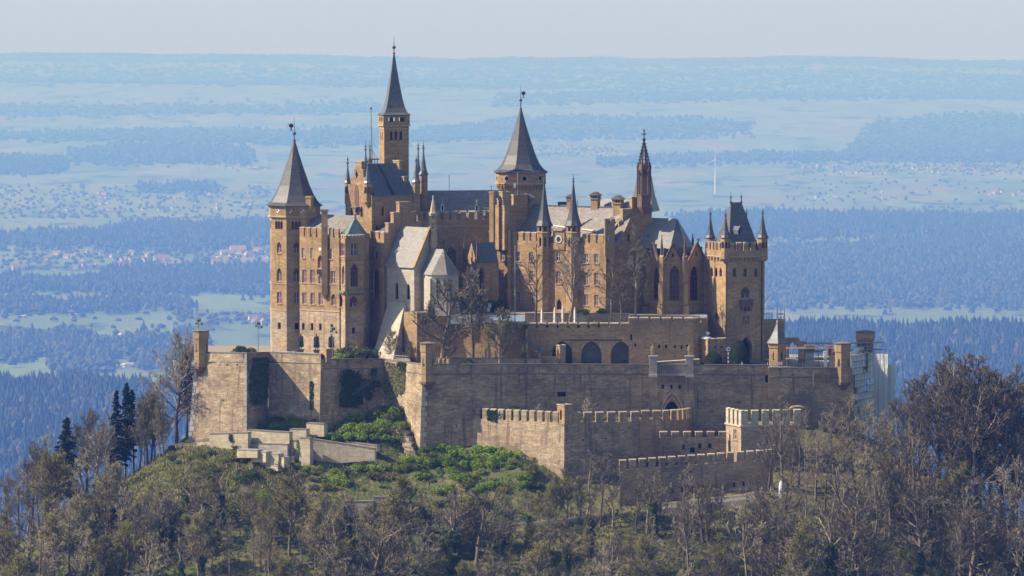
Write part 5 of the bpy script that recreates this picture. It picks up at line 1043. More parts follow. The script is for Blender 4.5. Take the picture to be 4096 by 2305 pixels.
T.spire(ctr, [(rr * 1.06, zt - .05), (rr * 1.08, zt + .12), (rr * .86, zt + H * .045), (rr * .70, zt + H * .12), (rr * .54, zt + H * .27), (rr * .36, zt + H * .5), (rr * .19, zt + H * .75), (.2, za)], 4, ro, 'dark_slate', cw=.6, ch=.42)
T.finial(ctr, za, ZZ(146, Yb), ZZ(190, Yb), .5); MB().box(W(1583, 424, Yb - 1.6), (.9, 1.6, 1.2)).build('roof_hatch', 'lead_blue', T.o); MB().tube(W(1592, 655, Yb - .3), W(1592, 620, Yb - .3), .12, .02, 5).build('finial', 'iron', T.o); T.finish()
T = Thing('stair_turret', W(1694, 820, 30), 'round pointed turret right of the slate block roof', 'turret', mat='tower_sandstone'); turret(T, 1694, 30, 38, 700, 880, 590, 10, None, 558, 585, 'lead_blue', win=False); T.finish()
T = Thing('stair_turret', W(1672, 820, 38), 'slim pointed turret just behind the round one', 'turret', mat='tower_sandstone'); turret(T, 1673, 38, 24, 690, 880, 590, 8, None, 558, 582, 'lead_blue', win=False); T.finish()
for px, l in ((1463, 'dark needle turret left of the flagpole'), (1480, 'dark needle turret right behind the flagpole foot')):
    T = Thing('stair_turret', W(px, 820, 34), l, 'turret', mat='tower_sandstone'); turret(T, px, 34, 22, 660, 880, 595, 8, None, 560, 586, 'lead_blue', win=False); T.finish()
T = Thing('flagpole', W(1488, 700, 28), 'tall stayed flagpole on a red railed platform beside the watch tower', 'flagpole'); p = W(1496, 655, 28); z0 = ZZ(637, 28); mb = MB(); mb.box((p.x, p.y, z0), (2.7, 2.7, .3))
for sx in (-1, -.4, .2, .8): mb.box((p.x + sx * 1.15, p.y - 1.2, (z0 + p.z) / 2), (.22, .22, z0 - p.z))
mb.build('platform', 'red_sandstone', T.o); MB().tube(W(1488, 660, 28), W(1484, 436, 28), .2, .09, 6).build('pole', 'bark', T.o); MB().ball(W(1484, 434, 28), .32).build('pole_ball', 'copper_ball', T.o)
for px in (1478, 1500, 1510): MB().tube(W(1487, 596, 28), W(px, 636, 28), .04, n=3).build('stay', 'iron', T.o)
# --- rear connecting wing with merlons
A, B = XY(1672, 24), XY(1966, 27); T = Thing('rear_wing', (*A, ZU), 'dark rear wing with merlons and a gothic window behind the white chapel', 'building', mat='tower_sandstone'); zt = ZZ(880, 24); T.wall(Face((*A, ZU), (*B, ZU), (*B, zt), (*A, zt)), [(1806, 985, 1078, 36, 'big')]); T.merlons((*A, zt), (*B, zt), 9, 1.9, .64); T.course([A, B], ZZ(907, 24), .3, .16, closed=False)
zr = ZZ(764, 33); fr = Face((A.x, A.y + 1.5, zt - .3), (B.x + 6, B.y + 1.5, zt - .3), (B.x + 6, B.y + 11, zr), (A.x, A.y + 11, zr)); T.slates(fr, 'patched_slate'); T.slates(Face((B.x + 6, B.y + 20, zt), (A.x, A.y + 20, zt), (A.x, A.y + 11, zr), (B.x + 6, B.y + 11, zr)), 'dark_slate')
dormer(T, 1770, 25.8, 803, 846, 14, skew=0); dormer(T, 1907, 25.8, 803, 846, 14, skew=0); MB().tube(W(1966, 764, 33), W(1966, 742, 33), .06, n=4).build('lightning_rod', 'iron', T.o); MB().tube(W(1797, 764, 33), W(1797, 700, 33), .08, n=4).build('mast', 'steel', T.o); T.finish()
# --- round hexagonal tower
Y = 42; c = XY(2083, Y, 700); r = 6.35; rot = R(-90 - 14); n = 8; T = Thing('round_tower', (*c, ZZ(950, Y)), 'broad tower with round holes and bell-shaped slate spire in the middle', 'tower', mat='tower_sandstone'); zb, z0, z1, zt = ZZ(960, Y), ZZ(768, Y), ZZ(733, Y), ZZ(690, Y)
pl = ngon(c, r * .955, n, rot); pr = ngon(c, r * 1.05, n, rot)
for k in range(n):
    a, b = pl[k], pl[(k + 1) % n]; f = Face((*a, zb), (*b, zb), (*b, z1), (*a, z1)); T.wall(f, skin=f.n.y < .2)
    a2, b2 = pr[k], pr[(k + 1) % n]; f = Face((*a2, z1), (*b2, z1), (*b2, zt), (*a2, zt)); T.wall(f, skin=f.n.y < .2)
    if f.n.y < .3:
        T.corbels((*a, z1 - 1.9), (*b, z1 - 1.9), 5, 1.9, .5)
        for u in (.28, .72) if False else (.5,):
            q = f.at(u, .5, .06); mb = MB(); mb.tube(q - f.n * .2, q, .82, n=14, m=0); mb.tube(q + f.n * .001, q + f.n * .03, .58, n=14, m=1); mb.build('round_window', ['trim_stone', 'dark_hole'], T.o)
T.course(pr, z1 - .1, .3, .15); T.course(pr, zt - .2, .3, .2)
za = ZZ(436, Y); H = za - zt; T.spire(c, [(r * 1.13, zt - .05), (r * 1.15, zt + .12), (r * .98, zt + H * .05), (r * .80, zt + H * .13), (r * .63, zt + H * .27), (r * .42, zt + H * .5), (r * .2, zt + H * .77), (.25, za)], n, rot, cw=.65, ch=.45)
T.finial(c, za, ZZ(343, Y), ZZ(401, Y), .42, (1, ZZ(385, Y), 1.15)); T.finish()
# --- long south wing: lit front, two turrets with the clock between, big slate roof
A, B = XY(1938, 27), XY(2424, 6.2); dv = (B - A).normalized(); nv = Vector((-dv.y, dv.x)); T = Thing('south_wing', (*A, ZU), 'long sunlit wing with clock between two needle turrets and a broad slate roof', 'building')
zb, zt = ZU - .3, ZZ(966, 16); f = Face((*A, zb), (*B, zb), (*B, zt), (*A, zt)); hs = []
for px, sh in ((1973, -3), (2010, -2), (2072, 0), (2124, 1), (2345, 8), (2386, 9)):
    hs += [(px, 1008 + sh, 1046 + sh, 17, 'plain'), (px, 1083 + sh, 1133 + sh, 17, 'cross'), (px, 1170 + sh, 1215 + sh, 17, 'cross')]
hs += [(2233, 1006, 1046, 20, 'plain'), (2233, 1086, 1136, 20, 'cross'), (2236, 1196, 1240, 20, 'lan')]
T.wall(f, hs)
ul = lambda px: f.find(px, 960)[0]
for x0, x1, n in ((1944, 2034, 4), (2048, 2144, 4), (2330, 2414, 3)): a, b = f.at(ul(x0), 1), f.at(ul(x1), 1); T.merlons(a, b, n, 1.9, .7)
a, b = f.at(ul(2214), 1, .25), f.at(ul(2260), 1, .25); z1 = ZZ(922, 15); fc = Face((a.x, a.y, zt - 2), (b.x, b.y, zt - 2), (b.x, b.y, z1), (a.x, a.y, z1)); T.wall(fc); MB().box((a + b) / 2 + Vector((0, 1, z1 - zt + .2)), ((b - a).length + .3, 2.4, .5), ax=(f.d, f.n, Vector((0, 0, 1)))).build('clock_gable', 'coping_stone', T.o)
u, v = fc.find(2235, 957); q = fc.at(u, v, .1); mb = MB(); mb.tube(q - f.n * .2, q, 1.15, n=20, m=0); mb.tube(q, q + f.n * .04, 1.02, n=20, m=1); mb.tube(q + f.n * .05, q + f.n * .07, .66, n=20, m=0)
ck = mb.build('clock', ['iron', 'clock_white'], T.o); mb = MB()
for ang, ln in ((125, .62), (-118, .85)): e = q + f.n * .12 + f.d * (math.cos(R(ang)) * ln) + Vector((0, 0, math.sin(R(ang)) * ln)); mb.tube(q + f.n * .12, e, .07, .05, 4)
mb.build('clock_hands', 'gold', ck); mb = MB()
for k in range(12): a_ = math.pi / 6 * k; e = q + f.n * .06 + f.d * (math.cos(a_) * .84) + Vector((0, 0, math.sin(a_) * .84)); mb.box(e, (.07, .05, .22), ax=(f.d, f.n, Vector((0, 0, 1))))
mb.build('clock_numerals', 'iron', ck)
for px, Yt, ap, tp, bl in ((2177, 16.4, 722, 708, 716), (2293, 11.4, 722, 700, 716)): turret(T, px, Yt, 66, 904, 1243, ap, 8, None, tp - 6, bl, crown=True, nm='turret_wall')
p = f.at(ul(2041), .5, .45); MB().box((p.x, p.y, (zb + ZZ(922, 19)) / 2), (.95, .95, ZZ(922, 19) - zb)).build('buttress', 'tower_sandstone', T.o); MB().box((p.x, p.y, ZZ(1030, 19)), (1.3, 1.3, .3)).build('string_course', 'trim_stone', T.o)
T.wall(Face((*B, zb), (*XY(2452, 9.5), zb), (*XY(2452, 9.5), zt), (*B, zt)))
# roof: ridge well behind the front
e0, e1 = A + nv * 1.2 + dv * 2.5, B + nv * 1.2 + dv * 3; w_ = 9.0; r0, r1 = A + nv * (1.2 + w_) + dv * 3.5, B + nv * (1.2 + w_) + dv * 2; zr = ZZ(826, 25)
rf = Face((*e0, zt - .2), (*e1, zt - .2), (*r1, zr), (*r0, zr)); T.slates(rf, 'patched_slate', cw=.7, ch=.42); T.slates(Face((*(e1 + nv * 2 * w_), zt), (*(e0 + nv * 2 * w_), zt), (*r0, zr), (*r1, zr)), 'dark_slate'); MB().box((*((r0 + r1) / 2), zr + .1), ((r1 - r0).length, .5, .3), ax=(Vector((*dv, 0)), Vector((*nv, 0)), Vector((0, 0, 1)))).build('ridge_cap', 'lead_blue', T.o)
gw = Face((*(e0 + nv * 2 * w_), zb), (*e0, zb), (*e0, zt), (*(e0 + nv * 2 * w_), zt)); T.wall(gw, skin=False); MB().poly([(*e0, zt), (*(e0 + nv * 2 * w_), zt), (*r0, zr)]).build('gable', 'tower_sandstone', T.o)
def on_roof(px, py): u, v = rf.find(px, py); return rf.at(u, v)
for px, pt, pb, w in ((2113, 776, 842, 40), (2382, 768, 826, 38), (2472, 782, 848, 42), (2281, 778, 826, 28)): q = on_roof(px, pb); chimney(T, px, q.y, w, pt, pb, True)
q = on_roof(2048, 916); dormer(T, 2050, q.y - .6, 858, 920, 19); q = on_roof(2440, 905); dormer(T, 2440, q.y - .6, 868, 905, 26)
mb = MB(); mb.tube(on_roof(2215, 903), on_roof(2260, 918) + Vector((0, 0, .5)), .22, n=6); mb.tube(on_roof(2330, 922) + Vector((0, 0, .3)), on_roof(2380, 930) + Vector((0, 0, .3)), .22, n=6); mb.build('duct', 'cream_cloth', T.o)
mb = MB(); mb.box(on_roof(2250, 822) + Vector((0, .5, .5)), (2.4, 1.5, .8)); mb.build('roof_vent', 'iron', T.o); MB().tube(W(2310, 824, 24), W(2310, 760, 24), .1, n=4).build('lightning_rod', 'steel', T.o); T.finish()
# stepped chimneys and little gables where the wings meet
T = Thing('chimney_stack', W(1970, 900, 22.5), 'slender square chimney rising beside the rear wing merlons', 'chimney'); chimney(T, 1969, 22.5, 24, 766, 985, name='shaft'); T.finish()
A, B, Cc = XY(1981, 25), XY(2018, 21), XY(2062, 24.5); T = Thing('stair_gable', (*B, ZU), 'small stepped gable with twin lancets at the left end of the big slate roof', 'building'); zb, z0, z1, z2 = ZZ(1000, 23), ZZ(826, 23), ZZ(798, 23), ZZ(768, 23)
f = Face((*A, zb), (*B, zb), (*B, z0), (*A, z0)); T.wall(f, [(1994, 880, 881, 3, 'sq')]); T.wall(Face((*B, zb), (*Cc, zb), (*Cc, z0), (*B, z0))); T.course([A, B, Cc], z0, .25, .15, 'coping_stone', closed=False)
for a0, a1, za_, zb_ in ((.2, .86, z0, z1), (.42, .80, z1, z2)):
    a, b = lerp(A, B, a0), lerp(A, B, a1); d = (b - a).normalized(); nn = Vector((-d.y, d.x)) * 2.2; T.block([a, b, b + nn, a + nn], za_ + .02, zb_, {0: [Hole(.28, .46, .05, .75, 1, 'lan', .3), Hole(.56, .74, .05, .75, 1, 'lan', .3)]} if a0 < .3 else {}); T.course([a, b, b + nn, a + nn], zb_ - .1, .25, .14, 'coping_stone')
T.finish()
A, B, Cc = XY(2046, 27), XY(2055, 24.5), XY(2110, 28); D = A + (Cc - B); T = Thing('stair_gable', (*B, ZU), 'block with antennas between small gable and house chimney', 'building', mat='tower_sandstone'); zt = ZZ(782, 25); T.block([A, B, Cc, D], ZZ(960, 25), zt); T.course([A, B, Cc, D], zt - .1, .3, .15, 'coping_stone')
for px, pt in ((2064, 757), (2076, 757)): MB().tube(W(px, 782, 25.5), W(px, pt, 25.5), .12, n=5).build('antenna', 'red_sandstone', T.o)
MB().box(W(2059, 742, 26), (.6, .5, 1.2)).build('antenna_panel', 'sheet_white', T.o); MB().tube(W(2070, 782, 26), W(2070, 690, 26), .05, n=4).build('mast', 'steel', T.o); T.finish()
# --- gothic porch with statue niche
A, B = XY(1866, 20), XY(1906, 15.5); dv = (B - A).normalized(); nv = Vector((-dv.y, dv.x)); Cc, D = B + nv * 6.5, A + nv * 6.5; zb, ze, za = ZU, ZZ(1052, 17), ZZ(972, 17); T = Thing('gothic_porch', (*B, zb), 'gothic porch with pointed gable, statue niche and dark steep roof', 'building')
T.wall(Face((*A, zb), (*B, zb), (*B, ze), (*A, ze)), [(1886, 1098, 1240, 24, 'gate')]); f = Face((*B, zb), (*Cc, zb), (*Cc, ze), (*B, ze)); T.wall(f, [(1925, 1068, 1240, 22, 'gate')])
M = (A + B) / 2; T.wall(Face((*A, ze), (*B, ze), (*M, za), (*M, za)), [(1886, 1032, 1050, 6, 'sq')]); M2 = M + nv * 6.5; T.slates(Face((*B, ze), (*Cc, ze), (*M2, za), (*M, za)), 'lead_blue'); T.slates(Face((*D, ze), (*A, ze), (*M, za), (*M2, za)), 'lead_blue'); T.wall(Face((*Cc, zb), (*D, zb), (*D, ze), (*Cc, ze)), skin=False)
def pinnacle(T, px, Y, w, pt, pb, mat='red_sandstone'):
    c = W(px, pb, Y); zt = ZZ(pt, Y); r = w / 32; h = zt - c.z; mb = MB(); mb.lathe((c.x, c.y), [(r, c.z), (r, c.z + h * .45), (r * 1.25, c.z + h * .47), (r * .9, c.z + h * .52), (r * .2, zt - .3)], 4, R(45 + 20)); 
    for k in range(4):
        z = c.z + h * (.56 + .1 * k); rr = r * (.9 - .18 * k); mb.lathe((c.x, c.y), [(rr * .7, z), (rr * 1.35, z + .12), (rr * .6, z + .25)], 4, R(65))
    mb.lathe((c.x, c.y), [(.08, zt - .4), (.26, zt - .2), (.06, zt)], 6); mb.build('pinnacle', mat, T.o)
for px, Y, pt, pb in ((1858, 20, 945, 1050), (1909, 15.2, 950, 1050), (1921, 20, 958, 1000)): pinnacle(T, px, Y, 11, pt, pb)
T.finish()
# --- white chapel
A, B = XY(1547, 8), XY(1657, 1); dv = (B - A).normalized(); nv = Vector((-dv.y, dv.x)); wd = 10.4; Cc, D = B + nv * wd, A + nv * wd; zb, ze, za = ZZ(1256, 1), ZZ(1066, 2), ZZ(912, 6)
T = Thing('white_chapel', (*B, zb), 'white stone chapel with bright slate roof, bell turret and polygonal apse', 'chapel', mat='white_chapel_stone', frame='stone_frame', rev='white_chapel_stone'); zl = ZZ(1440, 1)
T.wall(Face((*A, zl), (*B, zl), (*B, ze), (*A, ze)), [(1587, 1128, 1198, 13, 'lan'), (1633, 1135, 1199, 13, 'lan')]); T.wall(Face((*B, zl), (*Cc, zl), (*Cc, ze), (*B, ze))); M = (B + Cc) / 2; M0 = M - dv * (B - A).length; T.wall(Face((*B, ze), (*Cc, ze), (*M, za), (*M, za))); T.wall(Face((*D, zl), (*A, zl), (*A, ze), (*D, ze)), skin=False); T.wall(Face((*D, ze), (*A, ze), (*M0, za), (*M0, za)), skin=False)
o_ = -nv * .5; ov = dv * .3; T.slates(Face((*(A + o_ - ov), ze - .35), (*(B + o_ + ov), ze - .35), (*(M + ov), za + .15), (*(M0 - ov), za + .15)), 'pale_sunlit_slate', cw=.6, ch=.4); T.slates(Face((*(Cc - o_ + ov), ze - .35), (*(D - o_ - ov), ze - .35), (*(M0 - ov), za + .15), (*(M + ov), za + .15)), 'pale_sunlit_slate')
for s, q in ((1, B + o_), (-1, Cc - o_)): a, b = Vector((*(q + dv * .3), ze - .4)), Vector((*(M + dv * .3), za + .1)); MB().box((a + b) / 2 + Vector((0, 0, .2)), ((b - a).length, .7, .35), ax=((b - a).normalized(), Vector((*dv, 0)), (b - a).normalized().cross(Vector((*dv, 0))))).build('verge', 'golden_sandstone', T.o)
# bell turret on the gable
p = W(1733, 985, 4.8); q = Vector((p.x, p.y)); zz = [ZZ(y, 4.8) for y in (995, 940, 930, 920, 860, 852, 782)]; mb = MB(); mb.lathe(q, [(1.05, zz[0]), (1.0, zz[3]), (1.15, zz[3] + .2)], 6); mb.build('bell_turret', 'weathered_sandstone', T.o); mb = MB()
for k in range(6): a = math.pi / 3 * k; mb.box((q.x + .82 * math.cos(a), q.y + .82 * math.sin(a), (zz[3] + zz[4]) / 2), (.26, .26, zz[4] - zz[3]))
mb.lathe(q, [(1.05, zz[4] - .2), (1.15, zz[5]), (.85, zz[5] + .15), (.16, zz[6] - .6), (.26, zz[6] - .3), (.04, zz[6])], 6); mb.box((q.x, q.y, zz[4] - 1.4), (.5, .5, 1.2)); mb.build('bell_stage', 'trim_stone', T.o)
# apse
AP = [XY(1683, 4.2), XY(1711, -1.8), XY(1727, -2.8), XY(1786, -3.2), XY(1834, 1.2), XY(1815, 6.5)]; z0, z1, z2 = ZZ(1262, -1), ZZ(1096, -1), ZZ(998, 1); T.block(AP, z0, z1, {2: [(1753, 1120, 1186, 17, 'lan2')], 3: [(1799, 1115, 1194, 21, 'lan2')]}); ap = XY(1774, 1.5)
ctr = sum(AP, Vector((0, 0))) / 6; eo = [ctr + (p - ctr) * 1.1 for p in AP]
for i in range(6): a, b = eo[i], eo[(i + 1) % 6]; T.slates(Face((*a, z1 - .2), (*b, z1 - .2), (*ap, z2), (*ap, z2)), 'pale_sunlit_slate' if i < 2 else 'patched_slate')  # sunward facets coloured paler, sunlight painted into the slates
rr_ = M + Vector((0, 0)); T.slates(Face((*eo[0], z1 - .2), (*eo[1], z1 - .2), (*ap, z2), (*rr_, z2)), 'pale_sunlit_slate', cw=.5); T.slates(Face((*eo[4], z1 - .2), (*eo[5], z1 - .2), (*rr_, z2), (*ap, z2)), 'patched_slate')
mb = MB(); mb.box((*ap, z2 + 1.1), (.12, .12, 2.4)); mb.box((*ap, z2 + 1.6), (.9, .12, .12)); mb.build('cross', 'iron', T.o)
mb = MB(); c_ = XY(1713, -2.4); mb.prism([c_ + Vector((-.7, .6)), c_ + Vector((.5, -.6)), c_ + Vector((.9, -.1)), c_ + Vector((.2, 1))], z0, z1 - 1); mb.build('buttress', 'white_chapel_stone', T.o)
# great sloping buttress
t0, t1, b0, b1 = W(1553, 1208, 7), W(1619, 1212, 2.6), W(1487, 1436, 3), W(1572, 1440, -6.5); f = Face(b0, b1, t1, t0); T.wall(f, name='buttress_face'); bk = lambda p, k=1.0: Vector((p.x + nv.x * 6 * k, p.y + nv.y * 6 * k, p.z))
T.wall(Face(b1, bk(Vector((t1.x, t1.y, b1.z)), .2), bk(t1, .2), t1), name='buttress_side'); T.wall(Face(bk(Vector((t0.x, t0.y, b0.z)), .2), b0, t0, bk(t0, .2)), name='buttress_side', skin=False); T.finish()
A, B, Cc = XY(1616, -.5), XY(1668, -3.5), XY(1815, -2); T = Thing('podium_wall', (*B, ZS), 'yellowish podium wall below the white chapel apse behind bushes', 'wall', mat='golden_sandstone'); T.block([A, B, Cc, XY(1815, 8)], ZS - .2, ZZ(1250, -3), {}); T.finish()
# --- court chapel at right: stepped gable transept, openwork spire, hipped roof and buttressed apse
A, B = XY(2444, 9), XY(2652, 19); T = Thing('transept', (*A, ZU), 'dark stepped gable carrying the openwork red spire', 'building', mat='tower_sandstone'); zb = ZU; zz = [ZZ(p, 14) for p in (930, 886, 838, 791)]
gable_wall(T, A, B, zb, [(0, zz[0]), (.15, zz[1]), (.22, zz[2]), (.40, zz[3])][:4], holes=[(2514, 933, 968, 10, 'lan')]); dv = (B - A).normalized(); nv = Vector((-dv.y, dv.x)); M = (A + B) / 2; zr = ZZ(800, 18); T.slates(Face((*(B + nv * 14), zz[0]), (*(A + nv * 14), zz[0]), (*(M + nv * 14), zr), (*(M + nv * 14), zr)), 'dark_slate'); T.slates(Face((*(A + nv * 14), zz[0]), (*(A + nv * .5), zz[0]), (*(M + nv * .5), zr), (*(M + nv * 14), zr)), 'pale_sunlit_slate'); T.slates(Face((*(B + nv * .5), zz[0]), (*(B + nv * 14), zz[0]), (*(M + nv * 14), zr), (*(M + nv * .5), zr)), 'dark_slate')  # left slope pale and right slope dark: sun and shade put into the slate colour
q = XY(2577, 19, 700); za, zc = ZZ(600, 19), ZZ(845, 19); T.spire(q, [(4.6, zc), (3.2, lerp(zc, za, .25)), (2.2, lerp(zc, za, .55)), (.2, za)], 4, R(28), 'pale_sunlit_slate'); T.finish()
q = XY(2576, 12.8, 700); T = Thing('bell_spire', (*q, ZZ(866, 12.8)), 'openwork red sandstone spire with crockets and a cross', 'spire', mat='red_sandstone'); Y = 12.8; zc, z0, z1, z2, z3 = (ZZ(p, Y) for p in (866, 828, 785, 672, 556)); mb = MB(); mb.lathe(q, [(.1, zc), (1.4, lerp(zc, z0, .75)), (1.75, z0)], 6, R(10)); mb.lathe(q, [(1.75, z0), (1.75, z1), (1.95, z1 + .2), (1.6, z1 + .4)], 6, R(10)); mb.build('corbel', 'red_sandstone', T.o)
pl = ngon(q, 1.62, 6, R(10)); mb = MB(); mc = MB()
for k in range(6):
    p, p2 = pl[k], pl[(k + 1) % 6]; mb.box((*p, (z1 + z2) / 2), (.45, .45, z2 - z1)); mb.tube((*(q + (p - q) * 1.12), z2 - .3), (*(q + (p - q) * 1.12), z2 + 1.5), .16, .03, 4)
    f = Face((*p, z1), (*p2, z1), (*p2, z2), (*p, z2))
    for s in (-1, 1):
        ar = arch_pts(f.L * .8, f.H * .9, f.H * .2)
        for c0, c1 in zip(ar[:-1], ar[1:]): mb.tube(f.at(.5 + s * c0[0] / f.L, c0[1] / f.H), f.at(.5 + s * c1[0] / f.L, c1[1] / f.H), .14, n=4)
    MB().poly([f.at(0, .93), f.at(1, .93), f.at(.5, 1.18)]).build('tracery_gable', 'red_sandstone', T.o)
    a, b = Vector((*p, z2)), Vector((*q, z3)); mc.tube(a, b, .2, .08, 4)
    for j in range(9): t = (j + .5) / 9; mc.box(lerp(a, b, t) + (lerp(a, b, t) - Vector((*q, lerp(z2, z3, t)))).normalized() * .22, (.22, .22, .22))
    a2 = Vector((*p2, z2))
    for j in range(1, 7): t = j / 7; mc.tube(lerp(a, b, t), lerp(a2, b, t), .07, n=3)
mb.lathe(q, [(.75, z1), (.7, z2 + .5)], 6); mb.build('belfry', 'red_sandstone', T.o); mc.build('openwork', 'iron', T.o); mb = MB(); zt = ZZ(520, Y); mb.lathe(q, [(.3, z3 - .3), (.42, z3), (.12, z3 + .3)], 6); mb.box((*q, (z3 + zt) / 2), (.24, .24, zt - z3)); mb.box((*q, zt - 1.05), (1.15, .24, .24)); mb.box((*q, zt - .1), (.5, .26, .3)); mb.build('cross', 'iron', T.o); T.finish()
PX = [(2583, 14.5), (2644, 6.5), (2738, 7.5), (2832, 14.5), (2800, 24), (2620, 24)]; P_ = [XY(*a) for a in PX]; zb, ze = ZU - .3, ZZ(1046, 8); T = Thing('court_chapel', (*P_[1], zb), 'chapel with tall pointed windows, gables, pinnacles and slate roof with its sunlit half coloured pale', 'chapel'); zg = ZZ(985, 8)
T.block(P_, zb, ze, {0: [(2624, 1064, 1200, 24, 'big')], 1: [(2698, 1062, 1203, 40, 'big')], 2: [(2777, 1062, 1203, 34, 'big')]}); zro, zre = ZZ(874, 15), ZZ(990, 10)
for k in range(3):
    a, b = P_[k], P_[k + 1]; m = (a + b) / 2; f = Face((*lerp(a, b, .13), ze), (*lerp(a, b, .87), ze), (*m, zg + .6), (*m, zg + .6)); u = .5; T.wall(f, [Hole(.42, .58, .28, .52, 1, 'sq', .3)], name='gable')
    for s in (0, 1): p0, p1 = Vector((*lerp(a, b, .10 if not s else .90), ze - .2)), Vector((*m, zg + .9)); MB().box((p0 + p1) / 2 + f.n * .1, ((p1 - p0).length, .6, .28), ax=((p1 - p0).normalized(), f.n, (p1 - p0).normalized().cross(f.n))).build('gable_coping', 'red_sandstone', T.o)
ctr = sum(P_, Vector((0, 0))) / 6; ri = [ctr + (p - ctr) * .82 for p in P_]
T.slates(Face((*ri[0], ze - .5), (*ri[1], ze - .5), (*ri[1], zre), (*ri[0], zre)), 'lead_blue'); T.slates(Face((*ri[1], ze - .5), (*ri[2], ze - .5), (*ri[2], zre), (*ri[1], zre)), 'lead_blue'); T.slates(Face((*ri[2], ze - .5), (*ri[3], ze - .5), (*ri[3], zre), (*ri[2], zre)), 'lead_blue')
r0, r1 = XY(2566, 19, 880), XY(2709, 14.5, 880); e = [ctr + (p - ctr) * .86 for p in P_]; far = XY(2540, 14, 990)
T.slates(Face((*XY(2560, 12.5, 990), zre - .2), (*XY(2680, 7.3, 990), zre - .2), (*r1, zro), (*r0, zro)), 'pale_sunlit_slate', cw=.55); T.slates(Face((*XY(2680, 7.3, 990), zre - .2), (*XY(2742, 9.8, 990), zre - .2), (*r1, zro), (*r1, zro)), 'dark_slate'); T.slates(Face((*XY(2742, 9.8, 990), zre - .2), (*XY(2775, 16, 990), zre - .2), (*r1, zro), (*r1, zro)), 'dark_slate'); T.slates(Face((*XY(2775, 16, 990), zre - .2), (*XY(2640, 25, 990), zre - .2), (*r0, zro), (*r1, zro)), 'dark_slate')  # lit slope coloured pale, the turned-away slopes dark, as the light falls
for k, (px, Y) in enumerate(((2592, 13.5), (2647, 5.6), (2740, 6.4), (2826, 13))):
    c = XY(px, Y, 1100); dn = (c - ctr).normalized(); s = Vector((-dn.y, dn.x)); zt = ZZ(1020, Y)
    for (d0, w, z0, z1) in ((1.5, 1.25, zb, ZZ(1218, Y)), (1.0, 1.1, ZZ(1218, Y), ZZ(1130, Y)), (.55, 1.0, ZZ(1130, Y), zt)):
        q = [c - s * w / 2 + dn * -.6, c + s * w / 2 + dn * -.6, c + s * w / 2 + dn * d0, c - s * w / 2 + dn * d0]; mb = MB(); mb.prism(q[::-1] if (q[1] - q[0]).cross(q[2] - q[1]) < 0 else q, z0, z1 - .4); top = [(p.x, p.y, z1 - .4 + (.7 if i < 2 else 0)) for i, p in enumerate(q)]; mb.poly(top); mb.build('buttress', 'golden_sandstone', T.o)
    pinnacle(T, px, Y + .2, 11, 940, 1030)
pinnacle(T, 2771, 21, 10, 935, 990, 'iron'); mb = MB(); p = W(2793, 990, 20); mb.box(p + Vector((0, 0, 1.2)), (.2, .2, 2.6)); mb.box(p + Vector((0, 0, 1.9)), (.9, .2, .2)); mb.build('cross', 'iron', T.o)
f = Face((*P_[2], zb), (*P_[3], zb), (*P_[3], ze), (*P_[2], ze)); u, v = f.find(2779, 1242); q = f.at(u, v, .15); mb = MB(); mb.box(q, (.2, .12, 2.4)); mb.box(q + Vector((0, 0, .5)), (1.1, .12, .2)); mb.build('wall_cross', 'house_wall', T.o); T.course(P_, ZZ(1212, 8), .25, .15); T.finish()
A, B = XY(2416, 7.5), XY(2420, 4.8); Cc = XY(2459, 6.2); T = Thing('corner_turret', (*B, ZZ(1040, 7.5)), 'square dark corner turret with one bright window and corbel', 'turret', mat='tower_sandstone'); D = A + (Cc - B); zt, zb = ZZ(895, 7.5), ZZ(1020, 7.5); T.block([A, B, Cc, D], zb, zt, {1: [(2437, 937, 970, 10, 'plain')]}); ctr = (A + B + Cc + D) / 4
for p, q in ((A, B), (B, Cc)): T.merlons((*p, zt), (*q, zt), 2, 1.1, .6, th=.3, ends=True)
T.course([A, B, Cc, D], ZZ(912, 7.5), .25, .14); MB().lathe(ctr, [(.1, ZZ(1048, 7.5)), (1.7, zb + .05)], 4, rot_of(2420, 6.8, 2459, 8.2) + R(45)).build('corbel', 'tower_sandstone', T.o); T.finish()
# --- gate tower
A, B, Cc = XY(2829, 11.2, 1200), XY(2903, 1.6, 1200), XY(3058, 6.4, 1200); D = A + (Cc - B); T = Thing('gate_tower', (*B, ZS), 'square gate tower with corner turrets, steep slate roof and pointed gateway', 'tower'); zb, zc, zt = ZS - .1, ZZ(1028, 4), ZZ(1003, 4)
T.block([A, B, Cc, D], zb, zc, {0: [(2847, 1068, 1106, 9, 'lan'), (2865, 1069, 1107, 9, 'lan'), (2883, 1070, 1108, 9, 'lan'), (2866, 1247, 1296, 17, 'lan2')], 1: [(2938, 1071, 1108, 15, 'lan'), (2981, 1071, 1108, 15, 'lan'), (3024, 1071, 1108, 15, 'lan'), (2982, 1148, 1196, 38, 'lan2'), (2984, 1348, 1437, 52, 'gate')]}, cap=False)
ctr = (A + B + Cc + D) / 4; O = [ctr + (p - ctr) * 1.075 for p in (A, B, Cc, D)]
for p, q, n in ((A, B, 6), (B, Cc, 9)): T.corbels((*p, zc - 1.4), (*q, zc - 1.4), n, 1.5, .42)
T.block(O, zc, zt, {}, cap=True)
for i, n in ((0, 5), (1, 5)): T.merlons((*lerp(O[i], O[i + 1], .12), zt), (*lerp(O[i], O[i + 1], .9), zt), n, 1.85, .62)
T.course(O, zc - .05, .25, .12)
for px, Y, w, ap in ((2841, 11, 40, 848), (2902, 1.4, 44, 853), (3050, 6.6, 46, 843), (2985, 15.8, 36, 846)): turret(T, px, Y, w, 952, 1034, ap + 6, 8, 1058, ap - 16, ap + 2)
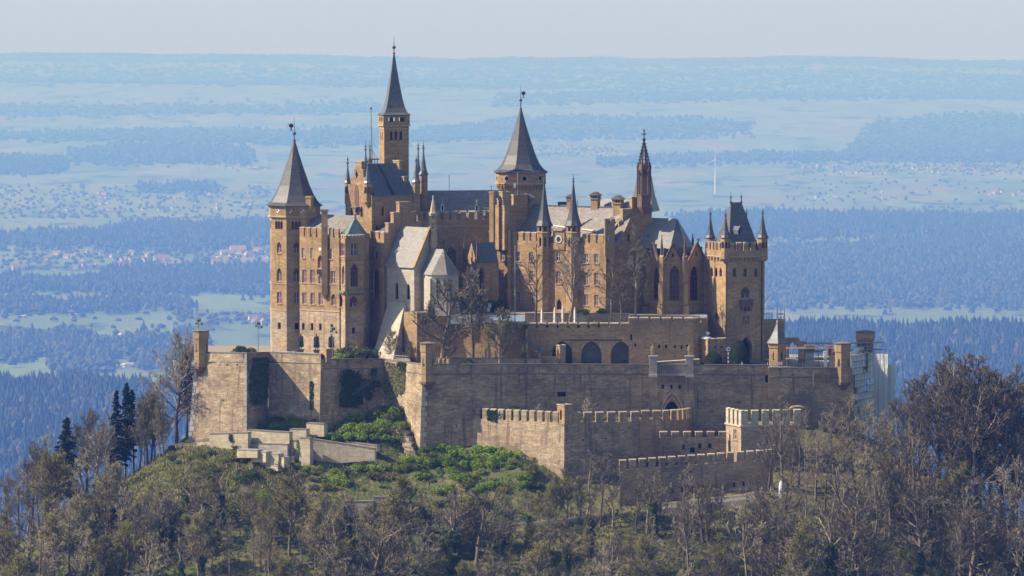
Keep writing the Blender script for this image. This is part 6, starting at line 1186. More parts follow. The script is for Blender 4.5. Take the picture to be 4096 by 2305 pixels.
q = [ctr + (p - ctr) * .92 for p in (A, B, Cc, D)]; k1 = [ctr + (p - ctr) * .66 for p in (A, B, Cc, D)]; zr, zm = ZZ(810, 8), ZZ(905, 6); dv = (Cc - B).normalized(); ra, rb = ctr - dv * 1.5, ctr + dv * 1.5; rg = [ra, ra, rb, rb]
for i in range(4):
    j = (i + 1) % 4; T.slates(Face((*q[i], zt), (*q[j], zt), (*k1[j], lerp(zt, zm, .5)), (*k1[i], lerp(zt, zm, .5))), 'dark_slate'); T.slates(Face((*k1[i], lerp(zt, zm, .5)), (*k1[j], lerp(zt, zm, .5)), (*rg[j], zr), (*rg[i], zr)), 'dark_slate')
for p in (ra, rb): T.finial(p, zr, ZZ(768, 8), ZZ(789, 8), .26)
dormer(T, 2958, 3.4, 902, 938, 15, True, R(26)); f = Face((*B, zb), (*Cc, zb), (*Cc, zc), (*B, zc)); ax = (f.d, f.n, Vector((0, 0, 1)))
u, v = f.find(2982, 1214); p = f.at(u, v, .5); mb = MB(); mb.box(p, (3.3, 1.1, 1.5), ax=ax); mb.box(p + Vector((0, 0, .85)), (3.6, 1.3, .2), ax=ax); mb.box(p - Vector((0, 0, .8)), (3.5, 1.2, .2), ax=ax)
for s in (-1, 0, 1): mb.box(p + f.d * s * 1.1 - Vector((0, 0, 1.4)) - f.n * .15, (.5, .8, 1.1), ax=ax)
for s in (-1.2, -.6, 0, .6, 1.2): mb.box(p + f.d * s + f.n * .57, (.12, .1, 1.2), ax=ax)
mb.build('balcony', 'red_sandstone', T.o); u, v = f.find(2982, 1281); p = f.at(u, v, .1); ob = MB().box(p, (2.5, .25, 2.75), ax=ax).build('arms_panel', 'trim_stone', T.o); mb = MB(); mb.box(p + f.n * .1, (2.1, .12, 2.35), m=1, ax=ax); g = p + f.n * .2
# the carved shield: rider on a rearing horse inside a frame
def g_(a, b, o=0): return g + f.d * a + Vector((0, 0, b)) + f.n * o
mb.poly([g_(-.55, .1), g_(.35, .1), g_(.6, .5), g_(.3, .3), g_(-.4, .35)]); mb.tube(g_(-.45, .1), g_(-.6, -.8), .12, n=4); mb.tube(g_(.25, .1), g_(.55, -.4), .1, n=4); mb.tube(g_(-.1, .3), g_(0, .85), .2, n=5); mb.ball(g_(0, 1.0), .16); mb.poly([g_(-.75, -.95), g_(.75, -.95), g_(.75, -.8), g_(-.75, -.8)]); mb.build('carved_arms', ['statue_stone', 'red_sandstone'], ob)
u, v = f.find(2984, 1437); ga = f.at(u, v); mb = MB()
for rr, hh in ((1.85, 6.0), (2.3, 6.7)):
    ar = arch_pts(rr * 2, hh, rr * 1.75)
    for s in (-1, 1):
        pts2 = [(s * rr, 0)] + [(s * x, z) for x, z in ar]
        for a, b in zip(pts2[:-1], pts2[1:]): mb.tube(ga + f.d * a[0] + Vector((0, 0, a[1])) + f.n * .15, ga + f.d * b[0] + Vector((0, 0, b[1])) + f.n * .15, .22, n=5)
mb.build('gate_arch', 'trim_stone', T.o)
for px, fc in ((3046, f),): u, v = fc.find(px, 1200); p = fc.at(u, v, .25); MB().tube((p.x, p.y, zb), (p.x, p.y, zt), .16, n=6).build('drain_pipe', 'iron', T.o)
p = XY(2905, 1.0, 1200); MB().tube((p.x, p.y, zb), (p.x, p.y, zc), .12, n=6).build('drain_pipe', 'iron', T.o); T.finish()
A, B, Cc = XY(2800, 0), XY(2832, -4.5), XY(2906, -1.5); D = A + (Cc - B); T = Thing('guard_house', (*B, ZS), 'low stone annex with white dish and dome in front of the gate tower', 'building'); zt = ZZ(1366, -4); T.block([A, B, Cc, D], ZS, zt, {0: [(2812, 1384, 1402, 4, 'sq'), (2822, 1384, 1402, 4, 'sq')], 1: [(2862, 1386, 1392, 13, 'sq'), (2888, 1386, 1393, 12, 'sq')]})
for p, q, n in ((A, B, 3), (B, Cc, 4)): T.merlons((*p, zt), (*q, zt), n, .5, .7)
T.finish()
c = W(2831, 1334, -1); T = Thing('satellite_dish', c, 'round white satellite dish on the annex roof', 'dish'); MB().ball(c, .5, sq=(1, .35, 1), n=10).build('dish', 'white_paint', T.o, True); MB().tube(c - Vector((0, 0, 2.0)), c, .07, n=5).build('mast', 'steel', T.o)
c = W(2826, 1352, -2); mb = MB(); mb.lathe((c.x, c.y), [(1.5, c.z - .2), (1.45, c.z), (1.0, c.z + .35), (.3, c.z + .5)], 12); mb.tube(c - Vector((0, 0, .9)), c, .3, n=8); o = mb.build('sun_umbrella', 'sheet_white'); tag(o, 'flat pale blue-white umbrella on the annex roof below the dish', 'umbrella', kind='thing')
A, B = XY(3058, 12), XY(3136, 14); T = Thing('side_building', (*A, ZS), 'plain dark wall with flat top right of the gate tower', 'building', mat='tower_sandstone'); T.block([A, B, B + Vector((0, 8)), A + Vector((0, 8))], ZS, ZZ(1286, 12)); T.course([A, B], ZZ(1286, 12) - .1, .3, .15, 'coping_stone', closed=False); T.finish()
f = F4((3128, 1352, 8), (3196, 1352, 6), (3226, 1455, 6), (3128, 1455, 8)); T = Thing('arch_wall', f.Ab, 'ruined-looking wall with a wide open arch beside the pointed sentry box', 'wall'); h = Hole(.27, .82, .02, .86, 1, 'open', 1.2); T.wall(f, [h]); T.wall(Face(f.Bb + Vector((0, 1.2, 0)), f.Ab + Vector((0, 1.2, 0)), f.At + Vector((0, 1.2, 0)), f.Bt + Vector((0, 1.2, 0))), [Hole(.18, .73, .02, .86, 1, 'open', .02)], skin=False); T.wall(F4((3192, 1366, 6), (3226, 1366, 5), (3226, 1455, 5), (3192, 1455, 6))); T.finish()
# ------------------------------------------------------------------ trees, shrubs, ivy, grass
def tubes_np(segs, sides):
    """segs (n,8): p0 p1 r0 r1 -> open prisms"""
    s = np.asarray(segs, float); p0, p1, r0, r1 = s[:, 0:3], s[:, 3:6], s[:, 6], s[:, 7]; d = p1 - p0; d /= np.maximum(np.linalg.norm(d, axis=1, keepdims=True), 1e-6)
    ref = np.where(np.abs(d[:, 2:3]) > .9, np.array([[1., 0, 0]]), np.array([[0., 0, 1]])); a = np.cross(d, ref); a /= np.linalg.norm(a, axis=1, keepdims=True); b = np.cross(d, a); k = sides
    t = np.linspace(0, 2 * np.pi, k, endpoint=False); ring = a[:, None] * np.cos(t)[None, :, None] + b[:, None] * np.sin(t)[None, :, None]
    V = np.concatenate([p0[:, None] + ring * r0[:, None, None], p1[:, None] + ring * r1[:, None, None]], 1); n = len(s)
    q = np.array([[i, (i + 1) % k, k + (i + 1) % k, k + i] for i in range(k)]); F = (np.arange(n)[:, None, None] * 2 * k + q[None]).reshape(-1, 4); return V.reshape(-1, 3), F
def quads_np(P, size, flat=0.0, up=None):
    """little leaf faces with random turns at points P"""
    n = len(P); a = rng.normal(size=(n, 3)); a /= np.linalg.norm(a, axis=1, keepdims=True); c = rng.normal(size=(n, 3)); 
    if flat: a[:, 2] *= (1 - flat); a /= np.linalg.norm(a, axis=1, keepdims=True); c[:, 2] *= (1 - flat)
    b = c - (c * a).sum(1, keepdims=True) * a; b /= np.linalg.norm(b, axis=1, keepdims=True); s = size * rng.uniform(.6, 1.3, n)[:, None]
    V = np.stack([P - a * s, P - b * s * .55, P + a * s, P + b * s * .55], 1).reshape(-1, 3); return V, np.arange(n * 4).reshape(-1, 4)
def grow(seed, H, spread=.45, angle=42, l1=16, l2=7, l3=6, l4=3, clear=.25, r0=None, wob=.06, twig=.042, up=.25):
    rd = random.Random(seed); r0 = r0 or H * .016; trunk, limbs, twigs, tips = [], [], [], []
    def vec(base, ang, az):
        q = base.to_track_quat('Z', 'Y'); return (q @ Vector((math.sin(ang) * math.cos(az), math.sin(ang) * math.sin(az), math.cos(ang)))).normalized()
    p = Vector((0, 0, -.6)); pts = [p.copy()]; d = Vector((0, 0, 1)); n = 9
    for i in range(n): d = (d + Vector((rd.gauss(0, wob), rd.gauss(0, wob), .35))).normalized(); p = p + d * (H * .93 / n); pts.append(p.copy())
    rad = lambda f: r0 * (1 - f) ** .8 + .05
    for i in range(n): trunk.append((*pts[i], *pts[i + 1], rad(i / n), rad((i + 1) / n)))
    def at(f): x = f * n; i = min(n - 1, int(x)); return lerp(pts[i], pts[i + 1], x - i)
    def branch(p, d, L, r, lev):
        k = 4 if lev == 1 else 3 if lev == 2 else 2; q = [p]
        for i in range(k): d = (d + Vector((rd.gauss(0, .16), rd.gauss(0, .16), up * .5 + rd.gauss(0, .1)))).normalized(); q.append(q[-1] + d * (L / k))
        out = limbs if lev <= 2 else twigs
        for i in range(k): a, b = 1 - i / k * .75, 1 - (i + 1) / k * .75; mr = twig * (2.8 if lev == 1 else 1.8 if lev == 2 else 1); out.append((*q[i], *q[i + 1], max(mr, r * a), max(mr * .7, r * b)))
        nc = {1: l2, 2: l3, 3: l4}.get(lev, 0)
        for j in range(nc):
            f = (j + rd.uniform(.3, 1)) / nc; f = .2 + .8 * f; x = min(.999, f) * k; i = int(x); pp = lerp(q[i], q[i + 1], x - i); dd = (q[i + 1] - q[i]).normalized()
            branch(pp, vec(dd, R(rd.uniform(25, 60)), rd.uniform(0, 6.28)), L * rd.uniform(.35, .55) * (1.15 - .5 * f), r * .45, lev + 1)
        if lev >= 3 or nc == 0: tips.append(q[-1])
    for j in range(l1):
        f = clear + (1 - clear) * ((j + rd.random()) / l1); L = H * spread * (1.08 - .75 * f) * rd.uniform(.75, 1.2) * (.55 + .45 * min(1, (f - clear) * 5 + .3))
        branch(at(min(.985, f)), vec(Vector((0, 0, 1)), R(angle * rd.uniform(.75, 1.3) * (1.15 - .5 * f)), j * 2.4 + rd.uniform(-.5, .5)), L, rad(f) * .55, 1)
    return trunk, limbs, twigs, tips, pts
TREES = {}
def variant(key, seed, H, twigmat='twigs', buds=0, budsize=.16, budmat='bud_leaf', ivy=0, **kw):
    tr, li, tw, tips, pts = grow(seed, H, **kw); v, f = tubes_np(tr, 7); parts = [('trunk', mesh_np('trunk', v, f, ['bark'], smooth=True))]
    v1, f1 = tubes_np(li, 4); v2, f2 = tubes_np(tw, 3); V = np.concatenate([v1, v2]); F = np.concatenate([f1, f2 + len(v1)]); parts.append(('crown', mesh_np('crown', V, F, ['bark', twigmat], np.concatenate([np.zeros(len(f1)), np.ones(len(f2))]))))
    if buds:
        T_ = np.array([tuple(t) for t in tips]); P = T_[rng.integers(0, len(T_), buds)] + rng.normal(0, .28, (buds, 3)); v, f = quads_np(P, budsize); parts.append(('foliage', mesh_np('foliage', v, f, [budmat])))
    if ivy:
        tp = np.array([tuple(t) for t in pts]); x = rng.random(ivy) ** 1.1 * 6.2; i = x.astype(int); P = tp[i] + (tp[i + 1] - tp[i]) * (x - i)[:, None]; a = rng.uniform(0, 6.28, ivy); rr = (H * .018 + .25) * rng.uniform(.5, 1.7, ivy) * (1 + .35 * np.sin(x * 4))
        P[:, 0] += rr * np.cos(a); P[:, 1] += rr * np.sin(a); v, f = quads_np(P, .3); parts.append(('ivy', mesh_np('ivy', v, f, ['ivy_leaf'])))
        L_ = np.array(li[:len(li) // 4]); 
    TREES[key] = (H, parts)
for i in range(4): variant(('beech', i), 20 + i, 26, spread=.46, angle=46, l1=14, l2=6, l3=5, l4=3, clear=.28, wob=.07, up=.2)
for i in range(4): variant(('dark', i), 40 + i, 28, 'dark_twigs', spread=.44, angle=42, l1=17, l2=8, l3=6, l4=3, clear=.3, wob=.08, up=.22, twig=.045)
for i in range(4): variant(('slim', i), 60 + i, 16, spread=.42, angle=44, l1=9, l2=5, l3=5, l4=2, clear=.3, wob=.11, up=.22, twig=.038, r0=.2)
for i in range(3): variant(('oak', i), 80 + i, 15, 'dark_twigs', spread=.58, angle=62, l1=13, l2=7, l3=6, l4=2, clear=.2, r0=.4, wob=.1)
for i in range(3): variant(('bud', i), 100 + i, 15, spread=.42, angle=42, l1=16, l2=7, l3=6, l4=3, clear=.2, buds=3400, budsize=.11, r0=.2)
for i in range(2): variant(('olive', i), 120 + i, 13, spread=.5, angle=52, l1=15, l2=7, l3=6, l4=3, clear=.2, buds=2400, budsize=.11, budmat='olive_leaf', r0=.26)
for i in range(3): variant(('ivy', i), 140 + i, 17, 'dark_twigs', spread=.44, angle=48, l1=9, l2=5, l3=5, l4=2, clear=.42, ivy=2400, wob=.09, r0=.24)
variant(('broad', 0), 29, 26, spread=.44, angle=50, l1=26, l2=8, l3=6, l4=3, clear=.22, wob=.08, up=.2)
def conifer(key, seed, H, spread, clear, dens=1.0):
    rd = np.random.default_rng(seed); v, f = tubes_np([(0, 0, -.5, 0, 0, H * .98, H * .013, .04)], 6); parts = [('trunk', mesh_np('trunk', v, f, ['bark']))]; P = []; segs = []
    z = H * clear
    while z < H * .985:
        fr = (z - H * clear) / (H * (1 - clear)); L = spread * (1 - fr) ** .75 * rd.uniform(.75, 1.15) + .25; nb = 6
        for k in range(nb):
            a = rd.uniform(0, 6.28); l = L * rd.uniform(.6, 1.15); e = np.array([np.cos(a) * l, np.sin(a) * l, -l * .22 + .1]); base = np.array([0, 0, z]); segs.append((*base, *(base + e), .06, .02)); n = int(l * 14 * dens) + 5
            t = rd.random(n) ** .7; q = base + e * t[:, None]; w = .32 * l * (1 - t * .6); q[:, 0] += -np.sin(a) * rd.normal(0, 1, n) * w * .5; q[:, 1] += np.cos(a) * rd.normal(0, 1, n) * w * .5; q[:, 2] += rd.normal(0, .10, n) - .12 * t * l; P.append(q)
        z += H * .030 * rd.uniform(.8, 1.3) * (1 - fr * .45)
    P = np.concatenate(P); v1, f1 = tubes_np(segs, 3); v2, f2 = quads_np(P, .34, .6); V = np.concatenate([v1, v2]); F = np.concatenate([f1, f2 + len(v1)]); parts.append(('crown', mesh_np('crown', V, F, ['bark', 'needle'], np.concatenate([np.zeros(len(f1)), np.ones(len(f2))])))); TREES[key] = (H, parts)
conifer(('spruce', 0), 1, 22, 4.4, .14); conifer(('spruce', 1), 2, 25, 3.4, .22); conifer(('spruce', 2), 3, 24, 3.0, .35, .8)
KINDNAME = {'broad': 'bare_tree', 'beech': 'bare_tree', 'dark': 'bare_tree', 'slim': 'bare_tree', 'oak': 'bare_tree', 'bud': 'budding_tree', 'olive': 'budding_tree', 'ivy': 'ivy_clad_tree', 'spruce': 'spruce_tree'}
NTREE = [0]
def plant(kind, base, height, label, group=None, rz=None, i=None, fat=1.0):
    keys = [k for k in TREES if k[0] == kind]; key = keys[NTREE[0] % len(keys)] if i is None else (kind, i); NTREE[0] += 1; H, parts = TREES[key]; s = height / H
    r = empty(KINDNAME[kind], base, label, 'tree', group); r.scale = (s * fat, s * fat, s); r.rotation_euler = (R(random.uniform(-2, 2)), R(random.uniform(-2, 2)), random.uniform(0, 6.28) if rz is None else rz)
    for nm, me in parts: c = bpy.data.objects.new(nm, me); COL.objects.link(c); c.parent = r
    return r
def tree(kind, px, Y, top, label, group=None, floorz=None, **k):
    p = XY(px, Y, (top + 1950) / 2); z = hill(p.x, p.y) if floorz is None else floorz; h = ZZ(top, Y) - z
    return plant(kind, Vector((p.x, p.y, z)), max(4, h), label, group, **k)
# left of the bastion
tree('broad', 705, -9, 1345, 'big bare beech beside the left bastion, highest tree at left', i=0, fat=1.15); tree('spruce', 748, -1, 1395, 'dark spruce half hidden between the big beech and the bastion', i=2)
tree('spruce', 262, -15, 1662, 'lone full spruce standing before the valley at left', i=0); tree('spruce', 468, -8, 1558, 'left one of the tall dark spruces on the shoulder', i=1); tree('spruce', 500, -4, 1528, 'tallest dark spruce on the left shoulder', i=1); tree('spruce', 535, -2, 1556, 'slimmer spruce right of the tallest one', i=2)
for k, (px, Y, t) in enumerate(((345, -11, 1650), (392, -9, 1655), (425, -13, 1700), (300, -7, 1700), (560, -9, 1640), (185, -17, 1745), (135, -19, 1780), (75, -21, 1880), (225, -13, 1815), (28, -22, 1915), (440, -8, 1660), (655, -12, 1600), (590, -7, 1585), (350, -16, 1740), (270, -22, 1830), (110, -16, 1850), (160, -24, 1870), (765, -6, 1560))): tree('beech' if k % 3 else 'dark', px, Y, t, 'bare tree on the left shoulder among the spruces', 'bare trees on the left shoulder', fat=1.0)
for px, Y, t in ((620, -8, 1580), (575, -13, 1610), (640, -15, 1640), (605, -3, 1570)): tree('olive', px, Y, t, 'olive green budding tree between the spruces and the big beech', 'olive trees at the left bastion', fat=.7)
# right end
for k, (px, Y, t) in enumerate(((3640, -24, 1535), (3700, -18, 1500), (3752, -22, 1462), (3815, -26, 1430), (3880, -24, 1440), (3938, -28, 1478), (4000, -24, 1535), (4062, -30, 1510), (4110, -24, 1540), (3590, -28, 1600), (3960, -18, 1520), (3850, -34, 1500), (3785, -34, 1540), (4035, -36, 1590), (3910, -38, 1560), (3680, -34, 1620))): tree('dark', px, Y, t, 'tall dark bare tree of the clump at the right edge', 'tall bare trees at the right edge', fat=1.05)
for k, (px, Y, t) in enumerate(((3550, -30, 1640), (3620, -38, 1700), (3520, -38, 1720), (3720, -44, 1800), (3800, -46, 1850), (3900, -48, 1900), (4000, -46, 1880), (4080, -50, 1850), (3650, -50, 1880))): tree('beech', px, Y, t, 'bare brown tree in front of the right hand clump', 'brown trees before the right clump')
for k, (px, Y, t) in enumerate(((3130, -42, 1610), (3075, -46, 1700), (3195, -44, 1655), (3262, -48, 1705), (3325, -42, 1640), (3420, -40, 1590), (3485, -42, 1620), (3385, -48, 1740), (3300, -52, 1780), (3160, -54, 1800), (3455, -52, 1780), (3030, -55, 1850), (3225, -58, 1880), (3520, -56, 1860), (3360, -60, 1900))): tree('beech', px, Y, t, 'sunlit bare tree in front of the right end of the main wall', 'bare trees before the main wall', fat=1.05)
for k, (px, t) in enumerate(((2335, 1800), (2400, 1810), (2450, 1850), (2545, 1890), (2640, 1880), (2720, 1850), (2790, 1920), (2880, 1930), (2980, 1900))): tree('slim', px, -60.5 - (k % 4) * 1.5, t, 'thin bare tree in front of the outermost crenellated wall', 'thin trees before the outer wall', fat=1.1)
for k, (px, t) in enumerate(((2225, 1900), (2272, 1880), (2195, 1940), (2320, 1900), (2480, 1985), (2560, 1980), (2160, 1960))): tree('bud', px, -58.5 - k % 3, t, 'yellow-green budding tree below the little corner turret', 'budding trees below the corner turret', fat=.8)
for k, (px, Y, t, kd) in enumerate(((1110, -58, 2010, 'slim'), (1300, -58, 1990, 'slim'), (1345, -64, 2030, 'ivy'), (1430, -62, 1985, 'slim'), (1480, -66, 2020, 'olive'), (1540, -60, 1995, 'slim'), (1590, -66, 1960, 'bud'), (1640, -64, 2010, 'slim'), (1690, -66, 2030, 'oak'), (1760, -63, 2000, 'slim'), (1830, -62, 2010, 'olive'), (1890, -66, 1990, 'bud'), (1960, -62, 2000, 'slim'), (2040, -62, 1975, 'slim'), (2110, -64, 1990, 'ivy'), (1010, -60, 1960, 'olive'), (1060, -64, 1990, 'bud'))): tree(kd, px, Y, t, {'slim': 'thin bare tree', 'ivy': 'ivy-clad tree', 'olive': 'olive budding tree', 'bud': 'yellow-green budding tree', 'oak': 'dark spreading tree'}[kd] + ' in front of the grey retaining walls', 'trees before the retaining walls, ' + kd, fat=1.1)
tree('oak', 1180, -55, 1845, 'wide dark oak with spreading bare limbs below the ruined terraces', i=0, fat=1.15); tree('ivy', 1372, -60, 1960, 'forked ivy-clad tree in front of the tall grey retaining wall'); tree('ivy', 475, -42, 1880, 'leaning ivy-clad trunk on the left meadow edge'); tree('ivy', 1705, -60, 1960, 'ivy-clad tree right of the rubble wall'); tree('oak', 1250, -62, 2000, 'second dark oak right below the wide one', i=1)
tree('bud', 865, -52, 1905, 'bright yellow-green budding tree on the left slope', i=0); tree('bud', 650, -52, 1960, 'pale green budding tree low on the left meadow', i=1); tree('bud', 620, -55, 1990, 'small pale budding tree left of the pale green one', i=2)
# the wood that runs along the bottom of the picture
ZONES = [(-40, 480, 'on the left shoulder slope', 16), (380, 800, 'on the left meadow edge', 20), (-60, 420, 'left', 30), (420, 900, 'left middle', 32), (900, 1350, 'below the wide oak', 30), (1350, 1900, 'middle', 26), (1900, 2400, 'below the ramp start', 28), (2400, 2950, 'below the ramp', 26), (2950, 3500, 'right middle', 30), (3500, 4160, 'right edge', 34)]
def bottom_wood():
    for x0, x1, nm, n in ZONES:
        for k in range(n):
            px = x0 + (x1 - x0) * ((k * .618 + random.uniform(0, .35)) % 1); Y = -64 - 34 * random.random() ** .9
            if x0 < 450: Y += 26 * random.random()
            if x0 >= 3500: Y += 18 * random.random()
            if 'shoulder' in nm: Y = random.uniform(-50, -24)
            if nm.endswith('meadow edge'): Y = random.uniform(-64, -46)
            p = hill_at(px, Y, 2200); h = random.choice((random.uniform(8, 13), random.uniform(12, 17), random.uniform(16, 22)))
            if 2000 <= px <= 2950: h *= .88
            if 420 <= px <= 1150: h *= .8
            if 1350 <= px <= 2350 and Y > -74: h *= .85
            if px > 2900: h *= 1.2
            r = random.random(); kd = 'ivy' if r < .17 else 'bud' if r < (.40 if px < 2300 else .24) else 'oak' if r < .46 else 'slim' if r < .8 else 'dark' if px > 2500 else 'beech'
            t = {'ivy': 'ivy-clad trunk', 'bud': 'budding yellow-green tree', 'oak': 'dark spreading bare tree', 'slim': 'thin bare tree', 'beech': 'bare brown tree', 'dark': 'dark bare tree'}[kd]
            place = {'on the left shoulder slope': 'on the open left shoulder slope', 'on the left meadow edge': 'at the lower edge of the left meadow', 'left': 'in the wood along the bottom left corner', 'left middle': 'in the wood below the left meadow', 'below the wide oak': 'in the bottom wood below the wide oak', 'middle': 'in the bottom wood under the lower road', 'below the ramp start': 'in the bottom wood where the ramp begins', 'below the ramp': 'in the bottom wood below the ramp railing', 'right middle': 'in the bottom wood below the pale gatehouse', 'right edge': 'in the bottom right corner'}[nm]
            plant(kd, p, h, t + ' ' + place, t + 's ' + place, fat=random.uniform(.95, 1.35))
bottom_wood()
# trees on the terraces
for kd, px, Y, t, z, lab in (('beech', 2140, .5, 1005, ZT, 'leftmost of the large bare trees on the garden terrace'), ('beech', 2278, 0, 955, ZT, 'tall pale-barked bare tree behind the closed parasols'), ('beech', 2438, -1, 1035, ZT, 'slender bare tree right of the parasols'), ('beech', 2537, .3, 935, ZT, 'dense dark bare tree in front of the transept'), ('oak', 1768, -10, 1120, ZS, 'gnarled bare oak in front of the white apse'), ('dark', 1893, -9, 1085, ZS, 'upright bare tree with pale limbs right of the white apse'), ('olive', 2000, -13, 1240, ZS, 'round budding tree behind the long parapet'), ('olive', 2102, -12, 1340, ZS, 'small thin budding tree before the terrace wall'), ('olive', 1572, -3, 1325, ZS, 'little bare garden tree at the foot of the white buttress'), ('olive', 1640, -6, 1370, ZS, 'low budding tree left of the middle sentry turret'), ('olive', 1790, -13, 1330, ZS, 'greenish young tree under the gnarled oak'), ('slim', 2480, 0, 1090, ZT, 'thin bare tree between slender and dense terrace trees')):
    tree(kd, px, Y, t, lab, None, z, fat={'oak': 1.25, 'dark': 1.05, 'olive': 1.15}.get(kd, 1.0))
# shrubs
def blob(seed, r, n, size, mat, lumps=7, sq=.75):
    rd = np.random.default_rng(seed); C = rd.normal(0, .45, (lumps, 3)) * r; C[:, 2] = np.abs(C[:, 2]) * sq + r * .3; k = rd.integers(0, lumps, n); d = rd.normal(size=(n, 3)); d /= np.linalg.norm(d, axis=1, keepdims=True); P = C[k] + d * (r * .55 * rd.uniform(.55, 1.05, n) ** .5)[:, None]; P[:, 2] *= sq; P = P[P[:, 2] > -.2]
    v, f = quads_np(P, size); return mesh_np('shrub', v, f, [mat])
SHR = {'bright': [blob(i, 1.6, 900, .2, 'bright_leaf') for i in range(4)], 'olive': [blob(10 + i, 1.5, 700, .2, 'olive_leaf') for i in range(3)], 'dark': [blob(20 + i, 1.6, 900, .2, 'ivy_leaf') for i in range(2)], 'bud': [blob(30 + i, 1.2, 420, .16, 'bud_leaf') for i in range(2)]}
def twiggy(seed):
    tr, li, tw, tips, pts = grow(seed, 3.2, spread=.6, angle=45, l1=12, l2=5, l3=4, l4=0, clear=.05, twig=.02, r0=.06); v, f = tubes_np(tr + li + tw, 3); return mesh_np('shrub', v, f, ['twigs'])
SHR['twig'] = [twiggy(i) for i in range(3)]
def shrub(kind, p, s, label, group=None): o = link_mesh('shrub', random.choice(SHR[kind])); o.location = p; o.scale = (s, s, s * random.uniform(.8, 1.1)); o.rotation_euler.z = random.uniform(0, 6.28); tag(o, label, 'shrub', group, 'thing'); return o
def shrubs(n, x0, x1, y0, y1, kinds, s0, s1, label, group, test=None):
    k = t = 0
    while k < n and t < n * 12:
        t += 1; px, py = random.uniform(x0, x1), random.uniform(y0, y1)
        if test and not test(px, py): continue
        p = on_hill(px, py)
        if p is None or p.y > -8: continue
        kd = random.choice(kinds); w = {'bright': 'bright green shrub', 'olive': 'olive green shrub', 'dark': 'dark green shrub', 'bud': 'yellow-green shrub', 'twig': 'bare twiggy shrub'}[kd]; shrub(kd, p, random.uniform(s0, s1), w + ' ' + label, w + 's ' + group); k += 1
shrubs(38, 1000, 1275, 1655, 1722, ['bright', 'olive', 'bright'], .8, 1.4, 'in the green pocket under the sunlit curtain wall', 'under the curtain wall', lambda x, y: y > 1722 - (x - 1000) * .28)
shrubs(85, 1300, 1625, 1620, 1770, ['bright', 'bright', 'bright', 'olive'], .8, 1.6, 'on the green slope left of the middle bastion', 'left of the middle bastion', lambda x, y: y > 1770 - (x - 1290) * .5 and y < 1790)
shrubs(105, 1290, 2140, 1800, 1980, ['bright', 'olive', 'bright', 'bright', 'bud', 'olive'], .7, 1.35, 'on the slope below the middle bastion', 'below the middle bastion', lambda x, y: y > 1875 - (x - 1290) * .13)
shrubs(46, 1640, 2100, 1800, 1880, ['bright', 'bright', 'dark'], .8, 1.5, 'right at the foot of the middle bastion', 'at the bastion foot')
shrubs(30, 690, 1130, 1800, 1930, ['olive', 'olive', 'dark', 'twig'], .6, 1.2, 'on the meadow below the ruined terraces', 'on the left meadow')
shrubs(40, 900, 2300, 1930, 2120, ['olive', 'bright', 'twig', 'dark'], .6, 1.2, 'round the grey retaining walls', 'round the retaining walls')
shrubs(20, 1120, 1290, 1860, 1930, ['olive', 'bright'], .6, 1.0, 'below the tall pale pier', 'below the pale pier')
for k in range(16): px = random.uniform(2040, 2540); y = random.uniform(-27, -23); p = XY(px, y, 1680); kd = random.choice(['bud', 'bright', 'bud', 'twig', 'dark' if px < 2200 else 'bud']); w = {'bud': 'yellow-green', 'bright': 'bright green', 'twig': 'bare twiggy', 'dark': 'dark green'}[kd]; shrub(kd, Vector((*p, ZZ(1692, -33) - .2)), random.uniform(.9, 1.6), w + ' shrub on the ledge behind the lower merlons', w + ' shrubs behind the lower merlons')
shrub('twig', Vector((*XY(2348, -24, 1640), ZZ(1692, -33))), 2.0, 'tall bare bush above the merlons right of the corner turret'); shrub('dark', Vector((*XY(2010, -22.5, 1640), ZZ(1692, -33))), 2.4, 'large dark bush against the main wall above the lower merlons')
for px, Y, s, kd, z, lab in ((1395, -4, 2.6, 'olive', ZL - 1, 'big olive bush between lamp post and white buttress'), (1432, -6, 2.0, 'dark', ZL - 1, 'dark evergreen at the right side of the big olive bush'), (1368, -7, 1.3, 'bright', ZL - 1, 'low green plant at the foot of the lamp post'), (955, 0, 1.4, 'dark', ZL - .4, 'spreading juniper on the left bastion terrace'), (985, 1, 1.2, 'dark', ZL - .4, 'right half of the juniper patch on the left bastion'), (1866, -15, 1.25, 'dark', ZS, 'round dark bush above the long parapet'), (1972, -15, .5, 'bud', ZS, 'small yellow-green tuft on the long parapet terrace'), (1640, -14, .8, 'bright', ZS, 'bright planting beside the middle sentry turret'), (2260, -3, 1.0, 'dark', ZT, 'dark shrub behind the leftmost parasols'), (2395, -3, 1.5, 'olive', ZT, 'green bush right of the parasols on the terrace'), (2110, -3, 1.4, 'dark', ZT, 'dark shrub left of the parasols'), (2330, 3.5, 1.2, 'dark', ZU, 'clipped dark shrub at the foot of the south wing'), (2405, 3.2, 1.2, 'dark', ZU, 'second clipped dark shrub at the south wing'), (1500, -4, .9, 'olive', ZL - 1, 'pale shrub beside the two visitors'), (1930, 14, 2.2, 'dark', ZU, 'ivy dark bush at the porch side entrance'), (1985, 15, 1.6, 'dark', ZU, 'dark climbing shrub between two ground floor windows')):
    shrub(kd, Vector((*XY(px, Y, 1400), z)), s, lab)
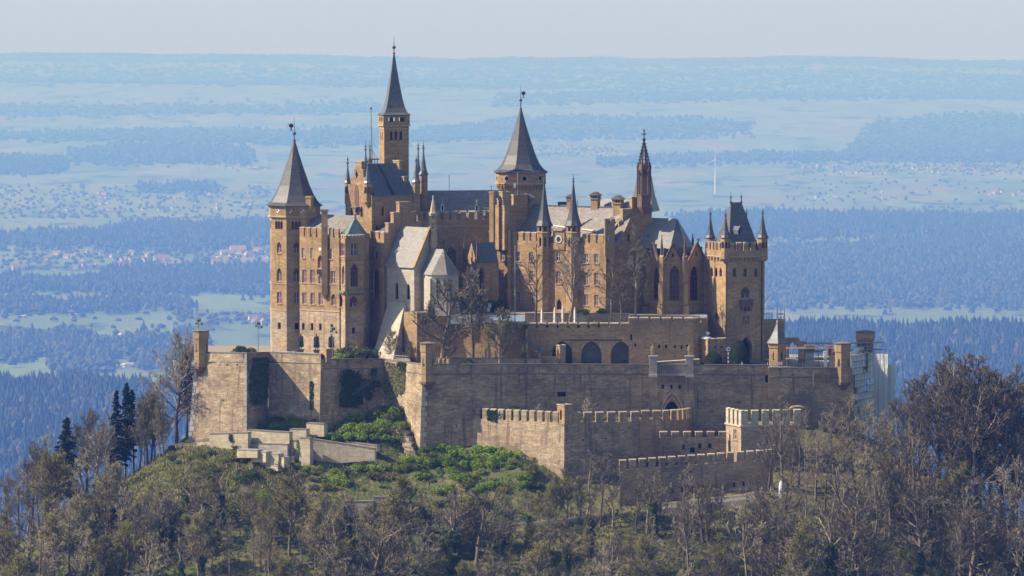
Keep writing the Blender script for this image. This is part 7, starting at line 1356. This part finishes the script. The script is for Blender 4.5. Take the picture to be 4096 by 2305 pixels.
def yew(px, Y, w, hpx, label):
    c = W(px, 1460, Y); r = w / 32; h = hpx / 16 + ZS - ZF(px); n = 5200; d = rng.normal(size=(n, 3)); d /= np.linalg.norm(d, axis=1, keepdims=True); d[:, 2] = np.abs(d[:, 2]); P = d * np.array([r, r, h]) * rng.uniform(.93, 1.02, (n, 1)) + np.array([c.x, c.y, ZF(px)]); v, f = quads_np(P, .13)
    T = empty('clipped_yew', Vector((c.x, c.y, ZF(px))), label, 'shrub'); link_mesh('foliage', mesh_np('foliage', v, f, ['yew_leaf']), T); MB().ball((c.x, c.y, ZF(px)), 1, n=14, sq=(r * .93, r * .93, h * .93)).build('core', 'needle', T, True)
yew(2853, -8, 80, 54, 'low round clipped yew dome left of the striped sign post'); yew(2957, -4.5, 82, 94, 'tall round clipped yew in front of the gate tower')
# ivy on the walls
def ivy(f4, n, size, mat, label, shape=None, thick=.35):
    f = F4(*f4); U = []
    while len(U) < n:
        u, v = random.random(), random.random()
        if shape and not shape(u, v): continue
        U.append(tuple(f.at(u, v, random.uniform(.05, thick))))
    v, q = quads_np(np.array(U), size); tag(link_mesh('ivy', mesh_np('ivy', v, q, [mat])), label, 'ivy', kind='thing')
def patch(seed, n, ru=.22, rv=.2, u0=.2, u1=.8, v0=.15, v1=.9):
    rd = random.Random(seed); B = [(rd.uniform(u0, u1), rd.uniform(v0, v1), ru * rd.uniform(.5, 1.2), rv * rd.uniform(.5, 1.2)) for _ in range(n)]
    return lambda u, v: any(((u - a) / c) ** 2 + ((v - b) / d) ** 2 < 1 + .55 * math.sin(u * 41 + seed) * math.sin(v * 37 + seed * 2) for a, b, c, d in B)
wav = lambda u, v, k: .5 + .5 * math.sin(u * 9 + k) * math.cos(v * 7 + k * 2)
ivy(((992, 1432, -19.6), (1072, 1430, -9.4), (1070, 1650, -9.6), (992, 1650, -20.4)), 5200, .24, 'ivy_leaf', 'dark ivy sheet filling the recess beside the left bastion', patch(3, 16, .3, .22, .1, .9, .3, .95))
ivy(((1345, 1478, -15.6), (1450, 1482, -10.9), (1450, 1630, -11.6), (1342, 1632, -16.8)), 4200, .26, 'ivy_leaf', 'hanging dark ivy patch on the half shaded bastion face', patch(5, 12, .26, .24, .3, .95, .1, .8))
ivy(((1536, 1448, -7.3), (1626, 1456, -13.8), (1622, 1640, -14.8), (1536, 1610, -7.6)), 4200, .25, 'pale_ivy_leaf', 'pale dry ivy covering the wall beside the middle sentry turret', patch(8, 22, .24, .2, .05, .95, .2, 1))
ivy(((1595, 1446, -11.4), (1626, 1452, -13.8), (1626, 1490, -13.8), (1595, 1490, -11.4)), 900, .25, 'ivy_leaf', 'small dark ivy clump at the top right of the pale ivy'); ivy(((1240, 1525, -16.2), (1256, 1525, -16.8), (1256, 1640, -17.4), (1240, 1640, -16.8)), 600, .22, 'ivy_leaf', 'thin upright ivy strip on the sunlit curtain wall')
ivy(((1450, 1470, -11), (1530, 1470, -7.4), (1530, 1640, -7.8), (1450, 1640, -11.4)), 1500, .2, 'ivy_leaf', 'thin dark ivy in the shaded corner beside the hanging patch', patch(9, 7, .25, .14, .1, .9, .3, 1))
ivy(((1950, 1640, -24.9), (1990, 1642, -26.5), (1990, 1690, -26.5), (1950, 1680, -24.9)), 500, .25, 'ivy_leaf', 'ivy spilling over a gap in the lower merlons'); ivy(((915, 1738, -24.9), (960, 1738, -25.4), (965, 1775, -25.5), (915, 1765, -25)), 500, .2, 'ivy_leaf', 'dark creeper hanging on the left pale terrace wall'); ivy(((1188, 1760, -30.2), (1198, 1760, -30.6), (1198, 1820, -30.9), (1188, 1820, -30.5)), 260, .18, 'bright_leaf', 'green creeper on the edge of the tall pale pier')
# grass and undergrowth
def tufts(n, reg, mat, name, label, size, hgt, jit=1.0):
    P = []
    while len(P) < n:
        x0, x1, y0, y1 = random.choice(reg); q = on_hill(random.uniform(x0, x1), random.uniform(y0, y1))
        if q: P.append(tuple(q))
    P = np.array(P).repeat(3, 0); P[:, :2] += rng.normal(0, .35 * jit, (len(P), 2)); m = len(P); a = rng.uniform(0, 6.28, m); w = size * rng.uniform(.5, 1.2, m); h = hgt * rng.uniform(.4, 1.2, m); l = rng.normal(0, .35, (m, 2)) * h[:, None]
    d = np.stack([np.cos(a) * w, np.sin(a) * w, np.zeros(m)], 1); t = np.stack([l[:, 0], l[:, 1], h], 1); V = np.stack([P - d - [0, 0, .1], P + d - [0, 0, .1], P + t + d * .4, P + t - d * .4], 1).reshape(-1, 3); o = link_mesh(name, mesh_np(name, V, np.arange(m * 4).reshape(-1, 4), [mat])); tag(o, label, 'grass', kind='stuff')
tufts(4200, [(520, 1200, 1790, 2060)], 'dry_grass', 'grass', 'straw-coloured long grass on the left meadow', .16, .6); tufts(2600, [(480, 1200, 1790, 2080)], 'green_grass', 'grass', 'fresh green grass tufts on the left meadow', .16, .45)
tufts(3600, [(1290, 2250, 1800, 2120), (1000, 1620, 1620, 1800)], 'green_grass', 'grass', 'green herbs on the slope round the middle bastion', .18, .5); tufts(5200, [(-50, 4140, 2060, 2330)], 'olive_leaf', 'undergrowth', 'olive undergrowth on the slope at the bottom', .22, .55, 2); tufts(3000, [(2300, 4140, 2040, 2330)], 'ivy_leaf', 'undergrowth', 'dark green ivy ground cover at the bottom right', .3, .45, 2)
def brush(n, reg, label):
    S_ = []
    while len(S_) < n * 7:
        x0, x1, y0, y1 = random.choice(reg); q = on_hill(random.uniform(x0, x1), random.uniform(y0, y1))
        if not q: continue
        for _ in range(7):
            d = Vector((random.gauss(0, .5), random.gauss(0, .5), random.uniform(.7, 1.6))) * random.uniform(.8, 1.8); b = q + Vector((random.gauss(0, .5), random.gauss(0, .5), -.1)); S_.append((*b, *(b + d), .03, .012)); e = b + d * .5; S_.append((*e, *(e + Vector((random.gauss(0, .5), random.gauss(0, .5), .5))), .02, .01))
    v, f = tubes_np(S_, 3); tag(link_mesh('undergrowth', mesh_np('undergrowth', v, f, ['twigs'])), label, 'undergrowth', kind='stuff')
brush(2600, [(-50, 4140, 2020, 2330), (2300, 4140, 2000, 2330)], 'bare brown saplings and brambles covering the lower slope'); brush(900, [(2900, 4140, 1880, 2200)], 'bare brushwood under the trees at the right'); brush(300, [(700, 2250, 1850, 2080)], 'thin bare scrub on the upper slope')
# ------------------------------------------------------------------ people, statues, small things
def figure(H, mats, pose='stand', cloak=False, seed=0):
    """one continuous body grown over a skeleton; returns a mesh, feet at the origin, facing -y"""
    h = H / 1.75; J = [((0, 0, .95), .13), ((0, .01, 1.15), .125), ((0, .02, 1.36), .15), ((0, .01, 1.47), .06), ((0, -.01, 1.56), .062), ((0, -.01, 1.66), .095), ((0, 0, 1.74), .05)]
    E = [(0, 1), (1, 2), (2, 3), (3, 4), (4, 5), (5, 6)]
    sw = {'stand': .02, 'walk': .22, 'lean': .05}[pose]
    for s in (-1, 1):
        i = len(J); J += [((s * .09, 0, .9), .105), ((s * .10, -sw * s * .5, .5), .075), ((s * .10, -sw * s * .3 + .03, .10), .05), ((s * .11, -sw * s * .3 - .12, .04), .042)]; E += [(0, i), (i, i + 1), (i + 1, i + 2), (i + 2, i + 3)]
        fw = -.28 if pose == 'lean' or (cloak and s > 0) else -.05
        i = len(J); J += [((s * .2, .02, 1.39), .065), ((s * .27, .03 + fw * .1, 1.12), .048), ((s * .25, fw, .92 if fw > -.2 else 1.12), .036), ((s * .24, fw - .03, .82 if fw > -.2 else 1.10), .034)]; E += [(2, i), (i, i + 1), (i + 1, i + 2), (i + 2, i + 3)]
    if cloak:
        for s in (-1, 0, 1): i = len(J); J += [((s * .15, .12, 1.2), .1), ((s * .2, .14, .7), .13), ((s * .22, .12, .2), .14)]; E += [(2, i), (i, i + 1), (i + 1, i + 2)]
    me = bpy.data.meshes.new('body'); me.from_pydata([tuple(x * h for x in p) for p, r in J], E, []); ob = bpy.data.objects.new('tmp_body', me); COL.objects.link(ob); ob.modifiers.new('skin', 'SKIN')
    bm = bmesh.new(); bm.from_mesh(me); ly = bm.verts.layers.skin.verify(); bm.verts.ensure_lookup_table()
    for k, (p, r) in enumerate(J): bm.verts[k][ly].radius = (r * h, r * h); bm.verts[k][ly].use_root = (k == 0)
    bm.to_mesh(me); bm.free(); sb = ob.modifiers.new('sub', 'SUBSURF'); sb.levels = sb.render_levels = 1; bpy.context.view_layer.update()
    out = bpy.data.meshes.new_from_object(ob.evaluated_get(bpy.context.evaluated_depsgraph_get())); bpy.data.objects.remove(ob); bpy.data.meshes.remove(me); out.name = 'body'; out.materials.clear()
    for m in mats: out.materials.append(MATS[m])
    if len(mats) > 1:
        for p in out.polygons:
            z = p.center.z / h; ax = abs(p.center.x / h); p.material_index = 3 if (z > 1.66 or (z > 1.58 and p.center.y > .02 * h)) else 2 if z > 1.5 or (z < .88 and ax > .2) else 0 if z > .93 else 1 if z > .08 else 3
    return out
FIG = {}
def person(px, py, Y, top, bottom, label, pose='stand', rz=0.0, z=None):
    k = (top, bottom, pose)
    if k not in FIG: FIG[k] = figure(1.74, [top, bottom, 'skin', 'hair'], pose)
    p = W(px, py, Y); o = link_mesh('person', FIG[k]); o.location = (p.x, p.y, p.z if z is None else z); o.rotation_euler.z = rz; tag(o, label, 'person', kind='thing'); return o
zl = ZL - 1.0
person(1174, 1415, 2, 'cloth_white', 'cloth_dark', 'person in a white top at the left bastion railing', rz=1, z=zl); person(1182, 1415, 2, 'cloth_dark', 'cloth_blue', 'person in dark clothes beside the one in white', rz=2.6, z=zl); person(1190, 1415, 3, 'cloth_blue', 'cloth_dark', 'person in blue behind the dark-clothed visitor', rz=.4, z=zl)
person(1258, 1415, -6, 'cloth_orange', 'cloth_blue', 'person in a bright orange jacket below the middle statue', 'walk', .8, z=zl); person(1268, 1418, -4, 'cloth_dark', 'cloth_dark', 'dark-clothed person right of the orange jacket', 'stand', 2, z=zl)
person(1505, 1440, -2, 'cloth_dark', 'cloth_dark', 'left one of two dark-clothed visitors by the white buttress', z=zl); person(1521, 1440, -2, 'cloth_dark', 'cloth_grey', 'right one of two dark-clothed visitors by the white buttress', rz=.3, z=zl)
person(2968, 1452, -7.6, 'cloth_white', 'cloth_dark', 'person with white top walking before the tall yew', 'walk', 1.2, z=ZF(2968)); person(3071, 1452, -7.6, 'cloth_pink', 'cloth_grey', 'person in pink beside the pointed sentry box', rz=1.6, z=ZF(3071))
for px, t, b, l in ((2762, 'cloth_pink', 'skin', 'person in pink on the ramp left of the notice panel'), (2779, 'cloth_grey', 'cloth_blue', 'person in grey behind the notice panel on the ramp'), (2797, 'cloth_dark', 'cloth_dark', 'person in black leaning on the ramp railing'), (2285, 'cloth_red', 'cloth_dark', 'person in red at the lower end of the ramp')): q = W(px, 2050 if px < 2400 else 2024, -55.5); person(px, 2030, -55.5, t, b, l, 'stand', random.uniform(0, 6), z=W(px, 2092 - (px - 2100) * .1, -57.6).z + .1)
def statue(px, py0, py1, Y, mat, label, cloak, plinth=None, spear=False, z=None, pm='red_sandstone'):
    b = W(px, py1, Y); H = ZZ(py0, Y) - b.z; key = (mat, round(H), cloak)
    if key not in FIG: FIG[key] = figure(H, [mat], 'stand', cloak)
    T = empty('statue', b, label, 'statue'); o = link_mesh('body', FIG[key], None); o.parent = T
    if plinth: MB().box((b.x, b.y, b.z - plinth / 2), (H * .34, H * .34, plinth)).box((b.x, b.y, b.z - .12), (H * .42, H * .42, .24)).build('plinth', pm, T)
    if spear: MB().tube((b.x - .42, b.y - .3, b.z), (b.x - .42, b.y - .3, b.z + H * 1.22), .05, .03, 5).build('spear', mat, T)
    return T
statue(1203, 1333, 1398, 1, 'bronze', 'left bronze statue in a long cloak before the octagonal tower', True, 1.9); statue(1266, 1338, 1400, 0, 'bronze', 'middle bronze statue with broad shoulders before the palace', True, 2.0); statue(1325, 1338, 1400, -.5, 'bronze', 'right bronze statue behind the lamp post', True, 2.0)
statue(2611, 1378, 1428, -14.8, 'statue_stone', 'stone halberdier on the left gate post', False, None, True); statue(2757, 1378, 1428, -13.2, 'statue_stone', 'stone warrior on the right gate post', False, None, False); statue(1886, 1062, 1102, 16.4, 'clock_white', 'pale figure standing in the porch niche', True, 1.0)
statue(1172, 1793, 1826, -30.8, 'bark', 'small dark figure on a pale post in the ruins', True, 1.6, pm='ruin_stone'); 
for px, Y in ((1776, -15), (1795, -15.5), (1760, -14.5)): c = W(px, 1462, Y); mb = MB(); zt = ZZ(1434, Y); mb.lathe((c.x, c.y), [(.45, ZS), (.5, ZS + .3), (.22, ZS + .5), (.45, lerp(ZS, zt, .6)), (.5, lerp(ZS, zt, .85)), (.28, zt - .15), (.34, zt)], 8); o = mb.build('stone_urn', 'bastion_shaded_stone'); tag(o, {1776: 'middle of three dark stone urns behind the middle sentry turret', 1795: 'right of three dark stone urns behind the middle sentry turret', 1760: 'left of three dark stone urns behind the middle sentry turret'}[px], 'urn', kind='thing')
def lamp(px, Y, pt, zb, label, short=False):
    zt = ZZ(pt, Y); c = W(px, pt, Y); T = empty('flood_light_post', Vector((c.x, c.y, zb)), label, 'lamp post'); MB().tube((c.x, c.y, zb), (c.x, c.y, zt - .4), .11, .08, 8).build('pole', 'lamp_grey', T)
    for dx, dz, s in ((.1, 0, 1.0), (.9, -1.0, .55), (-.5, -.75, .6)): 
        mb = MB(); ax = (Vector((.85, .5, 0)), Vector((-.47, .8, .36)), Vector((.2, -.3, .93))); mb.box((c.x + dx, c.y, zt + dz - .3), (.95 * s, .6 * s, .7 * s), ax=ax); hd = mb.build('lamp_head', 'lamp_grey', T); MB().box((c.x + dx - .25 * s, c.y - .36 * s, zt + dz - .32), (.7 * s, .04, .55 * s), ax=ax).build('lamp_glass', 'sheet_white', hd)
    MB().box((c.x + .2, c.y, zt - 1.0), (1.7, .1, .1)).build('bracket', 'lamp_grey', T)
lamp(1032, -7, 1288, zl, 'flood light post on the left bastion terrace'); lamp(1331, -10, 1310, zl, 'flood light post in front of the right bronze statue'); lamp(793, -12.8, 1276, ZZ(1322, -12.8), 'flood light on top of the left sentry turret')
c = W(2060, 1245, 6); T = empty('bare_flagpole', Vector((c.x, c.y, ZT)), 'plain grey flagpole before the south wing', 'flagpole'); MB().tube((c.x, c.y, ZT), (c.x, c.y, ZZ(985, 6)), .13, .07, 7).build('pole', 'steel', T); MB().ball((c.x, c.y, ZZ(985, 6)), .16).build('pole_ball', 'gold', T)
for k, (px, t) in enumerate(((2167, 1234), (2218, 1228), (2250, 1224), (2299, 1229))):
    c = W(px, 1300, -3.4); zt = ZZ(t, -3.4); z0 = ZT; T = empty('closed_parasol', Vector((c.x, c.y, z0)), ('leftmost', 'second from left', 'third from left', 'rightmost')[k] + ' of the four closed cream parasols on the terrace', 'parasol'); MB().tube((c.x, c.y, z0), (c.x, c.y, zt), .06, n=6).build('pole', 'wood', T)
    mb = MB(); n = 12; prof = [(.62, z0 + .95), (.55, z0 + 1.2), (.5, z0 + 1.9), (.36, z0 + 2.4), (.46, z0 + 2.7), (.36, lerp(z0 + 2.7, zt, .6)), (.12, zt - .1), (.05, zt)]
    for (r, z), (r2, z2) in zip(prof[:-1], prof[1:]):
        for j in range(n):
            def q(jj, rr, zz): a = 2 * math.pi * jj / n; g = rr * (1 if jj % 2 else .68); return (c.x + g * math.cos(a), c.y + g * math.sin(a), zz)
            mb.poly([q(j, r, z), q(j + 1, r, z), q(j + 1, r2, z2), q(j, r2, z2)])
    mb.build('canopy', 'cream_cloth', T); MB().lathe((c.x, c.y), [(.4, z0), (.4, z0 + .12), (.1, z0 + .2)], 8).build('base', 'cloth_red', T)
# sign on the striped post
c = W(2913, 1460, -9); zt = ZZ(1397, -9); Z0 = ZF(2913); T = empty('round_sign', Vector((c.x, c.y, Z0)), 'round white sign with black bus symbol on a striped post between the yews', 'sign'); n = 9
for k in range(n): MB().tube((c.x, c.y, lerp(Z0, zt - .4, k / n)), (c.x, c.y, lerp(Z0, zt - .4, (k + 1) / n)), .11, n=7).build('post_band', 'white_paint' if k % 2 else 'iron', T)
mb = MB(); mb.tube((c.x, c.y + .05, zt), (c.x, c.y - .03, zt), .56, n=20, m=1); mb.tube((c.x, c.y - .031, zt), (c.x, c.y - .06, zt), .5, n=20, m=0); o = mb.build('disc', ['white_paint', 'sign_blue'], T); mb = MB(); g = Vector((c.x, c.y - .08, zt)); mb.box(g + Vector((0, 0, .05)), (.62, .03, .22)); mb.box(g + Vector((-.08, 0, .18)), (.34, .03, .12)); mb.box(g + Vector((.24, 0, .16)), (.1, .03, .12))
for s in (-.2, .05, .22): mb.tube(g + Vector((s, .01, -.1)), g + Vector((s, -.02, -.1)), .09, n=8)
mb.build('bus_symbol', 'iron', o)
# waste bin, notice boards and service box
T = empty('green_container', W(2138, 1446, -9), 'dark green metal cabinet against the terrace wall', 'cabinet'); p = W(2138, 1455, -9); MB().box((p.x, p.y, ZS + 1.1), (1.9, 1.1, 2.2)).build('body', 'bin_green', T); MB().box((p.x, p.y - .57, ZS + 1.1), (.05, .05, 2.0)).build('door_gap', 'iron', T)
T = empty('gate_post_lamp', W(2156, 1450, -10.5), 'stone gate post with a small curved roof beside the cabinet', 'gate post'); p = W(2158, 1455, -10.5); MB().box((p.x, p.y, (ZS + ZZ(1405, -10.5)) / 2), (.7, .7, ZZ(1405, -10.5) - ZS)).build('post', 'golden_sandstone', T); mb = MB(); zt = ZZ(1396, -10.5); mb.lathe((p.x, p.y), [(1.15, zt - .7), (1.0, zt - .3), (.6, zt), (.1, zt + .15)], 10); mb.build('roof', 'lead_blue', T)
for k, (px, py) in enumerate(((1953, 1238), (1959, 1222))): T = empty('notice_board', W(px, py, 8 + k * 2), ('front', 'rear')[k] + ' white notice board at the foot of the porch', 'notice board'); p = W(px, py, 8 + k * 2); MB().box(p, (.8, .1, 1.1)).build('board', 'sheet_white', T); MB().box(p + Vector((-.3, .1, -.9)), (.08, .08, 1.2)).box(p + Vector((.3, .1, -.9)), (.08, .08, 1.2)).build('leg', 'steel', T)
# railings on the left terraces
def rail(p, q, h, label, n=8, mat='steel'):
    T = empty('railing', p, label, 'railing')
    for k in range(n + 1): c = lerp(p, q, k / n); MB().tube(c, c + Vector((0, 0, h)), .04, n=4).build('post', mat, T)
    for j in (.5, 1): MB().tube(p + Vector((0, 0, h * j)), q + Vector((0, 0, h * j)), .04, n=4).build('rail', mat, T)
rail(Vector((*XY(1095, -1, 1410), zl + 1.0)), Vector((*XY(1282, -9, 1410), zl + .9)), .7, 'thin steel railing on the curtain wall below the statues'); rail(Vector((*XY(1556, -5, 1440), ZS + 1)), Vector((*XY(1632, -9, 1440), ZS + 1)), 1.2, 'grey steel railing beside the little garden tree', 7)
def cable(a, b, label, sag=.4):
    pts = [lerp(a, b, k / 8) - Vector((0, 0, sag * math.sin(math.pi * k / 8))) for k in range(9)]; mb = MB()
    for p, q in zip(pts[:-1], pts[1:]): mb.tube(p, q, .035, n=4)
    tag(mb.build('cable', 'steel'), label, 'cable', kind='thing')
for k, (a, b, l) in enumerate((((1532, 1466), (1440, 1540), 'uppermost of three slanting cables across the ivy bastion'), ((1535, 1474), (1425, 1560), 'middle of three slanting cables across the ivy bastion'), ((1538, 1482), (1405, 1582), 'lowest of three slanting cables across the ivy bastion'))): cable(W(*a, -8.2), W(*b, -13.6 - .6 * k), l)
cable(W(1030, 2105, -58), W(1130, 2060, -55), 'thin cable end low on the left slope', .2)
# red and white barrier by the sentry box
T = empty('barrier', W(3117, 1452, -8.5), 'red and white striped barrier in front of the pointed sentry box', 'barrier'); a = W(3104, 1463, -8.6); 
for k in range(7): MB().box((a.x + .24 * k, a.y, ZF(3117) + 1.55), (.23, .06, .7)).build('board', 'barrier_red' if k % 2 else 'white_paint', T)
for s in (.1, 1.4): MB().box((a.x + s, a.y + .05, ZF(3117) + .9), (.07, .07, 1.8)).build('leg', 'steel', T)
# scaffolding
def scaffold(P0, P1, z0, z1, depth, nx, nzl, label, group=None, brace=True, over=1.2, name='scaffold', up=None):
    """tubes along the plan line P0-P1, a second row behind"""
    P0, P1 = Vector(P0), Vector(P1); d = (P1 - P0).normalized(); nn = Vector((-d.y, d.x)) * depth; T = empty(name, Vector((*P0, z0)), label, 'scaffold', group); r = .055
    for row in (0, 1):
        for k in range(nx + 1):
            p = lerp(P0, P1, k / nx) + nn * row; MB().tube((*p, z0), (*p, z1 + over * random.uniform(.3, 1)), r, n=5).build('standard', 'steel', T)
        for j in range(nzl + 1):
            z = lerp(z0, z1, j / nzl); a, b = P0 + nn * row, P1 + nn * row; MB().tube((*a, z), (*b, z), r, n=5).build('ledger', 'steel', T)
            if row == 0 and j < nzl: MB().tube((*a, z + (z1 - z0) / nzl * .5), (*b, z + (z1 - z0) / nzl * .5), r * .8, n=4).build('guard_tube', 'steel', T)
    for j in range(1, nzl + 1): z = lerp(z0, z1, j / nzl) - .1; a, b = P0, P1; MB().poly([(*a, z), (*b, z), (*(b + nn), z), (*(a + nn), z)]).poly([(*(a + nn), z - .05), (*(b + nn), z - .05), (*b, z - .05), (*a, z - .05)]).build('deck', 'wood', T)
    if brace:
        for k in range(nx):
            a, b = lerp(P0, P1, k / nx), lerp(P0, P1, (k + 1) / nx); j = k % nzl; MB().tube((*a, lerp(z0, z1, j / nzl)), (*b, lerp(z0, z1, (j + 1) / nzl)), r * .8, n=4).build('brace', 'steel', T)
    return T
scaffold(XY(3110, 15, 1300), XY(3139, 15, 1300), ZF(3120), ZZ(1256, 15), 2, 2, 7, 'narrow scaffold tower right of the gate tower', over=2.5); scaffold(XY(3066, 13.5, 1270), XY(3090, 14.5, 1270), ZZ(1286, 13), ZZ(1256, 13), 1.5, 1, 1, 'small scaffold frame on the side building roof', over=2)
scaffold(XY(3148, -2, 1430), XY(3335, -.5, 1430), ZF(3240), ZZ(1400, -7), 4, 5, 2, 'long scaffold platform behind the right end of the main wall', over=1.0); scaffold(XY(3228, 4, 1400), XY(3345, 6, 1400), ZF(3290), ZZ(1376, 5), 5, 5, 3, 'rear scaffold rows with many upright tubes', over=3.2); scaffold(XY(3398, 6, 1380), XY(3540, 10, 1380), ZZ(1430, 6), ZZ(1372, 8), 3, 6, 2, 'scaffold walkway round the flat-topped turret', over=.6)
a, b = XY(3404, -4, 1500), XY(3500, 10, 1500); zb_, zt_ = hill(a.x + 3, a.y) + 1, ZZ(1418, 0); T = scaffold(a, b, zb_, zt_, 1.6, 9, 12, 'tall scaffold face hung with torn white sheets at right', brace=False, over=.6); d = (b - a).normalized(); nn = Vector((d.y, -d.x)); 
for i in range(9):
    for j in range(12):
        if (i, j) in ((6, 10), (5, 9), (6, 9), (6, 11), (6, 6), (6, 7), (2, 0), (3, 3), (5, 6)) or random.random() < .08: continue
        p, q = lerp(a, b, i / 9) - nn * .4, lerp(a, b, (i + 1) / 9) - nn * .4; z0, z1 = lerp(zb_, zt_, j / 12), lerp(zb_, zt_, (j + 1) / 12); m = (p + q) / 2 - nn * random.uniform(.1, .5)
        mb = MB(); c_ = (*m, (z0 + z1) / 2)
        for e, f_ in (((*p, z0), (*q, z0)), ((*q, z0), (*q, z1)), ((*q, z1), (*p, z1)), ((*p, z1), (*p, z0))): mb.poly([e, f_, c_])
        mb.build('sheet', 'sheet_white', T.children[0] if False else T)
def sheetwall(p, q, z0, z1, label, cols, rows):
    T = empty('scaffold_sheeting', Vector((*p, z0)), label, 'sheeting'); d = (q - p).normalized(); nn = Vector((d.y, -d.x))
    for i in range(cols):
        mb = MB(); n = 8; a, b = lerp(p, q, i / cols), lerp(p, q, (i + .985) / cols)
        for j in range(rows):
            for k in range(n):
                def P(u, v): w = .10 * math.sin(u * 19 + i * 3) * math.sin(v * 23 + i) + .12 * math.sin(v * math.pi * rows); c = lerp(a, b, u) + nn * w; return (*c, lerp(z0, z1, v))
                mb.poly([P(k / n, j / rows), P((k + 1) / n, j / rows), P((k + 1) / n, (j + 1) / rows), P(k / n, (j + 1) / rows)])
        mb.build('sheet', 'sheet_white', T, True)
    for k in range(cols + 1): c = lerp(p, q, k / cols) + nn * .2; MB().tube((*c, z0), (*c, z1 + .8), .05, n=4).build('standard', 'steel', T)
    return T
sheetwall(XY(3497, 4, 1500), XY(3552, 2.5, 1500), hill(*XY(3520, 4, 1600)) - 1, ZZ(1416, 3), 'smooth white scaffold sheeting right of the torn sheets', 3, 14); sheetwall(XY(3555, 4, 1500), XY(3580, 3, 1500), hill(*XY(3560, 4, 1600)) - 1, ZZ(1458, 3), 'narrow lower strip of white scaffold sheeting at the far right', 1, 10); p0, p1 = XY(3402, 2, 1440), XY(3482, 12, 1440)
mb = MB(); n = 7
for k in range(n): u, v = lerp(p0, p1, k / n), lerp(p0, p1, (k + 1) / n); z = ZZ(1432, 4); mb.poly([(*u, z - .2 * (k % 2)), (*v, z - .2 * ((k + 1) % 2)), (v.x + 1, v.y + 3, z + 2.4), (u.x + 1, u.y + 3, z + 2.4)])
tag(mb.build('tarpaulin', 'sheet_white'), 'white tarpaulin roof sloping above the torn sheets', 'tarpaulin', kind='thing')
for px, py, Y, sz, m, l in ((3302, 1420, -4, (1.0, .8, 1.6), 'sheet_white', 'white switch box on the scaffold platform'), (3338, 1414, 1, (1.6, 1.2, 2.0), 'container_yellow', 'yellow and blue container behind the sunlit sentry turret'), (3322, 1404, 1, (1.0, 1.0, 2.2), 'cloth_red', 'red crate on the scaffold platform'), (3238, 1396, 2, (2.6, 1.6, 1.8), 'tarp', 'grey covered pile on the rear scaffold')):
    p = W(px, py, Y); T = empty('site_box' if m != 'tarp' else 'covered_pile', p, l, 'box' if m != 'tarp' else 'pile'); mb = MB(); mb.box(p, sz); mb.box(p + Vector((0, 0, sz[2] / 2 + .05)), (sz[0] * 1.08, sz[1] * 1.08, .1)); mb.build('body', m, T); MB().box(p + Vector((0, -sz[1] / 2 - .03, 0)), (sz[0] * .7, .05, sz[2] * .35)).build('panel', 'sign_blue' if m == 'container_yellow' else m, T); z = ZF(px); MB().box((p.x, p.y, (z + p.z - sz[2] / 2) / 2), (sz[0] * .8, sz[1] * .8, max(.1, p.z - sz[2] / 2 - z))).build('support', 'steel', T)
scaffold(XY(3218, -34, 1850), XY(3290, -33, 1850), hill(*XY(3250, -34, 1900)), ZZ(1800, -34), 1.6, 4, 5, 'small white scaffold among the branches below the right wall', over=.6)
p = W(3125, 1950, -52); mb = MB(); mb.lathe((p.x, p.y), [(.55, p.z - 2.4), (.65, p.z), (.45, p.z + 1.2), (.1, p.z + 1.7)], 9); tag(mb.build('wrapped_bundle', 'sheet_white'), 'white wrapped bundle among the branches below the pale gatehouse', 'bundle', kind='thing')
mb = MB(); p = W(3160, 1640, -27); mb.box(p + Vector((0, 0, -.8)), (.3, 3, 1.6)); mb.box(p + Vector((3.6, 0, -.8)), (.3, 3, 1.6))
for k in range(8): a0, a1 = math.pi * k / 8, math.pi * (k + 1) / 8; mb.poly([(p.x + 1.8 - 2.1 * math.cos(a0), p.y - 1.8, p.z + 1.0 * math.sin(a0)), (p.x + 1.8 - 2.1 * math.cos(a1), p.y - 1.8, p.z + 1.0 * math.sin(a1)), (p.x + 1.8 - 2.1 * math.cos(a1), p.y + 1.8, p.z + 1.0 * math.sin(a1)), (p.x + 1.8 - 2.1 * math.cos(a0), p.y + 1.8, p.z + 1.0 * math.sin(a0))][::-1])
tag(mb.build('timber_shelter', 'wood'), 'light wooden shelter roof behind the pale gatehouse merlons', 'shelter', kind='thing')
